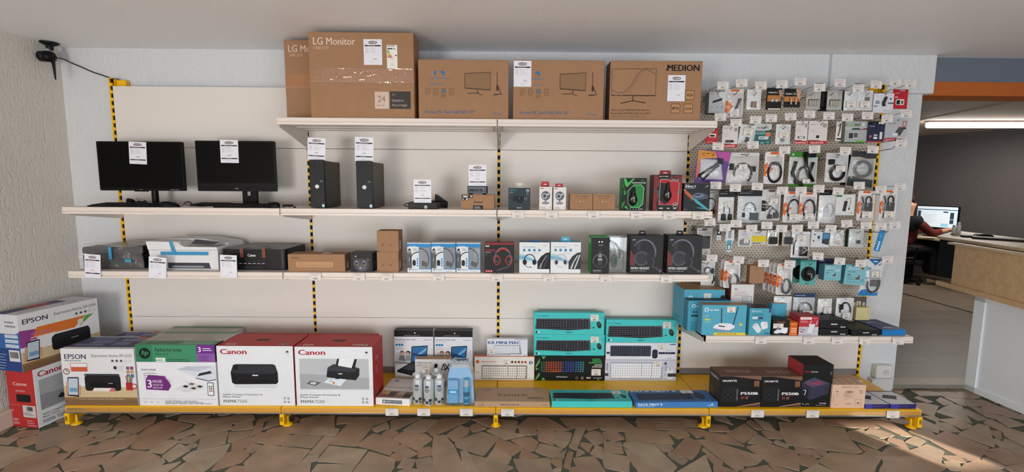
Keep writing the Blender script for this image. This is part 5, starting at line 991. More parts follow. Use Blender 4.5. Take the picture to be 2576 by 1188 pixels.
f.txt('GAMINGMOUSE', .38, .83, .045, '#c9d6c9', b=.02, w=.58); f.bars(.75, .93, .95, 2, .05, .02, '#2f8a3c'); f.poly([(.24, .22), (.22, .60), (.48, .80), (.78, .80), (.9, .70), (.87, .2), (.72, .09), (.36, .09)], '#7fdf8a'); f.poly([(.26, .225), (.24, .59), (.49, .785), (.77, .785), (.88, .69), (.85, .21), (.71, .105), (.37, .105)], '#237a38'); f.poly([(.25, .23), (.24, .59), (.42, .74), (.44, .2), (.35, .12)], '#0f1712')
icons(f, .36, .6, .04, .014, 3, '#ccc'); f.bars(.68, .055, .92, 1, .1, .02, '#ddd'); put(c, 'mouse_box', 'black gaming mouse box with bright green frame', 'box')
def boxed_mouse(c, cx, cy, w, h, col):
    mb = MB(); mb.grid(lambda a, b: ((cx-.5)*c.w+w*math.sin(math.pi*(a-.5))*(.72+.28*math.cos(2*math.pi*(b-.2)))*(math.sin(math.pi*b)**.5 if 0 < b < 1 else 0), -c.d/2-.001-.016*max(0, math.cos(math.pi*(a-.5)))*(math.sin(math.pi*b)**.6 if 0 < b < 1 else 0), cy*c.h-h+2*h*b), 12, 14, M(col, .15, coat=.5)); mb.link('boxed_mouse', c.o)
boxed_mouse(c, .46, .44, .031, .062, '#101113')
c = carton(1642, 1713, 440, ZS, -.402, .085, '#2a2425', {'-x': '#3a2224', '+z': '#2a2022'}); f = c.front
f.rect(.0, 0, 1, 1, '#241e1f'); f.poly([(.0, 1), (.12, 1), (.22, .80), (.12, .6), (.2, .42), (.1, .2), (.16, 0), (0, 0)], '#7a2226'); f.poly([(1, 1), (.95, 1), (.86, .7), (.92, .5), (.84, .35), (.92, .15), (.88, 0), (1, 0)], '#8a2428'); f.poly([(.0, .62), (.2, .55), (.18, .42), (.05, .5)], '#4a4446'); f.poly([(.86, .56), (1, .62), (1, .5), (.88, .45)], '#5a5456')
f.txt('SPIRIT OF GAMER', .18, .94, .026, '#ddd', b=.02, w=.32); f.txt('ELITE', .58, .89, .08, '#a03a40', b=.03, w=.33); f.txt('GAMING MOUSE', .6, .855, .024, '#d8d4d4', b=.02, w=.28); f.poly([(.2, .16), (.22, .88), (.52, .88), (.6, .84), (.86, .84), (.9, .76), (.88, .16)], '#b8b0b0'); f.poly([(.215, .165), (.235, .865), (.52, .865), (.6, .825), (.855, .825), (.885, .755), (.865, .165)], '#a8242b'); f.poly([(.22, .3), (.24, .78), (.5, .76), (.56, .24), (.4, .18)], '#1a1213'); f.ring(.78, .16, .075, .012, '#aaa'); f.txt('LED', .78, .145, .035, '#e4e0e0', 'c', .02)
icons(f, .3, .3, .07, .02, 1, '#ccc'); f.bars(.22, .08, .4, 1, .1, .03, '#ccc'); f.bars(.5, .08, .62, 1, .1, .03, '#ccc'); f.bars(.72, .08, .86, 1, .1, .03, '#ccc'); put(c, 'mouse_box', 'red and black gaming mouse box with a red tab', 'box'); tab(c, .26, .68, .028, '#8a1f26')
boxed_mouse(c, .50, .53, .030, .062, '#221c1e')
c = carton(1717.5, 1784, 461, ZS, -.402, .075, '#23252b', {'-x': '#15161a', '+z': '#1c1d22'}, .0); f = c.front; f.bars(.04, .95, .25, 1, .1, .015, '#aaa'); f.txt('IMPACT', .06, .84, .075, '#dcdee2', b=.03, w=.4); f.bars(.06, .815, .52, 1, .1, .015, '#9aa'); f.poly([(.8, .88), (.88, .93), (.95, .91), (.87, .87)], '#8a8c92'); f.bars(.78, .85, .93, 1, .1, .012, '#777')
f.poly([(.02, .80), (.0, .74), (.5, .3), (.95, .02), (1, .05), (.62, .3)], '#c07a3a'); f.poly([(.3, .48), (.36, .52), (.98, .06), (.9, .04), (.5, .28)], '#3fa0b0'); f.poly([(.02, .66), (.1, .74), (.38, .42), (.34, .38)], '#b0563a'); f.poly([(.45, .12), (.95, .05), (.7, .12)], '#3fb0c0')
f.poly(disc(.63, .53, .3, .12, 20), '#4a5268'); f.poly(disc(.56, .56, .2, .09, 18), '#6a748c'); f.poly([(.4, .60), (.66, .62), (.6, .55), (.42, .56)], '#2a2f3c'); f.poly([(.85, .48), (.92, .56), (.88, .42)], '#8a4a66'); f.bars(.04, .06, .2, 1, .1, .02, '#888'); put(c, 'mouse_box', 'black mouse box picturing a grey mouse and colour streaks, at the shelf end', 'box')

# ================================================================ lower middle shelf: printers, speakers, headsets
ZL = Z3+.0005
def span(u0, u1, y, z): return xat(u0, y, z), xat(u1, y, z)
PBK = M('#17181c', .4, vary=.06); PWH = M('#dcdde0', .4, vary=.03)
# printer wrapped in film
x0, x1 = span(206, 368, -.34, ZL); w = x1-x0; d = .30; h = .142; t = thing('printer', 'black printer still wrapped in clear film with blue tape', 'printer', ((x0+x1)/2, -.35+d/2, ZL)); mb = MB(); mb.box(-w/2+.012, w/2-.012, -d/2+.006, d/2, .004, h*.62, PBK, .006); mb.box(-w/2+.012, w/2-.012, -d/2+.002, d/2, h*.64, h-.004, PBK, .01); mb.link('printer_body', t)
mb = MB(); mb.box(-w*.28, w*.28, -d/2-.0, -d/2+.01, .012, .06, '#0c0d10', .003); mb.link('paper_outlet', t)
mb = MB(); R = random.Random(5); mb.grid(lambda a, b: ((a-.5)*w*1.0, -d/2-.004-.012*math.sin(9*a+3*b)**2*math.sin(math.pi*b), .003+(h+.002)*b), 26, 12, film('#eef2f6', .86, .05, 1., 22)); mb.grid(lambda a, b: ((a-.5)*w*(1-.02*b), -d/2-.004+(d+.004)*b, h+.006+.006*math.sin(7*a+5*b)), 16, 8, film('#f0e8e0', .75, .1, .8, 16)); mb.link('clear_film', t)
mb = MB(); BT = M('#3f8fb8', .4); mb.box(-.0, .02, -d/2-.022, -d/2-.0205, h*.45, h, BT); mb.box(.1, .14, -d/2-.022, -d/2-.0205, h*.33, h*.47, BT); mb.link('blue_tape', t)
# white printer
x0, x1 = span(386, 552, -.36, ZL); w = x1-x0; d = .30; t = thing('printer', 'white printer with open lid strapped down by blue tape', 'printer', ((x0+x1)/2, -.365+d/2, ZL)); hb = .125; mb = MB()
mb.prism([(-w/2, 0), (w/2, 0), (w/2, hb), (-w/2-.018, hb)], (0, -d/2, 0), (1, 0, 0), (0, 0, 1), (0, d, 0), PWH); mb.link('printer_body', t)
mb = MB(); mb.prism([(-.13, .006), (.14, .006), (.13, .045), (-.13, .045)], (.02, -d/2-.0006, 0), (1, 0, 0), (0, 0, 1), (0, .002, 0), '#3a3c42'); mb.box(-.12, .16, -d/2-.012, -d/2+.01, .004, .009, '#e4e4e6', .001); mb.prism([(-.11, .014), (.1, .014), (.09, .026), (-.1, .026)], (.02, -d/2-.0012, 0), (1, 0, 0), (0, 0, 1), (0, .001, 0), '#8d9096'); mb.link('paper_outlet', t)
mb = MB(); mb.prism([(-w/2-.02, hb+.002), (w/2+.0, hb+.002), (w/2-.005, hb+.02), (.0, hb+.022), (-.05, hb+.052), (-w/2-.03, hb+.055)], (0, -d/2-.002, 0), (1, 0, 0), (0, 0, 1), (0, d*.45, 0), PWH); mb.prism([(-w/2-.02, hb+.002), (w/2+.0, hb+.002), (w/2-.02, hb+.035), (.02, hb+.06), (-w/2-.03, hb+.058)], (0, -d/2-.002+d*.45, 0), (1, 0, 0), (0, 0, 1), (0, d*.55, 0), PWH)
mb.grid(lambda a, b: (-.02+.2*a, -d/2+.04+.12*b, hb+.026+.04*b*(1-a*.6)), 4, 4, '#c4c6ca'); mb.grid(lambda a, b: (.0+.15*a, -d/2+.05+.06*b, hb+.028+.028*b*(1-a*.6)), 4, 4, '#5a5c62'); mb.link('scanner_lid', t)
mb = MB(); mb.box(-.15, .15, -d/2-.0042, -d/2-.0015, .094, .116, BT); mb.prism([(-.075, .105), (-.05, .105), (-.068, .182), (-.092, .182)], (0, -d/2-.0055, 0), (1, 0, 0), (0, 0, 1), (0, .0012, 0), BT); mb.link('blue_tape', t)
mb = MB(); mb.grid(lambda a, b: (-.07+.05*a, -d/2-.006-.005*math.sin(6*a), hb+.025+.03*b), 8, 4, film('#ffffff', .6, .05, 1, 60)); mb.link('clear_tape', t)
# black printer
x0, x1 = span(560, 722, -.355, ZL); w = x1-x0; d = .30; h = .135; t = thing('printer', 'black printer held shut by two strips of brown tape', 'printer', ((x0+x1)/2, -.36+d/2, ZL)); mb = MB()
mb.prism(rrect(-w/2, -d/2, w/2, d/2, .03, 6), (0, 0, .004), (1, 0, 0), (0, 1, 0), (0, 0, h*.94), PBK); mb.prism(rrect(-w/2+.004, -d/2+.004, w/2-.004, d/2-.004, .03, 6), (0, 0, h*.965), (1, 0, 0), (0, 1, 0), (0, 0, h*.035), M('#34343a', .35, vary=.06)); mb.box(-w*.4, w*.4, -d*.4, d*.4, 0, .006, BLK); mb.link('printer_body', t)
mb = MB(); f = Face(mb, (-w/2, -d/2-.0005, 0), (1, 0, 0), (0, 0, 1), w, h); f.txt('Canon', .47, .64, .13, '#dcdcde', 'c', .03, w=.12); f.rect(.25, .28, .68, .34, '#0a0a0c')
for i in range(6): f.rect(.27+.07*i, .295, .315+.07*i, .325, '#b5b5ba')
f.rect(.24, .06, .70, .24, '#0a0a0c'); f.rect(.28, .11, .62, .14, '#2c2c31'); mb.link('front_panel', t)
for_tape = M('#7a4434', .5)
for xa in (-.085, .055): mb = MB(); mb.box(xa, xa+.022, -d/2-.003, -d/2-.0015, h-.055, h+.0015, for_tape); mb.grid(lambda a, b: (xa+.022*a+.02*b, -d/2-.003+.07*b, h+.002), 2, 2, for_tape); mb.link('brown_tape', t)
mb = MB(); mb.box(-.02, .04, -.03, -.02, h+.0, h+.001, '#101012'); mb.link('lid_grip', t)
# three sheets hung over the shelf edge in front of the printers
def edge_sheet(u0, u1, v0, v1, label, price, roll, seed, new=False):
    y = -D_S-.006; x0, x1 = xat(u0, y, .95), xat(u1, y, .95); xm = (x0+x1)/2; z0, z1 = zat(v1, xm, y), zat(v0, xm, y); w, h = x1-x0, z1-z0; mb = MB(); mb.box(-w/2, w/2, 0, .0012, 0, h, '#e2e3ec'); sheet_art(Face(mb, (-w/2, 0, 0), (1, 0, 0), (0, 0, 1), w, h), price, seed=seed, new=new, pcol='#b08a80'); tag(mb.link('price_sheet', None, (xm, y, z0), rot=(0, roll, 0)), label, 'price sheet', 'white price sheets on the shelves')
edge_sheet(212, 252, 640, 699, 'white price sheet in front of the film wrapped printer', '69€', .07, 12, True); edge_sheet(373, 417, 647, 700, 'white price sheet in front of the white printer', '59€', .08, 13); edge_sheet(554, 596, 642, 698, 'white price sheet in front of the printer with brown tape', '59€', .03, 14)
# speakers
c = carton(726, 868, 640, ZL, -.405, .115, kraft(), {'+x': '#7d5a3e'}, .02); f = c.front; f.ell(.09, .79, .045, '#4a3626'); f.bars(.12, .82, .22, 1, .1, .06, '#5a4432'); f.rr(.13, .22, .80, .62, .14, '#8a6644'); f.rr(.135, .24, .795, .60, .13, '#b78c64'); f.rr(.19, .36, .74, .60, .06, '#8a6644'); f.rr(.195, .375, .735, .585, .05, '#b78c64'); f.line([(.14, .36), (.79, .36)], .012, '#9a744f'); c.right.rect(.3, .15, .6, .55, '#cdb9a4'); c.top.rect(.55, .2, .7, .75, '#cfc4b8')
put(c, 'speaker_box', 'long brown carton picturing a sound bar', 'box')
c = carton(882, 938, 636, ZL, -.40, .10, '#222327', {'+z': '#2c2c30'}, -.03); f = c.front; f.ell(.5, .35, .42, '#3a3b42', ry=.36); f.ell(.5, .25, .25, '#55565e', ry=.2); f.rr(.14, .32, .44, .62, .04, '#4a4b54'); f.rr(.47, .32, .77, .62, .04, '#4a4b54'); f.txt('A8', .2, .78, .06, '#e4e4e6', b=.03); f.bars(.06, .7, .4, 1, .1, .02, '#8a5a4a'); f.bars(.74, .7, .9, 3, .05, .02, '#77777c'); f.rect(.4, .18, .5, .22, '#e0e0e4')
for cx in (.28, .62): f.ell(cx, .44, .12, '#16171a'); f.ring(cx, .44, .11, .03, '#a07a9a', 0, 120); f.ring(cx, .44, .11, .03, '#5a8aa8', 120, 240); f.ring(cx, .44, .11, .03, '#c0a060', 240, 360); f.ell(cx, .44, .04, '#3a3a40'); f.poly([(cx-.03, .5), (cx, .62), (cx+.03, .5)], '#b8b8c0')
c.right.rect(.1, .3, .3, .6, '#3a3b40'); c.right.rect(.4, .3, .6, .55, '#55565c'); put(c, 'speaker_box', 'black cube carton picturing two glowing speakers', 'box')
def spk(vt, zs, label, u0=949, u1=1003):
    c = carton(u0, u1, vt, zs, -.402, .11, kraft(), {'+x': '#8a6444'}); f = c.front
    for i in range(2):
        x = .16+.36*i; f.frame(x, .28, x+.22, .66, .012, '#8a6848'); f.ell(x+.11, .35, .045, '#6d4c34'); f.ring(x+.11, .53, .06, .012, '#a07a58'); f.rect(x+.25, .28, x+.26, .66, '#a07a58')
    f.bars(.04, .1, .14, 2, .05, .035, '#6d4c34'); f.bars(.16, .07, .3, 1, .05, .02, '#8a6848'); icons(f, .6, .9, .09, .018, 4, '#8a6848', True); c.right.rect(.15, .1, .6, .5, '#c6c0bc'); c.right.bars(.2, .46, .55, 4, .09, .05, '#4a4a4e')
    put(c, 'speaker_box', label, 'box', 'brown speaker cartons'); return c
c = spk(635, ZL, 'brown speaker carton at the bottom of the pair stacked beside the headphones'); spk(581, c.z+c.h+.0006, 'brown speaker carton on top of the pair stacked beside the headphones')
# blue and white headphone boxes
HB = '#2a86c0'
def hpbox(u0, u1, vt, label, seed):
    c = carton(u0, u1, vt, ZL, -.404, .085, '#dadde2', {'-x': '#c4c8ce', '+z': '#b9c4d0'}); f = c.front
    f.rect(0, .86, 1, .97, HB); f.rect(.5, .10, 1, .9, HB); f.txt('GRUNDIG', .1, .855, .035, '#dfe4ea', b=.03, w=.28); f.poly([(0, .14), (0, .62), (.04, .78), (.12, .80), (.18, .7), (.2, .14)], '#55585c'); f.ell(.1, .70, .06, '#8d8f92'); f.poly([(.04, .42), (.12, .52), (.16, .46), (.1, .36)], '#8a8c90'); f.poly([(.04, .75), (.1, .82), (.17, .76), (.1, .74)], '#26272a')
    f.rect(.22, .72, .48, .82, '#cfd4da'); f.bars(.25, .81, .45, 3, .03, .015, '#8a98a6', seed); f.ring(.47, .42, .28, .03, '#1c1d22', 85, 190); f.rr(.22, .22, .36, .42, .05, '#1c1d22')
    for i in range(4): f.rr(.40, .2+.075*i, .46, .255+.075*i, .01, HB)
    f.ell(.1, .1, .025, '#2f4f8a'); f.txt('Bluetooth', .16, .08, .04, '#6d727a', b=.01, w=.28); f.bars(.6, .05, .95, 1, .1, .012, '#aaa'); f.rect(.535, .135, .98, .84, '#8d929c')
    o = put(c, 'headphone_box', label, 'box', 'blue and white headphone boxes'); w, h = c.w, c.h
    mb = MB(); cx = .62*w-.5*w; P = [((.53+.38*math.cos(math.radians(a))-.5)*w, -c.d/2-.002, (.45+.36*math.sin(math.radians(a)))*h) for a in range(-50, 100, 12)]; mb.tube(P, .004, '#1a1b20', 7); mb.ball(((.68-.5)*w, -c.d/2-.001, .30*h), .011, .006, .017, '#1d1e23'); mb.ball(((.78-.5)*w, -c.d/2-.001, .27*h), .010, .006, .016, '#2a2b31'); mb.link('headphones', o)
    mb = MB(); mb.box((.53-.5)*w, (.985-.5)*w, -c.d/2-.0125, -c.d/2-.009, .13*h, .85*h, film('#eef4fa', .93, .04, .04, 12)); mb.link('clear_window', o)
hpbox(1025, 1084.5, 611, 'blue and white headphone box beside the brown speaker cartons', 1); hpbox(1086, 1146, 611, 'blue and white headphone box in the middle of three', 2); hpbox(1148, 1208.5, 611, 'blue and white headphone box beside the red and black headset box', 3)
c = carton(1219, 1293, 612, ZL, -.403, .1, '#242226', {'+z': '#8f2a30'}); f = c.front; f.rect(0, .95, 1, 1, '#8f2a30'); f.bars(.03, .92, .2, 1, .1, .045, '#d8d4d4'); f.txt('GAMING', .03, .73, .06, '#a8282e', b=.025, w=.33); f.txt('headset', .03, .68, .03, '#d4d0d0', b=.02, w=.17); f.bars(.03, .62, .1, 1, .1, .02, '#888'); headset(f, .62, .58, .27, '#55555b', '#2a292d', None, False, '#55555b'); f.ring(.62, .58, .24, .05, '#b8302f', 30, 150, ry=.26)
for s in (-1, 1): f.ring(.62+.2*s, .42, .12, .025, '#b8302f', ry=.15)
f.line([(.9, .5), (.84, .22), (.55, .12), (.42, .07)], .035, '#55555b'); f.rect(.03, .02, .27, .09, '#b02a30'); icons(f, .07, .23, .055, .018, 3, '#e8dcdc'); put(c, 'headset_box', 'black headset box with a red top edge, in front of the middle upright', 'box')
def stereo(u0, u1, vt, label, black, th):
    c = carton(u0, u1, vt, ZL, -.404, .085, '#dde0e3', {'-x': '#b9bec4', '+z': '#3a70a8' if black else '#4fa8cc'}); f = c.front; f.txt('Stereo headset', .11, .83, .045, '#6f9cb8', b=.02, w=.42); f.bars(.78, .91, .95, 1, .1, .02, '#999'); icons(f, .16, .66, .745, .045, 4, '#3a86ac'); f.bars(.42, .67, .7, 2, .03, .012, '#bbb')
    f.poly([(0, .62), (.2, .60), (.5, .46), (.75, .34), (.7, .25), (.4, .38), (0, .42)], '#9fc6d8'); f.poly([(0, .56), (.25, .52), (.55, .38), (.4, .42), (0, .48)], '#6fa8c4'); d1 = '#1a1d2a' if black else '#aeb2bc'
    headset(f, .34, .42, .19, d1, '#2c2038' if not black else '#12131a'); f.poly([(.6, .13), (.6, .38), (.72, .55), (.88, .66), (1, .68), (1, .13)], '#17191e' if black else '#2a2c32'); f.line([(.7, .15), (.76, .35), (.9, .58)], .03, '#8a8c94' if black else '#d8dade'); f.line([(.8, .15), (.88, .35), (.97, .6)], .04, '#3a3c44' if black else '#c4c8d0'); f.line([(.66, .14), (.72, .32)], .015, '#c8b0a8')
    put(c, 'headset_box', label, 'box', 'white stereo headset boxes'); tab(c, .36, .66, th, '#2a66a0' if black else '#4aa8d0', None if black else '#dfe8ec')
stereo(1306, 1382, 610, 'white stereo headset box picturing a black headset', True, .008); stereo(1384.5, 1460, 609.5, 'white stereo headset box with a blue tab, picturing a white headset', False, .028)
# green sided headset box with clear half
c = carton(1486.5, 1531, 596, ZL, -.404, .115, '#17181a', {'-x': '#2fa24c', '+z': '#2fa24c'}); f = c.front; f.rect(0, .985, 1, 1, '#2fa24c'); f.ell(.42, .86, .022, '#d8dadc'); f.ell(.58, .86, .022, '#d8dadc'); f.line([(.38, .78), (.5, .76), (.64, .78)], .02, '#8a8c90'); f.rect(.44, .6, .56, .7, '#2c2d30'); f.ell(.5, .57, .05, '#3a3c42'); f.ell(.5, .35, .2, '#5a5d63', ry=.19); f.ell(.5, .34, .18, '#101113', ry=.17); f.poly([(.36, .36), (.62, .36), (.6, .22), (.4, .22)], '#3a3c42'); f.poly([(.36, .36), (.62, .36), (.61, .41), (.37, .41)], '#a8abb0'); f.poly([(.38, .44), (.6, .44), (.56, .54), (.44, .54)], '#8a8d94'); f.txt('ELECTRA', .12, .06, .035, '#c4c6c8', b=.012, w=.45); f.bars(.12, .04, .8, 1, .1, .01, '#777'); c.left.rect(.2, .8, .6, .93, '#cfd8d0')
o = put(c, 'headset_box', 'black headset box with green side and half clear plastic', 'box'); w, h = c.w, c.h
mb = MB(); mb.box(w/2, w/2+.115, -c.d/2+.01, c.d/2-.01, .002, h*1.0, film('#e8efe8', .9, .05, .06, 14), .006); mb.link('clear_half', o)
mb = MB(); P = [(w/2+.005+.07*math.sin(math.radians(a)), -.02, h*.5+.085*math.cos(math.radians(a))) for a in range(0, 120, 12)]; mb.tube(P, .006, '#1d1e20', 8); mb.ball((w/2+.038, -.03, h*.33), .024, .015, .045, '#24261f'); mb.ball((w/2+.04, -.044, h*.33), .012, .006, .03, '#3a5a3e'); mb.tube([(w/2+.03, -.02, h*.85), (w/2+.06, -.02, h*.7), (w/2+.035, -.02, h*.62)], .003, '#1d1e20'); mb.link('headset', o)
for u0, u1, lab in ((1583.5, 1666, 'large black gaming headset box beside the clear plastic one'), (1677, 1763, 'large black gaming headset box at the shelf end beside the pegboard')):
    c = carton(u0, u1, 592.5, ZL, -.405, .095, '#17141a', {'-x': '#2a2024', '+z': '#17161a'}); f = c.front; f.txt('acer', .06, .87, .04, '#c8c8cc', b=.03, w=.1, it=.2); f.poly([(0, .2), (.0, .62), (.18, .42), (.14, .2)], '#6a2a2a'); f.poly([(0, .0), (.0, .22), (.14, .22), (.1, 0)], '#2c1c1e')
    f.ring(.42, .55, .32, .05, '#4a4a56', -20, 150, ry=.36); f.ring(.42, .55, .30, .015, '#85859a', 0, 130, ry=.34); f.poly([(.18, .6), (.22, .82), (.3, .84), (.3, .62)], '#2e2d36'); f.ell(.35, .40, .19, '#35353f'); f.ring(.35, .40, .19, .02, '#5a5a68'); f.ell(.35, .40, .13, '#2a2a32'); f.ell(.57, .42, .06, '#26262e', ry=.14); f.line([(.68, .42), (.73, .3), (.68, .2), (.88, .1), (.96, .07)], .03, '#4a4a54'); f.ring(.93, .07, .03, .008, '#8a8a94')
    f.txt('NITRO HEADSET', .04, .115, .062, '#e6e4e8', b=.02, w=.56); f.bars(.04, .08, .64, 1, .1, .013, '#9a989c'); c.left.txt('NITRO', .4, .3, .1, '#6a5a5c', b=.02, w=.4)
    put(c, 'headset_box', lab, 'box', 'large black gaming headset boxes'); tab(c, .30, .52, .026, '#17161a', '#cfcac6')

# ================================================================ shelf under the pegboard
ZN = Z4+.0005; TP = '#4fa3bd'; TPD = '#2f7f9a'
def tplogo(f, x, y, h, c='#dfeaee', w=.2):
    a = f.h/f.w; f.ring(x+h*.5*a, y+h*.35, h*.62, h*.22, c, -90, 200); f.rect(x-.1*h*a, y-.25*h, x+.25*h*a, y+.1*h, c); f.txt('tp-link', x+h*1.5*a, y, h*.62, c, b=.01, w=w)
c = carton(1717, 1819, 729, ZN, -.25, .2, TP, {'+z': '#a9834f'}, -.0); f = c.front; tplogo(f, .12, .74, .1); f.rect(.85, .05, 1, .75, TPD); f.rect(.86, .3, .9, .75, '#1b2430'); f.ell(.95, .8, .06, '#2a2a20'); f.rect(.60, .3, .63, .66, '#1c2a34'); f.bars(.1, .6, .5, 1, .1, .02, TPD); c.left.bars(.2, .2, .8, 2, .1, .02, '#274a58')
put(c, 'network_box', 'light blue network box with cardboard top, against the pegboard', 'box'); sticker(c, 'front', .48, .70, .66, .9, 21)
c = carton(1728, 1835, 757, ZN, -.335, .07, '#3f93ae', {'+z': '#1f4a58', '-x': '#2f7f9a'}); f = c.front; tplogo(f, .1, .80, .09); f.bars(.1, .66, .45, 1, .1, .06, '#1f5a70'); f.rect(.08, .48, .26, .54, '#1b2f3c'); f.bars(.08, .3, .4, 5, .06, .02, '#1f5a70'); c.top.rect(.3, .2, .9, .8, '#17323e')
put(c, 'network_box', 'teal blue network box squeezed behind the large router box', 'box')
c = carton(1834, 1891, 716, ZN, -.22, .1, '#dcd8d8', {'-x': '#7a3a28', '+z': '#b0876a'}); f = c.front; f.bars(.15, .9, .3, 1, .1, .03, '#a04a4a'); f.bars(.15, .83, .85, 3, .04, .012, '#c49a96'); f.frame(.5, .5, .92, .72, .012, '#8a8890'); f.bars(.55, .68, .88, 3, .06, .02, '#9a98a0'); f.ell(.6, .3, .08, '#8d8d92'); f.ell(.6, .3, .05, '#55555a'); put(c, 'network_box', 'white box with brown side standing behind the router boxes', 'box')
c = carton(1764, 1875, 768, ZN, -.41, .068, TP, {'+z': '#a9834f', '-x': '#5f9fb4'}, .0); f = c.front; tplogo(f, .06, .81, .11); f.bars(.06, .66, .2, 3, .1, .05, '#7fb8b8'); f.rr(.06, .49, .19, .54, .02, '#d8c24a'); f.rect(.28, .0, 1, .085, '#dcc33e'); f.bars(.35, .055, .95, 1, .5, .025, '#8a7a2a'); f.ell(.88, .36, .05, '#d8c24a'); f.bars(.84, .28, .93, 3, .035, .015, '#7fb0a8')
f.line([(.43, .9), (.44, .40)], .03, '#20262c'); f.line([(.80, .95), (.71, .36)], .03, '#20262c'); f.poly([(.25, .24), (.3, .34), (.42, .40), (.65, .39), (.75, .3), (.72, .2), (.62, .13), (.42, .17), (.28, .2)], '#e3e4ec'); f.poly([(.25, .24), (.42, .19), (.62, .16), (.74, .25), (.72, .18), (.62, .12), (.42, .15), (.28, .19)], '#8d8aa0'); f.poly([(.36, .30), (.4, .33), (.55, .29), (.5, .27)], '#1c1c22')
put(c, 'network_box', 'large light blue router box with two antennas pictured, in the front row', 'box'); sticker(c, 'front', .55, .76, .74, .95, 22)
c = carton(1882.5, 1937, 776, ZN, -.405, .11, '#4a9fb5', {'+z': '#3a3a40'}); f = c.front; tplogo(f, .12, .87, .06, w=.3); f.bars(.12, .8, .75, 2, .05, .02, '#2a5a70'); f.rect(.14, .60, .62, .68, '#d6dae4'); f.poly([(.36, .60), (.42, .68), (.62, .68), (.62, .60)], '#343a7a'); f.rect(.88, .84, .97, 1, '#343a7a'); f.bars(.15, .57, .6, 1, .1, .02, '#2a5a70')
f.poly([(.16, .3), (.22, .42), (.38, .44), (.58, .22), (.52, .12), (.4, .08)], '#dfe2e8'); f.poly([(.52, .42), (.58, .50), (.82, .50), (.86, .44), (.86, .26), (.62, .2)], '#e4e7ec'); f.ring(.28, .37, .05, .012, '#8a8c94'); f.ring(.77, .42, .05, .012, '#8a8c94'); f.poly([(.4, .08), (.52, .12), (.58, .22), (.62, .2), (.5, .06)], '#a8acb6'); f.rect(.72, .05, .96, .08, '#343a7a')
put(c, 'network_box', 'light blue box picturing two white plug adapters', 'box')
c = carton(1938, 1975, 764, ZN, -.27, .06, TP, {'+z': '#a9834f'}); put(c, 'network_box', 'blue box with open cardboard top, behind the plug adapter box', 'box')
c = carton(1942, 1984, 806, ZN, -.405, .09, '#1a1718', {'+z': '#2c2420'}); f = c.front; f.txt('Tenda', .5, .84, .075, '#c8632a', 'c', .03, w=.5); f.poly([(.1, .22), (.14, .12), (.3, .1), (.5, .16), (.52, .36), (.3, .4)], '#dfe2e6'); f.poly([(.5, .16), (.52, .44), (.66, .52), (.92, .5), (.9, .18), (.78, .1)], '#e6e9ee'); f.bars(.2, .04, .6, 1, .1, .015, '#777')
put(c, 'network_box', 'small black box picturing two white plugs', 'box'); sticker(c, 'front', .03, .46, .64, .78, 23)
c = carton(1985.5, 2005, 811, ZN, -.404, .09, '#d8691f'); f = c.front; f.rect(0, .68, 1, .71, '#7a3a12'); [f.rect(.2, .22+.13*i, .85, .27+.13*i, '#f0d8c4') for i in range(3)]; icons(f, .15, .85, .06, .03, 4, '#f0c09a'); f.bars(.2, .85, .8, 1, .1, .04, '#f0c09a'); put(c, 'network_box', 'narrow orange box beside the small black plug box', 'box')
c = carton(2008.5, 2057.5, 797, ZN, -.407, .105, '#b83238', {'-x': '#9a2c34', '+z': '#a83a40'}); f = c.front; f.rect(0, 0, 1, .46, '#c4c4ca'); f.txt('AC', .06, .36, .055, '#a8323a', b=.02, w=.15); f.txt('1200', .06, .28, .06, '#3a3a40', b=.02, w=.27); f.rect(.06, .17, .25, .22, '#a0323a'); f.bars(.06, .06, .85, 1, .1, .02, '#8a8a92'); f.rr(.04, .84, .62, .97, .03, '#e6e2e4'); f.txt('MERCUSYS', .33, .885, .04, '#b03a40', 'c', .02, w=.4); f.bars(.7, .93, .95, 1, .1, .02, '#e0b0b2'); f.bars(.06, .78, .5, 2, .06, .03, '#e0a8aa')
f.line([(.5, .52), (.62, .78)], .035, '#dcdee4'); f.line([(.86, .55), (.92, .78)], .035, '#dcdee4'); f.poly([(.42, .14), (.55, .60), (.8, .61), (.68, .12)], '#dcdee4'); f.poly([(.68, .12), (.8, .61), (.82, .56), (.72, .12)], '#a8abb4'); c.left.bars(.1, .9, .8, 5, .12, .02, '#c87a80')
put(c, 'network_box', 'red and grey box picturing a white wireless extender', 'box')
def flatbox(u0, u1, vt, zs, y, d, label, rz=0., col='#19191c', g='flat black boxes under the pegboard'):
    c = carton(u0, u1, vt, zs, y, d, col, {'+z': '#242428'}, rz, .003); f = c.front; f.bars(.4, .62, .68, 1, .1, .16, '#d0d0d4'); f.bars(.72, .28, .95, 1, .1, .18, '#a8a8ac'); c.top.rect(.2, .3, .8, .34, '#3a3a3e'); put(c, 'drive_box', label, 'box', g); return c
c = flatbox(2060.5, 2134, 827, ZN, -.405, .2, 'flat black box at the bottom of the pair beside the red network box'); flatbox(2060.5, 2134.5, 807, c.z+c.h+.0006, -.405, .2, 'flat black box on top of the pair beside the red network box')
flatbox(2141, 2214, 831, ZN, -.41, .19, 'flat black box lying alone beside the blue one', .03)
c = carton(2218.5, 2280, 830, ZN, -.40, .235, '#1878b8', {'+z': '#34476f', '-x': '#20406a'}, .04, .003); t = c.top; t.ring(.45, .12, .16, .05, '#c9ced8', 20, 160, ry=.12); t.ring(.5, .1, .1, .03, '#c9ced8', 20, 160, ry=.08); t.ring(.4, .62, .16, .04, '#b4bccb', 20, 160, ry=.12); put(c, 'drive_box', 'flat box with bright blue front at the outer end of the shelf', 'box')
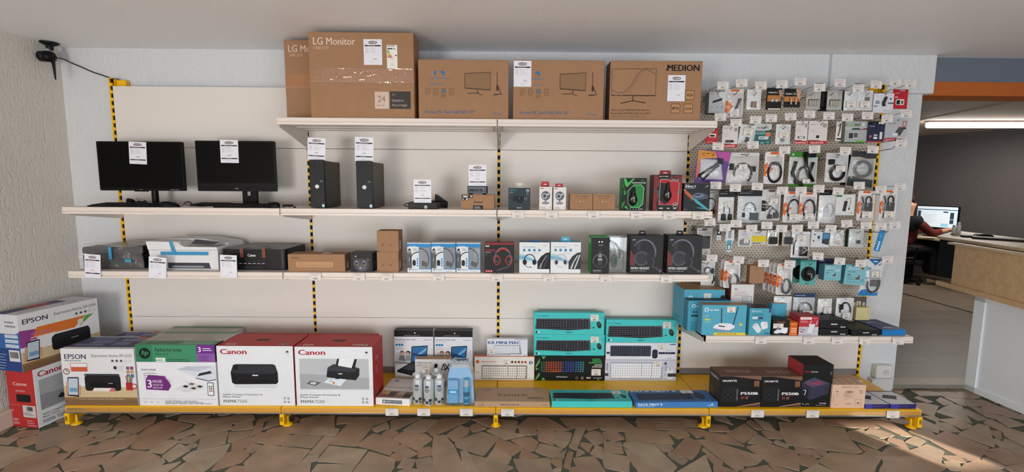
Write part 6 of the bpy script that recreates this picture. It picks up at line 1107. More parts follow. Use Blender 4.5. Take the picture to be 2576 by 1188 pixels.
# ================================================================ corner: two printer cartons on the floor, camera under the ceiling
def dircarton(p, q, d, h, z, col, faces=None):
    p, q = Vector(p), Vector(q); l = (q-p).length; rz = math.atan2(q.y-p.y, q.x-p.x); c = Carton(l, d, h, col, faces); m = (p+q)/2
    c.x, c.y, c.z, c.rz = m.x, m.y, z, rz; return c
c = dircarton(at(98, 1079, 2, FZ)[:2]+(0,), (-.105, -.16, 0), .2, .375, FZ+.0005, RED, {'-y': WHT}); f = c.front; f.txt('Canon', .06, .85, .1, '#a31f30', b=.03, w=.36); f.rr(.06, .28, .95, .80, .015, '#a8abb0'); f.poly([(.06, .3), (.95, .3), (.95, .45), (.06, .55)], '#8f9298'); f.poly([(.3, .4), (.36, .46), (.42, .42), (.5, .5), (.58, .44), (.5, .38), (.36, .36)], '#2c2c31'); f.txt('Stylish Compact Document &', .07, .19, .034, '#33363c', b=.014, w=.52); f.txt('Photo Printer', .07, .14, .034, '#33363c', b=.014, w=.24); f.txt('PIXMA TS205', .07, .05, .06, '#22242a', b=.006, w=.34)
f = c.left; f.txt('Canon', .22, .72, .06, '#dcb0b0', b=.03, w=.5); f.bars(.3, .64, .75, 1, .1, .025, '#c88a8c'); f.rr(.3, .44, .82, .57, .02, '#17171b'); f.rect(.05, .38, .4, .385, '#c88a8c'); f.rect(.50, .18, .96, .38, '#cfc6c4'); f.bars(.55, .35, .9, 3, .05, .03, '#55555a'); f.bars(.1, .15, .35, 2, .06, .04, '#c88a8c'); f.bars(.6, .13, .95, 3, .04, .02, '#c88a8c'); f.bars(.05, .3, .2, 1, .04, .02, '#c88a8c')
put(c, 'printer_carton', 'red and white printer carton on the floor in the corner', 'box'); patch(c, 'left', 'barcode_sticker', .5, .2, .96, .385, lambda g: (g.rect(0, 0, 1, 1, '#cfc6c4'), [g.rect(.3+.025*i, .5, .315+.025*i, .9, '#444') for i in range(20)], g.bars(.1, .35, .9, 3, .1, .04, '#777')))
c = dircarton((-.18, -.583), (-.093, -.15), .205, .352, .3612, '#dcdcdf', {'-x': '#24407c', '+z': '#c9c9cf'}); f = c.front; epson_front(f, 'XP-2200', True); t = c.top; t.rect(0, .5, .75, .95, '#3a3f66'); t.rect(.3, .55, .6, .95, '#a0484a'); icons(t, .6, .75, .2, .03, 3, '#55585e'); t.bars(.1, .3, .5, 1, .1, .03, '#777')
f = c.left; f.rect(0, .66, 1, 1, '#d0d0d6'); f.poly([(0, .5), (.3, .66), (.7, .62), (1, .7), (1, .4), (0, .4)], '#2d62a0'); f.bars(.5, .88, .95, 2, .07, .03, '#777a84'); [f.rect(.45, .42+.085*i, .95, .48+.085*i, '#b9c6d6') for i in range(3)]; f.rect(.55, .18, .95, .38, '#d4d4d8'); [f.rect(.58+.03*i, .24, .6+.03*i, .35, '#333') for i in range(11)]; f.bars(.1, .3, .45, 6, .05, .015, '#8fa6c8')
put(c, 'printer_carton', 'white and blue printer carton on top of the red one in the corner', 'box')
p = at(124, 108, 2, CEIL-.004); t = thing('security_camera', 'small black webcam hung from the ceiling in the corner', 'camera', (p.x, p.y, CEIL-.001)); mb = MB(); mb.lathe([(.05, 0), (.05, -.006), (.035, -.016), (.02, -.022), (.018, -.05)], (0, 0, 0), BLK, 22); mb.link('ceiling_mount', t)
mb = MB(); mb.tube([(-.05, -.02, -.095), (-.045, -.02, -.095), (.0, -.02, -.095), (.028, -.02, -.1), (.032, -.02, -.1)], [.02, .034, .036, .034, .02], PLB, 16); mb.ball((-.012, -.055, -.1), .014, .008, .014, '#26262b'); mb.box(-.012, .012, -.03, -.01, -.07, -.045, '#9a9a9e', .003); mb.link('camera_body', t)
mb = MB(); mb.tube([(.03, -.02, -.11), (.034, -.02, -.15), (.036, -.02, -.21), (.038, -.02, -.245)], [.012, .009, .006, .004], BLK, 8); mb.link('clip_arm', t)
def wp(u, v, y): return at(u, v, 1, y)
cable('thin black cable running from the ceiling webcam to the yellow upright', [Vector((p.x+.03, p.y-.02, CEIL-.1)), wp(160, 149, .02), wp(178, 158, .05), wp(200, 167, .06), wp(232, 181, .065), wp(262, 191, .066), wp(282, 199, .066), wp(294, 207, .066), wp(300, 217, .066), wp(302, 228, .066)], .0035, 'camera_cable')
t = thing('wall_socket', 'white mains socket block on white trunking at the foot of the wall end', 'wall socket', (5.5, WALL_Y-.001, 0)); q0, q1 = xat(2203, .03, .12), xat(2243, .03, .12); mb = MB(); mb.box(q0-5.5, q1-5.5, -.05, 0, .085, .185, M('#dcdad6', .4), .006); mb.link('socket_box', t); mb = MB(); cx = (q0+q1)/2-5.5+.012; mb.lathe([(.021, 0), (.021, .003), (.018, .003), (.017, -.012), (0.001, -.012)], (cx, -.0505, .137), M('#c9c7c3', .4), 20, (0, -1, 0)); mb.lathe([(.0025, -.01), (.0025, .004)], (cx, -.05, .148), '#b0a890', 8, (0, -1, 0)); mb.link('socket_face', t); mb = MB(); mb.box(q0-5.5-.02, q1-5.5+.015, -.045, 0, FZ, .082, M('#dcdad6', .4), .004); mb.link('trunking', t)
# ================================================================ price tickets in the shelf edges
def ticket(u, z, d, label, w=.075, seed=1, dz=0.):
    y = -d-.0075; x = xat(u, y, z-.02); mb = MB(); mb.box(-w/2, w/2, 0, .0009, -.046, .002, '#ded6d0'); g = Face(mb, (-w/2, 0, -.046), (1, 0, 0), (0, 0, 1), w, .048); g.frame(.03, .05, .97, .95, .02, '#b5aca8'); g.bars(.15, .86, .85, 1, .1, .06, '#9a9290', seed); g.bars(.2, .66, .8, 1, .1, .05, '#aaa29e', seed+1); g.frame(.3, .12, .7, .38, .03, '#9a9290'); g.bars(.36, .3, .64, 1, .1, .1, '#7a7472', seed+2)
    tag(mb.link('price_ticket', None, (x, y, z-.003+dz)), label, 'price ticket', 'price tickets in the shelf edges')
for u, what in ((1303, 'dark grey webcam box'), (1388, 'slim white webcam boxes'), (1494, 'brown webcam cartons'), (1602, 'green mouse box'), (1684, 'red mouse box'), (1757, 'mouse box with colour streaks')): ticket(u, Z2, D_S, 'white price ticket in the shelf edge below the '+what, seed=u)
for u, what in ((793, 'sound bar carton'), (903, 'glowing speaker carton'), (973, 'brown speaker cartons'), (1103, 'blue headphone boxes'), (1250, 'red topped headset box'), (1381, 'stereo headset boxes'), (1525, 'green sided headset box'), (1677, 'large black headset boxes')): ticket(u, Z3, D_S, 'white price ticket in the shelf edge below the '+what, seed=u)
for u, what in ((986, 'paper ream'), (1066, 'spray cans'), (1173, 'blue cleaning kits'), (1277, 'brown flat keyboard carton'), (1906, 'power supply pair'), (2045, 'tall power supply box'), (2247, 'flat drive boxes')): ticket(u, ZB, D_B, 'white price ticket on the yellow shelf edge below the '+what, .08, u, -.001)
for u, what in ((1915, 'plug adapter box'), (2036, 'red network box'), (2107, 'pair of flat black boxes'), (2177, 'single flat black box'), (2260, 'blue flat box')): ticket(u, Z4, D_4, 'white price ticket in the shelf edge below the '+what, seed=u)
# ================================================================ pegboard: wire hooks with price tickets, hanging packs
WIRE = M('#6d6964', .35, .8); G_HOOK = 'wire pegboard hooks with price tickets'; YH = -.27
def hook(u, v, what, first={}):
    q = at(u, v, 1, YH); p = (q.x, 0, q.z); lab = 'wire hook and ticket over '+what
    if first:
        r = first['r'].copy(); COL.objects.link(r); r.location = p; r['label'] = lab
        for ch in first['r'].children: q = ch.copy(); COL.objects.link(q); q.parent = r; q.rotation_euler = (random.uniform(-.12, .06), random.uniform(-.06, .06), 0) if q.name.startswith('price') else q.rotation_euler
        return
    t = thing('peg_hook', lab, 'hook', p, 0, G_HOOK); first['r'] = t
    mb = MB(); mb.tube([(0, -.002, -.05), (0, -.03, -.052), (0, -.2, -.044), (0, -.222, -.03)], .0022, WIRE, 6); mb.link('hanging_arm', t)
    mb = MB(); mb.tube([(0, -.002, -.03), (0, -.05, -.03), (0, -.08, .002), (0, YH+.002, .012)], .0016, WIRE, 6); mb.tube([(-.025, YH+.002, .0135), (.025, YH+.002, .0135)], .0016, WIRE, 6); mb.link('ticket_arm', t)
    mb = MB(); mb.box(-.012, .012, -.004, 0, -.06, -.02, M('#8d8983', .4, .5), .001); mb.link('board_clip', t)
    mb = MB(); w, h = .073, .048; mb.box(-w/2, w/2, YH-.001, YH, -h/2-.006, h/2-.006, '#e0dad6'); g = Face(mb, (-w/2, YH-.001, -h/2-.006), (1, 0, 0), (0, 0, 1), w, h); g.frame(.04, .06, .96, .94, .03, '#b9afb0'); g.bars(.15, .84, .85, 1, .1, .06, '#8f898c', 3); g.bars(.12, .62, .88, 1, .1, .07, '#9a9498', 4); g.frame(.3, .12, .7, .40, .04, '#a8a0a2'); g.bars(.36, .32, .66, 1, .1, .14, '#77727a', 5)
    mb.link('price_ticket', t)
FILM = film('#f6f7f8', .93, .05, .7, 24); FOIL = M('#d4d4d0', .2, .7, vary=.15, bump=.8, bscale=28); CABLE = '#1c1c20'
class Pack:
    def __init__(s, bb, y=-.19, d=.004, col='#d9d9dc', faces=None, name='hanging_pack', tilt=0., shape=None):
        u0, v0, u1, v1 = bb; um, vm = (u0+u1)/2, (v0+v1)/2; p = at(um, vm, 1, y); s.z0 = zat(v1, p.x, y); s.h = zat(v0, p.x, y)-s.z0
        s.w = xat(u1, y, p.z)-xat(u0, y, p.z); s.x, s.y, s.d, s.name, s.tilt = p.x, y, d, name, tilt; w, h = s.w, s.h; s.mb = MB()
        if shape: s.mb.prism([((a-.5)*w, b*h) for a, b in shape], (0, d, 0), (-1, 0, 0), (0, 0, 1), (0, -d, 0), col) if 0 else s.mb.prism([((a-.5)*w, b*h) for a, b in shape], (0, 0, 0), (1, 0, 0), (0, 0, 1), (0, d, 0), col)
        else: s.mb.box(-w/2, w/2, 0, d, 0, h, col, min(.0008, d*.2), faces)
        s.f = Face(s.mb, (-w/2, 0, 0), (1, 0, 0), (0, 0, 1), w, h); s.o = None
    def P(s, a, b, dy=-.004): return ((a-.5)*s.w, dy, b*s.h)
    def done(s, label, cat='hanging pack', group=None):
        s.o = s.mb.link(s.name, None, (s.x, s.y, s.z0), rot=(0, s.tilt, random.uniform(-.05, .05))); tag(s.o, label, cat, group); return s
    def loop(s, cx, cy, rx, ry, r, a0=0, a1=360, col=CABLE, name='cable', dy=-.007, turns=1, ends=()):
        mb = MB()
        for k in range(turns):
            q = 1-.12*k; mb.tube([s.P(cx+rx*q*math.cos(math.radians(a0+(a1-a0)*i/20)), cy+ry*q*math.sin(math.radians(a0+(a1-a0)*i/20)), dy-.002*k) for i in range(21)], r, M(col, .4), 7)
        for e in ends: mb.box(*[v for pr in zip(s.P(e[0], e[1], dy-.008), s.P(e[2], e[3], dy+.008)) for v in pr], M(e[4] if len(e) > 4 else col, .4), .0015)
        mb.link(name, s.o); return s
    def path(s, pts, r, col=CABLE, name='cable', dy=-.008, ends=()):
        mb = MB(); mb.tube([s.P(a, b, dy) for a, b in pts], r, M(col, .4), 7)
        for e in ends: mb.box(*[v for pr in zip(s.P(e[0], e[1], dy-.008), s.P(e[2], e[3], dy+.008)) for v in pr], M(e[4] if len(e) > 4 else col, .4), .0015)
        mb.link(name, s.o); return s
    def solid(s, a0, b0, a1, b1, col, name='item', dy=-.006, t=.006):
        mb = MB(); p, q = s.P(a0, b0), s.P(a1, b1); mb.box(p[0], q[0], dy-t, dy, p[2], q[2], M(col, .35), .0015); mb.link(name, s.o); return s
    def stick(s, a0, b0, a1, b1, seed=1, dy=-.017):
        mb = MB(); p, q = s.P(a0, b0), s.P(a1, b1); mb.box(p[0], q[0], dy-.0005, dy, p[2], q[2], '#e4ddda'); sticker_art(Face(mb, (p[0], dy-.0005, p[2]), (1, 0, 0), (0, 0, 1), q[0]-p[0], q[2]-p[2]), seed); mb.link('price_sticker', s.o); return s
    def cover(s, mat=None, a0=.02, b0=.02, a1=.98, b1=.85, bulge=.014, name='clear_front'):
        """clear film or blister swelling out in front"""
        mb = MB(); mb.grid(lambda a, b: s.P(a0+(a1-a0)*a, b0+(b1-b0)*b, -.0015-bulge*(max(0, math.sin(math.pi*a))*max(0, math.sin(math.pi*b)))**.45-.0015*math.sin(17*a+5*b)*math.sin(math.pi*a)), 10, 12, mat or FILM); mb.link(name, s.o); return s
def bag(bb, label, y=-.19, header=None, hh=.14, hcol=None, body='#e6e6e6', tilt=0.):
    s = Pack(bb, y, .002, FILM if body is None else body, tilt=tilt)
    s.f.rect(.02, .95, .98, .97, '#c4c4c8')
    if header: s.f.rect(0, 1-hh, 1, 1, header); s.f.bars(.08, 1-hh*.5, .7, 1, .1, hh*.1, hcol or '#8f8f94')
    s.f.poly([(.4, .93), (.6, .93), (.58, .955), (.42, .955)], '#55555a')
    return s.done(label)
def orange(bb, label, y=-.19, seed=1, tilt=0., grp='orange and white cable packs'):
    s = Pack(bb, y, .002, '#e2dddc', tilt=tilt, shape=[(.06, 0), (.94, 0), (1, .04), (1, .93), (.94, 1), (.06, 1), (0, .93), (0, .04)]); f = s.f; O = '#e06414'
    f.rr(.28, .92, .72, .985, .02, O); f.frame(.14, .06, .88, .85, .006, '#b8a8a4'); f.rect(.15, .07, .87, .84, '#d6d2d2'); f.poly([(0, .58), (.1, .66), (.48, .47), (.1, .22), (0, .28)], O); f.bars(.06, .5, .36, 2, .06, .03, '#f0c8a8', seed)
    s.done(label, group=grp); return s
HOOKS = [(1819, 213, 'the grey drive box'), (1865.6, 213, 'the precision tool blister'), (1914, 216, 'the card reader bag'), (1967, 214.5, 'the round coin battery card'), (2013, 214.5, 'the copper and black battery card'), (2062, 215, 'the first silver battery pouch'), (2113, 215, 'the second silver battery pouch'), (2160, 215, 'the white bag with low sticker'), (2204, 216, 'the white bag beside the blue card'), (2251, 216, 'the blue and white stick card'), (2290, 216, 'the bright red memory card pack'),
 (1812, 303, 'the small red stick card'), (1852, 304, 'the white and red stick card at the shelf end'), (1901, 301, 'the leaning silver bag'), (1940, 301, 'the dark green stick card'), (1989, 303, 'the upright silver bag'), (2036, 294, 'the narrow white and red card'), (2085, 294, 'the wide white and red card'), (2132, 294.5, 'the thin bag seen edge on'), (2182, 296, 'the grey and green memory card'), (2232, 296, 'the navy memory card'), (2280, 286, 'the grey and red reader card'), (2268, 355, 'no pack, above the bare wall end'),
 (1806, 373, 'the orange and purple cable bag'), (1894, 373, 'the wide clear power cable bag'), (1974, 374, 'the orange cable pack beside the green bag'), (2049, 377, 'the green and black bag'), (2127, 377, 'the white bag with black cable coil'), (2196, 376, 'the dark grey and gold bag'),
 (1800, 471, 'the white cable bag behind the mouse box'), (1850, 472, 'the narrow black header bag'), (1905, 471, 'the wide black header adapter bag'), (1969, 472, 'the black arrow blister'), (2015, 477.5, 'the orange pack beside the black arrow blister'), (2060, 472, 'the orange pack beside the white adapter bag'), (2110, 473, 'the white adapter bag'), (2161, 472, 'the white hub box'), (2216, 475, 'the orange pack at the striped upright'), (2264, 472, 'the orange pack over the plaster'),
 (1786, 567, 'the white handled blister'), (1824, 568.5, 'the tiny black and white stick'), (1852, 568.5, 'the blue dongle strip'), (1891, 569, 'the white dongle blister'), (1929, 569, 'the grey and yellow card'), (1967, 569, 'the silver pouch with black adapter'), (2006, 569, 'the silver pouch with dark adapter'), (2046, 569, 'the tall cable bag'), (2091, 569, 'the card with a laptop picture'), (2130, 570, 'the white cable bag beside the green edged bag'), (2179, 573, 'the green edged white bag'), (2216, 571, 'the slanted blue stick'), (2251, 572, 'no pack, at the outer end of the dongle row'),
 (1791, 652.5, 'the clear earphone bag'), (1858, 654, 'the pair of orange packs'), (1921, 660, 'the small brown carton'), (1987, 663, 'the row of four orange packs'), (2057, 654, 'the turquoise mouse pack'), (2113, 653, 'the smaller pale blue box'), (2166, 658, 'the larger pale blue box'), (2233, 656, 'the blue wave cable pack')]
for u, v, w in HOOKS: hook(u, v, w)
# ---- first row
s = Pack((1783, 231, 1825, 285), -.2, .06, '#aeb2b4', {'-x': '#6f7376', '-z': '#1a1a1d'}, 'drive_box'); f = s.f; f.poly([(.5, 1), (1, 1), (1, .35)], '#d4d6d8'); f.poly([(.2, .46), (.25, .58), (.82, .72), (.78, .60)], '#2c2d32'); f.bars(.08, .93, .3, 1, .1, .03, '#55555a'); f.bars(.75, .92, .95, 1, .1, .02, '#888'); icons(f, .2, .8, .28, .025, 3, '#55585c'); s.done('grey box picturing a dark stick drive, hanging above the shelf end')
s = Pack((1822, 224, 1869, 296), -.17, .002, '#d6cfce'); f = s.f; f.rr(.32, .92, .78, .985, .02, '#d8661c'); f.frame(.2, .1, .92, .84, .006, '#b5a4a0'); f.poly([(0, .2), (0, .5), (.14, .6), (.5, .4), (.2, .16)], '#d8661c'); f.bars(.06, .42, .34, 2, .06, .03, '#f0c8a8'); s.done('white and orange blister holding thin grey precision tools'); s.path([(.58, .3), (.76, .66)], .0035, '#3a3c48', 'tool'); s.path([(.66, .3), (.86, .66)], .003, '#55586a', 'tool'); s.stick(.3, .02, .8, .2, 2, -.01); s.cover(None, .2, .1, .92, .84, .01)
s = bag((1879, 225, 1914, 276), 'small clear bag holding a brown card reader'); s.solid(.28, .1, .42, .4, '#8a6a5a'); s.solid(.5, .08, .66, .4, '#9a7866'); s.cover(FILM, .03, .03, .97, .9, .008)
s = Pack((1929, 221, 1966, 276), -.19, .01, '#5a2a1c', {'-x': '#4a1a14'}); f = s.f; f.rect(0, 0, 1, 1, '#1b1918'); f.rect(.05, .38, .95, .66, '#b5773f'); f.txt('DURACELL', .12, .75, .07, '#e8e4e0', b=.03, w=.62); f.poly([(.75, .9), (1, .9), (1, .6), (.85, .65)], '#b78a72'); f.rect(.12, .0, .95, .06, '#d8d4cc'); s.done('copper and black card holding two coin batteries'); mb = MB()
for a in (.38, .66): mb.lathe([(.0115, 0), (.0115, .004), (.009, .006)], s.P(a, .42, 0), M('#c9c6c0', .2, .7), 16, (0, -1, 0))
mb.link('coin_batteries', s.o)
s = Pack((1973, 223, 2013, 270), -.19, .003, '#1b1918'); f = s.f; f.rect(.0, .3, 1, .58, '#b87a48'); f.rect(0, 0, 1, .16, '#25262c'); f.txt('DURACELL', .08, .68, .08, '#e8e4e0', b=.03, w=.66); f.poly([(.7, .98), (1, .98), (1, .4), (.8, .55)], '#c49a84'); f.ell(.88, .36, .07, '#b0524a'); s.done('copper and black card holding two thin batteries')
for a in (.4, .7): s.solid(a-.05, .14, a+.05, .5, '#c4a284', 'battery')
for bb, lab in (((2028, 227, 2064, 276), 'silver pouch holding four batteries, beside the copper battery card'), ((2081, 228, 2118, 277), 'silver pouch holding four batteries, in front of black packs')):
    s = Pack(bb, -.19, .006, FOIL, {'-x': '#1c1c1e'}); s.done(lab, group='silver battery pouches')
    for i in range(4): s.solid(.17+.17*i, .2, .32+.17*i, .48, '#a9a59a', 'battery', -.003, .009)
    mb = MB(); mb.box(*[v for p in zip(s.P(.16, .48, -.006), s.P(.86, .53, -.002)) for v in p], '#4a4a46'); mb.link('battery_band', s.o)
s = Pack((2064, 230, 2083, 279), -.13, .02, '#19191b'); s.f.rect(.1, .2, .5, .9, '#3a3a3e'); s.done('black packs pushed back behind a silver battery pouch')
s = Pack((2115, 227, 2130, 276), -.14, .02, '#1f3f3a'); s.f.rect(.1, .1, .6, .5, '#3f6a62'); s.done('dark green packs pushed back beside a white bag')
s = bag((2124, 228, 2158, 278), 'white bag with a low sticker, beside the dark green packs'); s.stick(.12, .12, .8, .48, 3, -.011); s.cover(None, .03, .03, .97, .9, .009)
s = bag((2158, 228, 2195, 278), 'white bag with a grey plug and sticker, beside the blue and white card'); s.solid(.45, .48, .72, .66, '#77756f'); s.stick(.1, .1, .8, .46, 4, -.011); s.cover(None, .03, .03, .97, .9, .009)
s = Pack((2198, 235, 2247, 284), -.2, .003, '#d4d6de'); f = s.f; f.bars(.1, .62, .35, 2, .08, .06, '#4a5588'); f.bars(.05, .38, .3, 1, .1, .05, '#4a6aa8'); f.ring(.1, .33, .05, .02, '#4a6aa8'); f.rect(.72, .46, 1, .53, '#4a4f7a'); f.bars(.5, .12, .9, 1, .1, .03, '#888'); f.rect(.8, .66, .88, .76, '#4a5560'); s.done('blue and white card holding a silver memory stick'); s.path([(.5, .34), (.46, .5), (.54, .72), (.58, .8)], .008, '#2a2c34', 'memory_stick'); s.path([(.56, .32), (.58, .5), (.62, .76)], .006, '#c4c8d0', 'memory_stick_case')
s = Pack((2245, 225, 2284, 274), -.2, .003, '#b8232c'); f = s.f; f.rect(0, .92, 1, 1, '#a01c24'); f.bars(.15, .82, .6, 1, .1, .03, '#e8b0b0'); f.bars(.15, .62, .4, 1, .1, .05, '#f0dcdc'); f.rr(.22, .2, .78, .5, .06, '#d8d4cc'); f.rect(.27, .23, .5, .45, '#2a2a2e'); f.rect(.58, .26, .72, .42, '#55554a'); f.poly([(.4, .92), (.8, .92), (.75, .96), (.45, .96)], '#d4c0c0'); s.done('bright red memory card pack at the end of the first row')
# ---- second row
s = Pack((1775, 323, 1806, 362), -.2, .004, '#c0353a'); f = s.f; f.rr(.25, .42, .85, .66, .08, '#e6dcdc'); f.poly([(.3, .48), (.4, .58), (.7, .58), (.8, .5), (.6, .45)], '#2a2426'); f.txt('SanDisk', .15, .08, .07, '#f0dcdc', b=.03, w=.55); s.done('small red card picturing a black memory stick'); s.path([(.8, .9), (.85, 1.02)], .0025, '#777', 'hook_tab')
def sandisk(bb, label, pic, w=.7):
    s = Pack(bb, -.2, .004, '#d8d2d0'); f = s.f; f.rect(0, 0, 1, .145, '#b8262e'); f.rect(0, .145, .6, .17, '#2a2426'); f.txt('SanDisk', .5, .035, .07, '#f2e6e6', 'c', .02, w=w); f.bars(.08, .86, .5, 1, .1, .02, '#77747a'); f.bars(.08, .62, .5, 3, .05, .016, '#c4a8a8'); f.rr(.76, .73, .92, .87, .02, '#3a3a40'); f.rr(.79, .75, .89, .85, .01, '#b9b4b4')
    if pic == 's': f.poly([(.2, .27), (.24, .33), (.7, .33), (.78, .28), (.72, .22), (.22, .22)], '#1d1d20'); f.rect(.24, .27, .6, .28, '#b8b4b4')
    elif pic == 'n': f.rr(.22, .25, .8, .34, .03, '#17171a'); f.rr(.32, .265, .72, .325, .02, '#e0dcdc')
    else: f.rect(.42, .26, .58, .38, '#26262a')
    f.poly([(.4, .95), (.55, .98), (.62, .99), (.58, .95)], '#3a3a3e'); return s.done(label, group='white and red memory cards')
sandisk((1817, 315, 1856, 371), 'white and red card picturing a black memory stick, at the shelf end', 's'); sandisk((2001, 304, 2031, 363), 'narrow white and red card picturing a slim stick', 'n', .9); sandisk((2034, 304, 2081, 363), 'wide white and red card picturing a small memory card', 'c')
s = bag((1857, 314, 1896, 363), 'leaning clear bag with silver edge holding a grey plug', tilt=.12); s.solid(.38, .12, .64, .36, '#5a5a60'); s.stick(.2, .42, .82, .82, 5, -.011); s.cover(None, .02, .02, .98, .9, .01)
s = Pack((1897, 312, 1940, 363), -.19, .004, '#2f6a66'); f = s.f; f.rect(0, .68, 1, 1, '#c9cccc'); f.poly([(0, .68), (.85, .68), (1, .76), (1, .62), (0, .6)], '#1c3a3c'); f.txt('PHILIPS', .18, .75, .11, '#3f5a6a', b=.02, w=.64); f.rect(.02, .5, .95, .58, '#6fa09c'); f.bars(.15, .66, .8, 1, .1, .03, '#a8c0be'); f.ell(.82, .48, .12, '#d8703a'); f.rr(.28, .24, .84, .39, .03, '#c9d0d4'); f.bars(.34, .34, .7, 1, .1, .05, '#5a7a8a'); f.bars(.4, .1, .65, 1, .1, .06, '#a8c8c4'); f.bars(.75, .12, .95, 1, .1, .05, '#8fb8b0'); s.done('dark green and grey card picturing a white memory stick')
s = bag((1951, 313, 1989, 363), 'upright clear bag with silver edge holding a small plug'); s.solid(.3, .12, .56, .28, '#8a8a88'); s.stick(.18, .3, .82, .62, 6, -.011); s.cover(None, .02, .02, .98, .9, .01)
s = bag((2103, 306, 2117, 355), 'thin bag seen edge on, holding a red tipped cable'); s.path([(.6, .9), (.5, .5), (.3, .25)], .003, '#7a3a3a', 'cable', ends=()); s.solid(.1, .06, .8, .14, '#2a2a2c')
s = Pack((2126, 305, 2183, 359), -.2, .05, '#a9adac', {'-x': '#7a8a7a', '-z': '#2f6a34'}); f = s.f; f.rect(.02, .78, .55, .87, '#4a7a3c'); f.bars(.06, .85, .5, 1, .1, .05, '#c9d8c4'); f.rect(.7, .78, .84, .92, '#cfd4d4'); f.rect(0, .6, 1, .72, '#b8bcba'); f.poly([(.25, .6), (.35, .68), (.6, .68), (.75, .6)], '#2c3a4a'); f.poly([(.6, .6), (.85, .68), (1, .68), (1, .6)], '#8a4a4a'); f.frame(.14, .18, .58, .5, .01, '#c4c8c6'); f.rr(.18, .2, .36, .45, .02, '#35373c'); f.rr(.4, .25, .56, .45, .02, '#55585c'); f.rect(.5, .03, .88, .1, '#6fb04a'); f.rect(0, 0, 1, .03, '#3f7a3a'); s.done('grey and green stack of memory cards')
s = Pack((2183, 306, 2225, 358), -.21, .004, '#262a44'); f = s.f; f.rect(0, .86, 1, 1, '#15151a'); f.rect(.6, .88, .95, .98, '#e0e0e4'); f.poly([(.2, .9), (.5, .88), (.4, .95)], '#55606a'); f.bars(.08, .8, .5, 1, .1, .05, '#8a8fb0'); f.rect(.72, .15, .88, .5, '#d4d6da'); f.rr(.36, .16, .6, .26, .03, '#e4e6ea'); f.rr(.36, .3, .6, .38, .03, '#b9bcc8'); f.ell(.18, .28, .06, '#c46a6a'); f.rect(0, 0, 1, .06, '#b0323a'); s.done('navy memory card pack with a black top')
s = Pack((2228, 298, 2280, 355), -.21, .004, '#b4b6b8'); f = s.f; f.rect(0, .0, .55, .14, '#b8262e'); f.txt('SanDisk', .06, .03, .08, '#f0e4e4', b=.02, w=.44); f.bars(.06, .9, .3, 1, .1, .025, '#a04a4a'); f.poly([(.38, .24), (.62, .62), (.92, .62), (.72, .24)], '#4a4c52'); f.poly([(.62, .62), (.92, .62), (.88, .56), (.58, .56)], '#7a3a40'); f.rr(.36, .24, .6, .36, .02, '#dcdee2'); f.rr(.04, .2, .32, .36, .02, '#a8b4c4'); f.frame(.78, .64, .97, .88, .03, '#b0484e'); f.rect(.8, .52, .96, .6, '#35363c'); f.bars(.1, .8, .6, 1, .1, .03, '#77797e'); s.done('grey and red card picturing a card reader'); s.stick(.55, -.02, 1.0, .16, 9, -.006)
# ---- third row
s = Pack((1750, 375, 1837, 461), -.2, .004, '#5f3f8c', shape=[(0, .0), (.86, .02), (1, .92), (.55, .93), (.1, 1), (.02, .5)]); f = s.f; f.poly([(.08, .98), (.04, .5), (.15, .72), (.62, .74), (.55, .92)], '#cf8a3a'); f.poly([(.55, .92), (.99, .91), (.95, .62), (.7, .7)], '#b0509a'); f.poly([(.04, .5), (.02, .1), (.12, .3), (.15, .7)], '#d0705a'); f.poly([(.12, .12), (.15, .72), (.72, .68), (.8, .1)], '#cfcfd8'); f.ring(.22, .86, .04, .012, '#2a2018', 40, 320); f.bars(.3, .88, .42, 1, .1, .02, '#3a2a1c'); f.bars(.5, .12, .78, 3, .05, .012, '#77777c'); s.done('orange and purple bag holding a thick black cable'); s.path([(.1, .22), (.3, .36), (.52, .5), (.7, .66)], .0075, '#26262a', 'cable', ends=((.62, .56, .76, .72, '#2c2c30'),)); s.path([(.1, .2), (.22, .1), (.4, .3), (.64, .52)], .006, '#2c2c30', 'cable', -.014); s.cover(None, .12, .1, .82, .72, .02)
s = bag((1828, 384, 1908, 466), 'wide clear bag holding a coiled black power cable', body='#d0cdca'); s.loop(.5, .36, .27, .30, .0065, -50, 200, ends=((.08, .46, .2, .66), (.74, .42, .88, .58))); s.stick(.34, .5, .6, .64, 10, -.02); s.cover(None, .03, .03, .97, .9, .018)
s = orange((1923, 382, 1971, 463), 'orange and white pack with a round cable coil, beside the green bag', seed=2); s.loop(.52, .36, .36, .32, .004, 0, 360, turns=2); s.solid(.3, .58, .7, .68, '#2a2a2e'); s.cover(None, .1, .05, .92, .84, .014)
s = Pack((1984, 382, 2056, 470), -.2, .004, '#d4d8d2'); f = s.f; f.rect(0, .85, 1, 1, '#3f7f2c'); f.rect(0, 0, 1, .08, '#3f7f2c'); f.ell(.12, .92, .03, '#c9d8c0'); f.rect(.05, .72, .35, .8, '#c4c8c4'); s.done('green and white bag stuffed with black straps'); s.path([(.2, .72), (.1, .4), (.25, .12), (.5, .1)], .012, '#3a3a3e', 'strap'); s.path([(.5, .95), (.55, .6), (.75, .2)], .012, '#17171a', 'strap', -.014); s.path([(.8, .7), (.7, .4), (.85, .15)], .01, '#17171a', 'strap', -.012); s.loop(.5, .3, .2, .26, .008, 90, 270, '#222226', 'strap'); s.solid(.45, .84, .9, 1.0, '#141416', 'header_clip'); s.stick(.42, .1, .68, .22, 11, -.026); s.cover(None, .03, .08, .97, .85, .024)
s = bag((2077, 385, 2132, 459), 'white bag holding a wound black cable with sticker', body='#d6d4d4'); s.loop(.5, .32, .34, .26, .0055, 0, 360, turns=3, ends=((.1, .6, .35, .78),)); s.stick(.38, .36, .8, .56, 12, -.02); s.cover(None, .03, .03, .97, .93, .016)
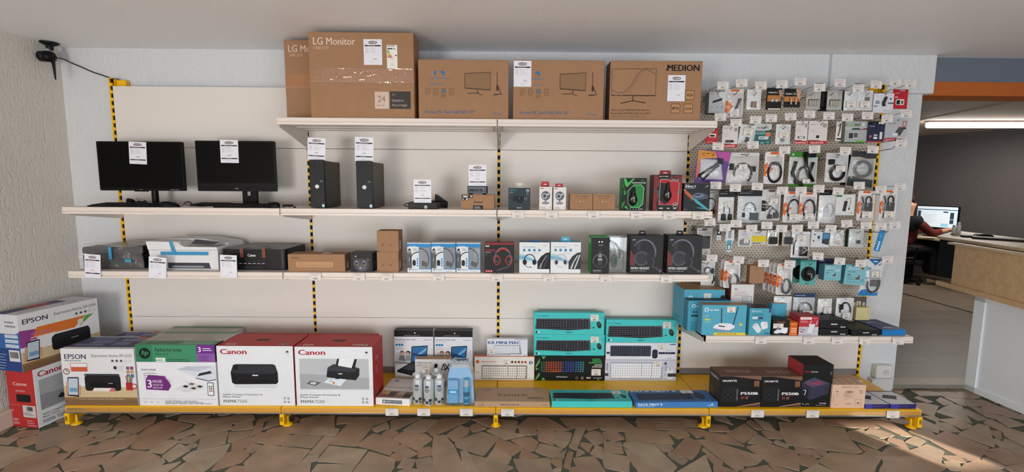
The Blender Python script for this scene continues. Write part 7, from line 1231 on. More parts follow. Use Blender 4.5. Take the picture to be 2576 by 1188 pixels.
s = Pack((2124, 388, 2140, 466), -.13, .03, '#1a1a1d'); s.done('black pack pushed back behind the dark grey and gold bag')
s = Pack((2130, 380, 2205, 471), -.2, .006, '#b9bab8', shape=[(0, 0), (.9, .0), (1, .98), (.14, 1)]); f = s.f; f.poly([(.01, .04), (.9, .0), (.92, .2), (.5, .24), (.25, .3), (.04, .28)], '#3a4245'); f.poly([(.12, .84), (.4, .84), (.7, .79), (.985, .8), (1, .98), (.14, 1)], '#35393b'); f.line([(.04, .285), (.25, .31), (.5, .25), (.92, .21)], .012, '#a8843a'); f.line([(.12, .835), (.4, .835), (.7, .785), (.98, .795)], .012, '#a8843a'); f.bars(.28, .15, .6, 1, .1, .015, '#a8843a'); f.rr(.16, .55, .58, .75, .02, '#d4d6d4'); f.bars(.24, .66, .52, 1, .1, .06, '#77787a'); f.rect(.36, .44, .62, .5, '#d8d8d6'); s.done('dark grey and gold bag holding a coiled cable'); s.loop(.52, .5, .3, .22, .007, 0, 360, '#6d6f74', turns=2, dy=-.004); s.cover(None, .12, .22, .9, .8, .014)
# ---- fourth row
s = bag((1780, 480, 1806, 548), 'white bag with a bent black cable, half behind the streaked mouse box', -.12); s.loop(.3, .5, .4, .22, .0035, -60, 120, ends=((.3, .15, .65, .3),)); s.cover(None, .03, .03, .97, .9, .01)
s = orange((1797, 505, 1812, 560), 'orange pack squeezed behind the narrow black header bag', -.13, 3)
s = bag((1807, 477, 1846, 558), 'narrow white bag with black header holding two black plugs', -.19, '#1a1817', .235); s.path([(.35, .2), (.36, .4), (.42, .5), (.62, .5), (.7, .4), (.74, .2)], .003, ends=((.2, .04, .46, .24), (.64, .06, .86, .24))); s.stick(.32, .45, .72, .62, 13, -.014); s.cover(None, .03, .02, .97, .76, .012)
s = bag((1856, 477, 1915, 560), 'wide white bag with black header holding a grey adapter on a cable', -.19, '#1d1d1f', .2, body='#d2d6da'); s.loop(.5, .36, .24, .24, .0035, 0, 180, ends=((.2, .16, .3, .3), (.52, .08, .86, .3, '#3f4a50'))); s.cover(None, .03, .02, .97, .8, .014)
s = Pack((1914, 477, 1963, 555), -.19, .002, '#cdcbca', shape=[(.06, 0), (.94, 0), (1, .04), (1, .96), (.94, 1), (.06, 1), (0, .96), (0, .04)]); f = s.f; f.rr(.36, .93, .7, .985, .02, '#4a4a4c'); f.frame(.28, .05, .92, .82, .006, '#a8a4a4'); f.poly([(0, .42), (0, .66), (.22, .64), (.56, .47), (.3, .3), (0, .3)], '#141416'); f.txt('GoEasy', .08, .5, .05, '#d8d8da', b=.03, w=.38); f.bars(.08, .44, .44, 1, .1, .02, '#aaa'); s.done('clear blister with a black arrow and folded grey cable'); s.path([(.4, .1), (.44, .3), (.58, .42), (.8, .3), (.84, .1)], .005, '#3a3a3e', ends=((.34, .06, .56, .2), (.66, .08, .9, .26, '#4a4a4e'))); s.stick(.4, .55, .8, .72, 14, -.014); s.cover(None, .24, .05, .92, .82, .014)
for bb, lab, sd in (((1970, 482, 2016, 560), 'orange and white pack with black cable, beside the black arrow blister', 4), ((2010, 484, 2054, 557), 'orange and white pack with black cable, beside the white adapter bag', 5)):
    s = orange(bb, lab, -.19 if sd == 4 else -.2, sd); s.loop(.55, .4, .34, .34, .0055, -40, 215); s.stick(.28, .07, .78, .28, 15, -.018); s.cover(None, .1, .05, .92, .84, .014)
s = bag((2059, 478, 2104, 562), 'white bag with black header holding a white adapter', -.19, '#1b1919', .16); s.f.rect(0, .83, 1, .84, '#d8d8d8'); s.loop(.62, .4, .2, .2, .0028, -80, 180, '#c4c4c8'); s.solid(.3, .2, .56, .48, '#cfcfd3', 'adapter'); s.cover(None, .03, .02, .97, .83, .012)
s = Pack((2103, 489, 2150, 543), -.2, .03, '#d8d8d6', {'-z': '#2a6a40'}, 'hub_box'); f = s.f; f.rect(0, .88, .3, 1, '#1f6a48'); f.poly([(.36, .22), (.44, .7), (.62, .68), (.54, .2)], '#35343a'); f.ring(.66, .72, .11, .02, '#35343a', -40, 190); f.line([(.78, .66), (.7, .38)], .02, '#35343a'); f.poly([(.66, .28), (.68, .38), (.74, .38), (.74, .28)], '#26262a'); f.bars(.08, .1, .4, 1, .1, .012, '#8a8a8c'); f.rect(.8, .1, .86, .14, '#555'); f.rect(0, 0, 1, .02, '#2a6a40'); s.done('white box picturing a dark hub with a cable')
for bb, lab, sd in (((2157, 480, 2199, 556), 'orange and white pack at the yellow striped upright', 6), ((2213, 478, 2254, 556), 'orange and white pack hanging over bare plaster', 7)):
    s = orange(bb, lab, -.2, sd); s.solid(.2, .1, .86, .6, '#3a3a3e', 'cable_sleeve', -.003, .004); s.loop(.6, .68, .16, .12, .004, -30, 230); s.path([(.3, .6), (.24, .74), (.2, .8)], .004, '#4a4a4e'); s.stick(.22, .1, .82, .32, 16, -.014); s.cover(None, .1, .05, .92, .84, .012)
# ---- fifth row
s = Pack((1752, 574, 1791, 642), -.1, .002, '#d6d4d2', shape=[(0, .72), (.12, .72), (.12, .0), (.9, 0), (1, .72), (1, 1), (0, 1)]); s.f.poly([(.3, .93), (.7, .93), (.65, .98), (.35, .98)], '#2a2a2c'); s.f.frame(.14, .78, .9, .84, .012, '#8a8a8c'); s.done('white blister with handle, half behind the large black headset box'); s.solid(.3, .25, .85, .7, '#242428', 'adapter'); s.stick(.3, .05, .85, .25, 17)
s = Pack((1803, 579, 1814, 605), -.2, .006, '#d4d4d6'); s.f.rect(0, .5, 1, 1, '#17171a'); s.f.ell(.5, .75, .1, '#d8d8da'); s.f.bars(.2, .3, .8, 2, .12, .05, '#555'); s.done('tiny black and white stick hanging alone')
s = Pack((1824, 578, 1847, 634), -.19, .003, '#d4dae0', shape=[(0, .5), (.2, .48), (.2, 0), (.75, 0), (.8, .48), (1, .52), (.95, 1), (.05, 1)]); f = s.f; f.rect(.24, .08, .72, .52, '#3f7488'); f.rect(.3, .36, .66, .5, '#4fa0cc'); f.rect(.36, .12, .6, .3, '#cfdae0')
for i in range(6): f.rect(.3, .62+.05*i, .66, .64+.05*i+.01*(i % 2), '#44464c')
s.done('blue dongle in a clear strip under a barcode card')
s = Pack((1857, 578, 1891, 620), -.19, .003, '#cfcfd2'); s.f.frame(.06, .04, .94, .96, .02, '#e4e4e8'); s.f.bars(.3, .8, .75, 3, .07, .03, '#a8a0a4'); s.done('white blister holding a flat grey dongle'); s.solid(.14, .08, .8, .4, '#77797e', 'dongle'); s.stick(.36, .2, .7, .5, 18, -.014)
s = Pack((1891, 580, 1928, 616), -.19, .012, '#c9c8c4'); f = s.f; f.rect(.0, .2, 1, .62, '#d8c41c'); f.bars(.25, .86, .7, 1, .1, .06, '#77777a'); f.rect(.0, .04, .8, .16, '#b8b6b2'); f.bars(.06, .14, .8, 1, .1, .06, '#4a4a4c'); f.bars(.1, .55, .55, 1, .1, .03, '#a8952a'); s.done('grey and yellow card in the row of dongles')
for bb, lab, cc in (((1930, 579, 1960, 619), 'silver pouch with a black adapter, beside the grey and yellow card', '#232326'), ((1968, 579, 2001, 619), 'silver pouch with a dark adapter, beside the tall cable bag', '#35353a')):
    s = Pack(bb, -.19, .005, FOIL); s.done(lab); s.solid(.14, .12, .8, .56, cc, 'adapter', -.001, .012)
s = Pack((1956, 577, 1972, 617), -.12, .02, '#5a443c'); s.done('brown pack pushed back between two silver pouches')
s = bag((1990, 583, 2037, 648), 'tall white bag holding a black adapter and cable', -.2); s.path([(.12, .1), (.12, .5), (.2, .66), (.3, .7)], .0035); s.solid(.42, .06, .86, .42, '#2a2a2e', 'adapter'); s.path([(.55, .16), (.8, .3), (.6, .42)], .003, '#c9c9cc', 'adapter_trim', -.015); s.stick(.2, .62, .7, .88, 19, -.016); s.cover(None, .03, .02, .97, .92, .016)
s = Pack((2040, 578, 2087, 622), -.19, .003, '#d6d8de'); f = s.f; f.bars(.15, .95, .9, 1, .1, .05, '#555a66'); f.poly([(.6, .22), (.62, .84), (1, .8), (.98, .12)], '#26303c'); f.poly([(.63, .4), (.65, .8), (.98, .77), (.96, .45)], '#4a8ac0'); f.poly([(.63, .28), (.64, .45), (.96, .5), (.96, .2)], '#3a4048'); f.rect(.34, .48, .48, .64, '#3a4a5c'); f.rect(.36, .34, .46, .46, '#b8c4d0'); icons(f, .18, .18, .72, .05, 1, '#555'); icons(f, .14, .14, .36, .05, 1, '#555'); s.done('white card with a laptop picture among the dongles')
s = bag((2088, 579, 2122, 619), 'white bag holding a pale thin cable', -.19); s.loop(.55, .55, .28, .25, .0025, 0, 300, '#c4c4c6'); s.path([(.2, .3), (.4, .2), (.7, .14)], .0025, '#a8a498'); s.cover(None, .03, .03, .97, .9, .01)
s = Pack((2134, 577, 2172, 622), -.19, .03, '#cfd2d0', {'-x': '#1f3a30'}); s.f.rect(0, 0, .04, 1, '#2a5a44'); s.done('green edged white bag holding a tiny grey plug'); s.solid(.52, .2, .74, .4, '#4a4c4c', 'plug'); s.cover(None, .03, .03, .97, .95, .01)
s = Pack((2200, 578, 2215, 632), -.21, .004, '#2a8ac4', tilt=.22, name='hanging_stick'); icons(s.f, .5, .5, .1, .045, 1, '#dfeaf2'); icons(s.f, .5, .5, .21, .045, 1, '#dfeaf2'); icons(s.f, .5, .5, .32, .045, 1, '#dfeaf2'); icons(s.f, .5, .5, .43, .045, 1, '#dfeaf2'); s.f.bars(.3, .8, .6, 3, .06, .03, '#8fc0e0'); s.f.rect(0, .95, 1, 1, '#3a5a78'); s.done('slanted blue strip with four white dots, over bare plaster')
# ---- sixth row
s = bag((1764, 656, 1798, 720), 'clear bag holding black earphones, above the shelf end', -.12); s.loop(.45, .62, .22, .12, .006, 0, 360, ends=((.7, .5, .9, .7),)); s.path([(.8, .5), (.95, .3), (.8, .1)], .004); s.stick(.3, .3, .8, .5, 20); s.cover(None, .03, .03, .97, .95, .014)
def orange2(bb, label, y, seed, full):
    s = orange(bb, label, y, seed)
    s.loop(.62, .28, .27, .22, .008, 0, 360, '#55575c'); s.cover(None, .1, .05, .92, .84, .016)
orange2((1813, 653, 1846, 722), 'orange and white pack at the back of the pair above the router boxes', -.15, 8, False); orange2((1821, 656, 1861, 725), 'orange and white pack at the front of the pair above the router boxes', -.19, 9, True)
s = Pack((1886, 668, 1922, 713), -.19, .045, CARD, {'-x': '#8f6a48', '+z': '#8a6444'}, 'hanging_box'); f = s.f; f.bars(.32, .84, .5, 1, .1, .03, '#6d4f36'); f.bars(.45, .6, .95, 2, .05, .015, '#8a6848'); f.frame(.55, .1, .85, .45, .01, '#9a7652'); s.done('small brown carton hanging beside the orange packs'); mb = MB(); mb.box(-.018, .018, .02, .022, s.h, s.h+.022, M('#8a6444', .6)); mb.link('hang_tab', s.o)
for i, (a, yy) in enumerate(((0, -.09), (14, -.125), (24, -.16), (36, -.2))): orange2((1921+a*.9, 659+i*1.5, 1957+a*.98, 730+i*4), ('orange and white pack at the back of the row of four, beside the brown carton', 'second orange and white pack from the back of the row of four', 'orange and white pack second from the front of the row of four', 'orange and white pack at the front of the row of four, with a clear coil')[i], yy, 20+i, i == 3)
def mousepack(bb, label, y):
    s = Pack(bb, y, .003, '#5fa8a4'); f = s.f; f.rect(0, .92, 1, 1, '#3a7a76'); f.bars(.2, .88, .8, 2, .04, .015, '#3f8480'); f.ell(.52, .44, .3, '#17181a', ry=.3); f.rect(.4, .03, .48, .08, '#1f4a4a'); f.rect(.52, .03, .58, .08, '#1f4a4a'); s.done(label, group='turquoise mouse packs'); mb = MB()
    mb.grid(lambda a, b: s.P(.52+.26*math.sin(math.pi*(a-.5))*(math.sin(math.pi*b)**.5 if 0 < b < 1 else 0), .18+.54*b, -.003-.03*max(0, math.cos(math.pi*(a-.5)))*(math.sin(math.pi*b)**.6 if 0 < b < 1 else 0)), 12, 14, M('#26272a', .2, coat=.4)); mb.link('boxed_mouse', s.o)
    mb = MB(); mb.grid(lambda a, b: s.P(.52+.1*(a-.5)*(1-b*.3), .34+.16*b-.1*(2*a-1)**2, -.0345), 8, 2, M('#c4c8ca', .2, .8)); mb.link('mouse_trim', s.o)
mousepack((1993, 651, 2030, 712), 'turquoise mouse pack half hidden behind its twin', -.13); mousepack((2012, 654, 2053, 717), 'turquoise mouse pack in front, its mouse fully shown', -.19)
s = Pack((2055, 652, 2100, 690), -.08, .02, '#23264a'); s.f.bars(.1, .9, .5, 1, .1, .05, '#8f92b0'); s.done('dark blue pack tucked behind the smaller pale blue box')
for bb, y, d, lab, tl in (((2074, 667, 2116, 706), -.19, .06, 'smaller pale blue box with a tiny dongle picture', 0), ((2124, 667, 2179, 717), -.2, .05, 'larger pale blue box with a yellow seal', .06)):
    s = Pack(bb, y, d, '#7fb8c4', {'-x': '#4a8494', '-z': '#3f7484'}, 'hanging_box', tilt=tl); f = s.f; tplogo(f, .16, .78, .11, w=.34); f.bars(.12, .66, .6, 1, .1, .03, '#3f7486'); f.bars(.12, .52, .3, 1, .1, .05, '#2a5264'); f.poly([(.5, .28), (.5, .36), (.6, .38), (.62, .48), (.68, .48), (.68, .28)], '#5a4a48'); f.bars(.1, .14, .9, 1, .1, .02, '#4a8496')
    if d < .06: f.ell(.76, .84, .075, '#c9b03a'); f.ell(.76, .84, .05, '#3a3a2a'); f.ring(.8, .24, .07, .02, '#3f7486'); f.bars(.12, .4, .5, 3, .07, .02, '#4a8496')
    else: f.rect(.64, .6, .9, .72, '#b4d4e0')
    s.done(lab)
s = Pack((2163, 652, 2222, 744), -.2, .003, '#d3d6da', shape=[(0, 0), (.8, 0), (1, 1), (.18, 1)]); f = s.f; f.poly([(.3, 1), (.9, 1), (.62, .82)], '#1f6fae'); f.rect(.52, .92, .7, .95, '#e0e6ec'); f.poly([(0, 0), (.8, 0), (.82, .1), (.62, .06), (.45, .13), (.28, .18), (.1, .15), (.01, .06)], '#1f78bc'); f.bars(.22, .77, .52, 1, .1, .05, '#4a6a8a'); f.rect(.2, .46, .9, .49, '#8a98a8'); s.done('white cable pack with a blue wave, hanging over the shelf end'); s.loop(.55, .3, .24, .2, .006, 150, 400, '#4a4c50'); s.solid(.44, .26, .84, .44, '#55575c', 'adapter'); s.stick(.42, .5, .74, .68, 24, -.012); s.cover(None, .2, .08, .84, .72, .014)
# ---- bags standing on the shelf under the pegboard
YS = -.24
s = bag((1946, 746, 1990, 801), 'clear bag with grey sticker standing behind the small black plug box', YS); s.stick(.4, .1, .85, .38, 25, -.013); s.path([(.15, .6), (.25, .2), (.5, .08)], .003, '#b9b9b4'); s.cover(None, .02, .02, .98, .95, .012)
s = bag((1995, 738, 2048, 803), 'clear bag with dark blue header holding a grey cable', YS, '#22345c', .16, '#c4d0e0', '#c2c6ca'); s.f.frame(.1, .82, .5, .96, .02, '#dfe4ec'); s.loop(.55, .35, .3, .3, .006, -20, 190, '#55585e'); s.stick(.4, .12, .85, .36, 26, -.018); s.cover(None, .02, .02, .98, .84, .015)
s = bag((2056, 752, 2092, 803), 'clear bag holding a short black adapter with gold tip', YS); s.solid(.2, .1, .5, .34, '#232326', 'adapter'); s.stick(.35, .3, .9, .6, 27, -.014); s.cover(None, .02, .02, .98, .95, .012)
s = bag((2102, 750, 2147, 806), 'clear bag holding a black cable bent in an arch', YS); s.loop(.5, .42, .3, .38, .005, -30, 190, ends=((.14, .5, .34, .72),)); s.stick(.3, .08, .75, .38, 28, -.016); s.cover(None, .02, .02, .98, .95, .013)
s = Pack((2093, 752, 2109, 800), -.19, .012, FOIL); s.done('narrow grey foil pack leaning beside the arched cable bag')
s = Pack((2143, 748, 2178, 806), -.15, .012, '#57504a'); f = s.f; f.rect(.3, .6, .6, .82, '#d4c8a8'); f.txt('S', .45, .63, .15, '#2a2420', 'c', .03); f.rr(.08, .5, .22, .78, .03, '#b4b8ba'); f.rr(.74, .5, .9, .78, .03, '#b4b8ba'); f.ell(.48, .4, .16, '#2f2a28'); s.done('dark card with a pale square letter tag, behind the cream box')
s = Pack((2153, 774, 2188, 806), -.2, .05, '#d0c490', {'-x': '#b0a470'}, 'small_box'); s.f.ring(.45, .42, .16, .015, '#a89a62', 20, 330, ry=.22); s.f.bars(.84, .8, .9, 4, .1, .05, '#6d6236'); s.done('small cream box in front of the dark card', 'box')
# ================================================================ the office beyond the wall end
def slatfloor():
    m, nt, b = new_mat('plank_floor'); N = nt.nodes.new; L = nt.links.new
    tc = N('ShaderNodeTexCoord'); br = N('ShaderNodeTexBrick'); br.offset = .37; br.inputs['Scale'].default_value = 1; br.inputs['Mortar Size'].default_value = .006; br.inputs['Mortar Smooth'].default_value = .3; br.inputs['Bias'].default_value = 0; br.inputs['Brick Width'].default_value = 1.3; br.inputs['Row Height'].default_value = .19
    br.inputs['Color1'].default_value = lin('#807263'); br.inputs['Color2'].default_value = lin('#6f6254'); br.inputs['Mortar'].default_value = lin('#4f463c'); L(tc.outputs['Object'], br.inputs['Vector'])
    mp = N('ShaderNodeMapping'); mp.inputs['Scale'].default_value = (2, 40, 1); L(tc.outputs['Object'], mp.inputs[0]); n = N('ShaderNodeTexNoise'); n.inputs['Scale'].default_value = 1; n.inputs['Detail'].default_value = 5; L(mp.outputs[0], n.inputs[0])
    mr = N('ShaderNodeMapRange'); mr.inputs[3].default_value = .6; mr.inputs[4].default_value = 1.3; L(n.outputs['Fac'], mr.inputs[0]); v = N('ShaderNodeVectorMath'); v.operation = 'SCALE'; L(br.outputs['Color'], v.inputs[0]); L(mr.outputs[0], v.inputs[3]); L(v.outputs[0], b.inputs['Base Color']); b.inputs['Roughness'].default_value = .42
    return m
mb = MB(); mb.poly([(5.0, .195, -.003), (12.5, .195, -.003), (12.5, 8.2, -.003), (5.0, 8.2, -.003)], slatfloor()); struct(mb.link('floor.001'))
s0, s1 = at(2262, 736, 2, 0), at(2452, 788, 2, 0); dv = (s1-s0).normalized(); nv = Vector((-dv.y, dv.x, 0)); a, b_ = s0-dv*1.0, s1+dv*1.2
mb = MB(); mb.poly([a+nv*.012+Vector((0, 0, .003)), a-nv*.012+Vector((0, 0, .003)), b_-nv*.012+Vector((0, 0, .003)), b_+nv*.012+Vector((0, 0, .003))], M('#3f3831', .5)); struct(mb.link('trim_4'))
OC = M('#bfb2a4', .7, bump=.15, bscale=50)
mb = MB(); mb.box(4.5, 12.5, .3, 8.3, 2.43, 2.5, OC); struct(mb.link('ceiling.001'))
c0, c1 = at(2318, 300, 2, 2.43), at(2590, 250, 2, 2.43); cv = (c1-c0).normalized(); cn = Vector((-cv.y, cv.x, 0)); mb = MB(); mb.prism([(-.012, 0), (.012, 0), (.012, .008), (-.012, .008)], c0+Vector((0, 0, -.008)), cn, (0, 0, 1), c1-c0, M('#cfc4b6', .7)); struct(mb.link('trim_5'))
DK = M('#565253', .7, vary=.12, bump=.2, bscale=70)
w0, w1 = at(2316, 342, 2, 2.43), at(2500, 327, 2, 2.43); wv = (w1-w0).normalized(); p0, p1 = w0-wv*2.4, w1+wv*3.2; wn = Vector((wv.y, -wv.x, 0)); wn = -wn if wn.x < 0 else wn
mb = MB(); mb.prism([(0, 0), ((p1-p0).length, 0), ((p1-p0).length, 2.44), (0, 2.44)], (p0.x, p0.y, -.01), wv, (0, 0, 1), wn*.1, DK); struct(mb.link('wall_office'))
mb = MB(); mb.box(4.5, 12.5, 8.2, 8.3, -.02, 2.43, DK); struct(mb.link('wall_office_back'))
mb = MB(); mb.box(4.5, 4.6, .3, 8.3, -.02, 2.43, P_WALL); struct(mb.link('wall_office_side'))
# ceiling tube light
q0, q1 = at(2330, 315.5, 2, 2.37), at(2600, 315.5, 2, 2.37); tv = (q1-q0); t = thing('tube_light', 'long white glowing tube light fixed to the office ceiling', 'ceiling light', (q0+q1)/2)
e = tv.normalized(); hl = tv.length/2; sd = Vector((-e.y, e.x, 0)); mb = MB(); mb.tube([-e*hl, -e*(hl-.02), e*(hl-.02), e*hl], [.018, .036, .036, .018], M('#fff6ee', .4, emit=14), 12); mb.link('lamp_tube', t)
mb = MB(); mb.prism([(-.04, .0), (.04, 0), (.04, .024), (-.04, .024)], -e*hl+Vector((0, 0, .036)), sd, (0, 0, 1), e*hl*2, M('#c9bcb2', .5)); mb.link('housing', t)
l = bpy.data.lights.new('tube_glow', 'AREA'); l.shape = 'RECTANGLE'; l.size = hl*2; l.size_y = .08; l.energy = 34; l.color = (1, .94, .86); o = bpy.data.objects.new('tube_glow', l); COL.objects.link(o); o.location = (q0+q1)/2-Vector((0, 0, .05)); o.rotation_euler = (0, 0, math.atan2(e.y, e.x))
# reception counter: white base, wooden upper front and top
OAK = wood_mat('oak_board', '#c9a67a', '#dcbb8e', 3, 22); OAKT = wood_mat('oak_top', '#c2ab8c', '#d8c4a4', 3, 22); WP = M('#f2f6fa', .4, vary=.02)
t = thing('reception_counter', 'reception counter with white panelled base and light oak front', 'counter', (6.22, .08, FZ), math.radians(2.5)); mb = MB(); mb.box(0, .75, -2.2, 0, 0, .755, WP, .004); f = Face(mb, (0, 0, 0), (0, -1, 0), (0, 0, 1), 2.2, .755); mb.link('base', t)
mb = MB()
for a0, a1 in ((0.0, .075), (.395, .425)): mb.box(-.012, 0, -a1 if a1 < .1 else -.43, -a0 if a1 < .1 else -.40, .0, .755, WP, .002)
mb.box(-.012, 0, -2.2, 0, 0, .045, WP, .002); mb.box(-.012, 0, -2.2, 0, .69, .755, WP, .002); mb.link('base_frame', t)
t2 = t; r = math.radians(10)
fl = Vector((6.055, .14, 0)); ex = Vector((math.cos(-r+math.radians(90)), 0, 0))
d1 = Vector((-math.sin(r), -math.cos(r), 0)); d2 = Vector((math.cos(r), -math.sin(r), 0))   # along the front towards the shop; inwards
bpy.context.view_layer.update()
def slab(name, o, l, d, z0, z1, mat):
    mb = MB(); P = [o, o+d1*l, o+d1*l+d2*d, o+d2*d]; mi = t.matrix_world.inverted(); Q = [mi @ Vector((p.x, p.y, z0)) for p in P]; H = Vector((0, 0, z1-z0)); mb.add(Q+[q+H for q in Q], [(0, 3, 2, 1), (4, 5, 6, 7), (0, 1, 5, 4), (1, 2, 6, 5), (2, 3, 7, 6), (3, 0, 4, 7)], mat); return mb.link(name, t)
slab('front_board', fl-d1*.0+d2*.02, 2.2, .03, .79, 1.085, OAK); slab('lower_ledge', fl-d1*.12, 2.4, .09, .755, .79, OAK); slab('front_edge', fl-d1*.045, 2.3, .06, 1.084, 1.0995, OAKT); FLc, BKc = at(2357, 594, 2, 1.122), at(2404, 580, 2, 1.122)
def quad(name, P, z0, z1, mat):
    mb = MB(); mi = t.matrix_world.inverted(); Q = [mi @ Vector((p.x, p.y, z0)) for p in P]; H = Vector((0, 0, z1-z0)); mb.add(Q+[q+H for q in Q], [(0, 3, 2, 1), (4, 5, 6, 7), (0, 1, 5, 4), (1, 2, 6, 5), (2, 3, 7, 6), (3, 0, 4, 7)], mat); return mb.link(name, t)
quad('top', [FLc, FLc+d1*2.5, BKc+d1*3.0, BKc], 1.10, 1.122, OAKT); i1, i2 = d1*.02+d2*.01, d1*.05; quad('void_shade', [FLc+i1, FLc+i1+d1*.3+d2*.08, BKc+d1*2.5, BKc+i2], .80, 1.0995, M('#121214', .7))  # black block fills the void under the top, shade put into its colour
def ct(u, v, z=1.1225): return at(u, v, 2, z)
for u, v, h, r_, lab in ((2410, 589, .10, .0155, 'taller white bottle standing on the oak counter'), (2398, 589, .075, .0125, 'shorter white bottle with a blue cap beside the taller bottle')):
    p = ct(u, v); t3 = thing('bottle', lab, 'bottle', p); mb = MB(); mb.lathe([(r_*.95, 0), (r_, .003), (r_, h*.7), (r_*.8, h*.76)], (0, 0, 0), M('#cfd2cc', .4), 18); mb.link('bottle_body', t3); mb = MB(); mb.lathe([(r_*.7, h*.76), (r_*.7, h*.97), (r_*.6, h)], (0, 0, 0), M('#c9ccc8' if h > .09 else '#8fa4b4', .4), 16); mb.link('cap', t3)
def flat(u, v, w, d, h, rz, col, name, lab, cat):
    p = ct(u, v); mb = MB(); mb.box(-w/2, w/2, -d/2, d/2, 0, h, col, min(.002, h*.3)); return tag(mb.link(name, None, p, rz), lab, cat)
flat(2418, 592, .11, .09, .006, -.4, '#cfc4b0', 'notepad', 'pale notepad lying beside the white bottles on the counter', 'notepad')
flat(2440, 597, .10, .05, .012, -.4, '#1a1a1d', 'phone', 'black phone lying beside the notepad on the counter', 'phone')
p = ct(2478, 598); t3 = thing('computer_mouse', 'black mouse on the oak counter', 'computer mouse', p, -.6); mb = MB(); mb.ball((0, 0, .012), .05, .03, .017, PLB); mb.link('shell', t3)
p = ct(2462, 597); mb = MB(); mb.tube([(p.x+.03*math.cos(a), p.y+.025*math.sin(a), p.z+.008+.012*abs(math.sin(a))) for a in [i*.5 for i in range(13)]], .004, BLK, 6); tag(mb.link('cable_coil'), 'small black cable coil beside the mouse on the counter', 'cable')
flat(2548, 606, .42, .13, .014, -.95, '#131316', 'keyboard', 'long black keyboard lying on the oak counter', 'keyboard')
# desk with screen
z = .74; D0 = Vector((9.36, 3.62, 0)); t = thing('office_desk', 'pale desk beyond the counter, under the arm of the seated person', 'desk', (9.56, 3.86, 0), -1.42); mb = MB(); mb.box(-.7, .7, -.3, .3, .71, .74, OAKT, .003); mb.link('top', t)
for sx in (-1, 1): mb = MB(); mb.box(sx*.66-.02, sx*.66+.02, -.28, .28, 0, .7095, M('#1b1b1e', .6)); mb.link('side_panel', t)
mb = MB(); mb.box(-.63, .63, .24, .26, .2, .7095, M('#1b1b1e', .6)); mb.link('back_board', t)
c = at(2355, 546, 1, 4.05); t = thing('computer_screen', 'computer screen showing a pale web page in the office', 'computer screen', (c.x, c.y, .7405), -1.35); zc = c.z-.7405; w, h = .60, .35
mb = MB(); mb.prism(rrect(-w/2, zc-h/2, w/2, zc+h/2, .008, 3), (0, .004, 0), (1, 0, 0), (0, 0, 1), (0, .03, 0), PLB); mb.link('housing', t)
mb = MB(); f = Face(mb, (-w/2+.012, .003, zc-h/2+.012), (1, 0, 0), (0, 0, 1), w-.024, h-.024); E = lambda c: M(c, .5, emit=.5, vary=.0); f.rect(0, 0, 1, 1, E('#c4d8e4')); f.rect(0, .88, 1, 1, E('#d4e2ea')); f.rect(0, .84, 1, .875, E('#2c4658')); f.rect(.12, .06, .9, .8, E('#d3e0e8'))
for a in ((.02, .45, .1, .78, '#2c3a48'), (.83, .42, .92, .74, '#2c3a48'), (.83, .2, .92, .40, '#3a3f48'), (.66, .72, .78, .78, '#2a3a4a'), (.62, .06, .8, .2, '#8ec4de')): f.rect(*a[:4], E(a[4]))
for i in range(6): f.rect(.18, .2+.08*i, .4+.06*(i % 3), .215+.08*i, E('#a9bcc8'))
mb.link('lit_display', t); mb = MB(); mb.box(-.03, .03, .02, .05, 0, zc-.1, PLB); mb.box(-.12, .12, -.08, .1, 0, .012, PLB, .004); mb.link('stand', t)
# the seated person
def P3(u, v, y): return at(u, v, 1, y)
Y0 = 3.95
hd = P3(2289, 517, Y0); pel = Vector((hd.x-.06, Y0+.05, .565)); ch = Vector((hd.x-.03, Y0+.02, hd.z-.36)); nk = Vector((hd.x-.0, Y0, hd.z-.14))
fw2 = Vector((.80, -.12, 0)).normalized(); rt2 = Vector((fw2.y, -fw2.x, 0))
shR = nk+rt2*.19+Vector((0, 0, -.09)); shL = nk-rt2*.19+Vector((0, 0, -.09)); hnd = P3(2386, 578, 3.72)
elR = shR.lerp(hnd, .48)+Vector((0, 0, -.13)); wr = hnd-(hnd-elR).normalized()*.09; elL = shL+fw2*.14+Vector((0, 0, -.17)); wrL = elL+fw2*.26+Vector((0, 0, .02))
hipR = pel+rt2*.1; hipL = pel-rt2*.1; knR = hipR+fw2*.42+Vector((0, 0, .0)); knL = hipL+fw2*.42; fR = P3(2345, 706, 3.86); fR.z = .09; fL = fR-rt2*.18+fw2*.05; 
def skin(name, verts, edges, rad, mat, parent, root=0, lvl=2):
    me = bpy.data.meshes.new(name); me.from_pydata([tuple(v) for v in verts], edges, []); me.materials.append(mat); o = bpy.data.objects.new(name, me); COL.objects.link(o); o.parent = parent
    m = o.modifiers.new('skin', 'SKIN'); m.use_smooth_shade = True
    for i, r_ in enumerate(rad): me.skin_vertices[0].data[i].radius = (r_, r_) if not isinstance(r_, tuple) else r_
    me.skin_vertices[0].data[root].use_root = True; s_ = o.modifiers.new('sub', 'SUBSURF'); s_.levels = lvl; s_.render_levels = lvl; return o
per = thing('person', 'person in a dark top with dark red sleeves seated at the screen, seen from behind', 'person', (0, 0, 0))
SKN = M('#b98a70', .55, vary=.06)
V = [pel, pel.lerp(ch, .5), ch, nk, hd+Vector((0, 0, -.045)), hd+Vector((0, 0, .05)), shR, elR, wr, hnd, shL, elL, wrL, hipR, knR, fR+Vector((0, 0, .03)), hipL, knL, fL+Vector((0, 0, .03))]
Eg = [(0, 1), (1, 2), (2, 3), (3, 4), (4, 5), (2, 6), (6, 7), (7, 8), (8, 9), (2, 10), (10, 11), (11, 12), (0, 13), (13, 14), (14, 15), (0, 16), (16, 17), (17, 18)]
Rd = [.14, .13, .15, 0.052, .07, .095, .065, .048, .032, .03, .065, .048, .03, .09, .065, .045, .09, .065, .045]
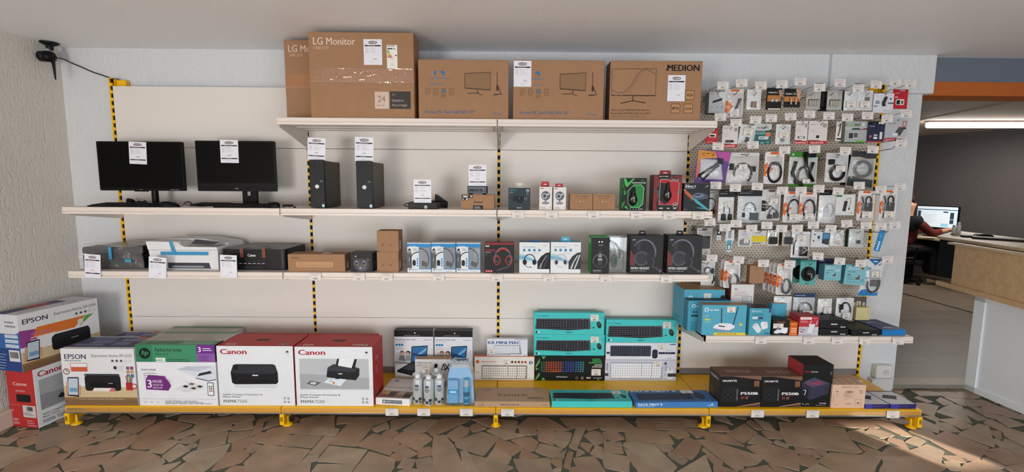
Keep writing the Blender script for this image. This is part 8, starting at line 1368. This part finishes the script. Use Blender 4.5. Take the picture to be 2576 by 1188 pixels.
skin('body', V, Eg, Rd, SKN, per)
skin('dark_top', [ch+Vector((0, 0, -.06)), ch.lerp(nk, .4), ch.lerp(nk, .75), shR, shR.lerp(elR, .3), shL, shL.lerp(elL, .3)], [(0, 1), (1, 2), (1, 3), (3, 4), (1, 5), (5, 6)], [.215, .19, .09, .1, .084, .098, .084], M('#1d2127', .8, vary=.1), per)
skin('red_jumper', [pel+Vector((0, 0, .02)), pel.lerp(ch, .5), ch, ch.lerp(nk, .35)], [(0, 1), (1, 2), (2, 3)], [.175, .19, .2, .15], M('#5e1f1c', .85, vary=.12), per)
for nm, s_, e_, w_ in (('red_sleeve', shR, elR, wr), ('red_sleeve', shL, elL, wrL)): skin(nm, [s_.lerp(e_, .08), e_, w_], [(0, 1), (1, 2)], [.072, .062, .046], M('#5e1f1c', .85, vary=.12), per)
skin('trousers', [pel, hipR, knR, fR+Vector((0, 0, .04)), hipL, knL, fL+Vector((0, 0, .04))], [(0, 1), (1, 2), (2, 3), (0, 4), (4, 5), (5, 6)], [.155, .105, .08, .06, .105, .08, .06], M('#1f2024', .8), per)
skin('hair', [hd+Vector((-.03, 0, .06)), hd+Vector((-.01, 0, .12)), hd+Vector((.03, 0, .11))], [(0, 1), (1, 2)], [.088, .075, .06], M('#3a2418', .85, vary=.2, scale=60), per)
hf = Vector((.62, .78, 0)); hr = Vector((hf.y, -hf.x, 0))
# face: nose, ears, eyes, mouth on the far side of the head
mb = MB(); fc = hd+Vector((0, 0, .02)); mb.ball(fc+hf*.082+Vector((0, 0, -.01)), .014, .014, .022, SKN); mb.link('nose', per)
for s_ in (-1, 1):
    mb = MB(); mb.ball(fc+hr*.066*s_-hf*.005+Vector((0, 0, -.01)), .016, .012, .03, SKN); mb.link('ear', per)
    mb = MB(); mb.ball(fc+hf*.064+hr*.03*s_+Vector((0, 0, .02)), .009, .009, .008, '#e0dcd8'); mb.link('eye', per)
mb = MB(); mb.ball(fc+hf*.066+Vector((0, 0, -.05)), .012, .024, .006, '#8a4a44'); mb.link('mouth', per)
hv = (hnd-wr).normalized(); hs = Vector((hv.y, -hv.x, 0)).normalized()
for i, l_ in enumerate((.062, .075, .07, .055)):
    b0 = hnd+hv*.03+hs*(.028-.019*i); skin('finger', [b0-hv*.03, b0+hv*l_*.5+Vector((0, 0, .006)), b0+hv*l_+Vector((0, 0, -.012))], [(0, 1), (1, 2)], [.011, .0095, .008], SKN, per, lvl=1)
skin('thumb', [hnd-hv*.01+hs*.02, hnd+hv*.02+hs*.05, hnd+hv*.05+hs*.055], [(0, 1), (1, 2)], [.012, .011, .009], SKN, per, lvl=1)
for f_ in (fR, fL):
    mb = MB(); mb.grid(lambda a, b: Vector((f_.x, f_.y, 0))+fw2*(-.10+.29*b)+rt2*(.05*math.sin(math.pi*2*a)*(math.sin(math.pi*min(1, b*.9+.08)))**.4)+Vector((0, 0, .004+.085*max(0, math.cos(math.pi*2*a)*.5+.5)*(1-.55*b)*(1 if b < .98 else .3))), 14, 12, M('#8a7d68', .7)); mb.link('shoe', per)
# office chair
t = thing('office_chair', 'black office chair under the seated person', 'chair', (pel.x, pel.y, 0), math.atan2(fw2.y, fw2.x)); CB = M('#1b1a1c', .75); mb = MB(); mb.prism(rrect(-.24, -.24, .24, .24, .08, 4), (0, 0, .33), (1, 0, 0), (0, 1, 0), (0, 0, .05), CB); mb.link('seat', t)
mb = MB(); mb.prism(rrect(-.22, .44, .22, .95, .1, 4), (-.30, 0, 0), (0, 1, 0), (0, 0, 1), (-.05, 0, .0), CB); mb.tube([(-.2, 0, .34), (-.34, 0, .4), (-.34, 0, .6)], .02, CB, 8); mb.link('backrest', t)
for s_ in (-1, 1): mb = MB(); mb.tube([(.05, s_*.27, .38), (.05, s_*.32, .6), (.12, s_*.32, .62), (-.14, s_*.32, .62)], .016, CB, 8); mb.link('armrest', t)
mb = MB(); mb.tube([(0, 0, .08), (0, 0, .33)], .03, M('#2a2a2c', .5), 12); mb.link('gas_column', t)
for k in range(5):
    a = k*1.2566+.3; mb = MB(); mb.tube([(0, 0, .11), (.29*math.cos(a), .29*math.sin(a), .075)], [.025, .015], CB, 8); lg_ = mb.link('leg', t); mb = MB(); mb.lathe([(.02, -.012), (.029, -.008), (.029, .008), (.02, .012)], (.29*math.cos(a), .29*math.sin(a), .0295), CB, 14, (math.sin(a), -math.cos(a), 0)); mb.link('caster', lg_)
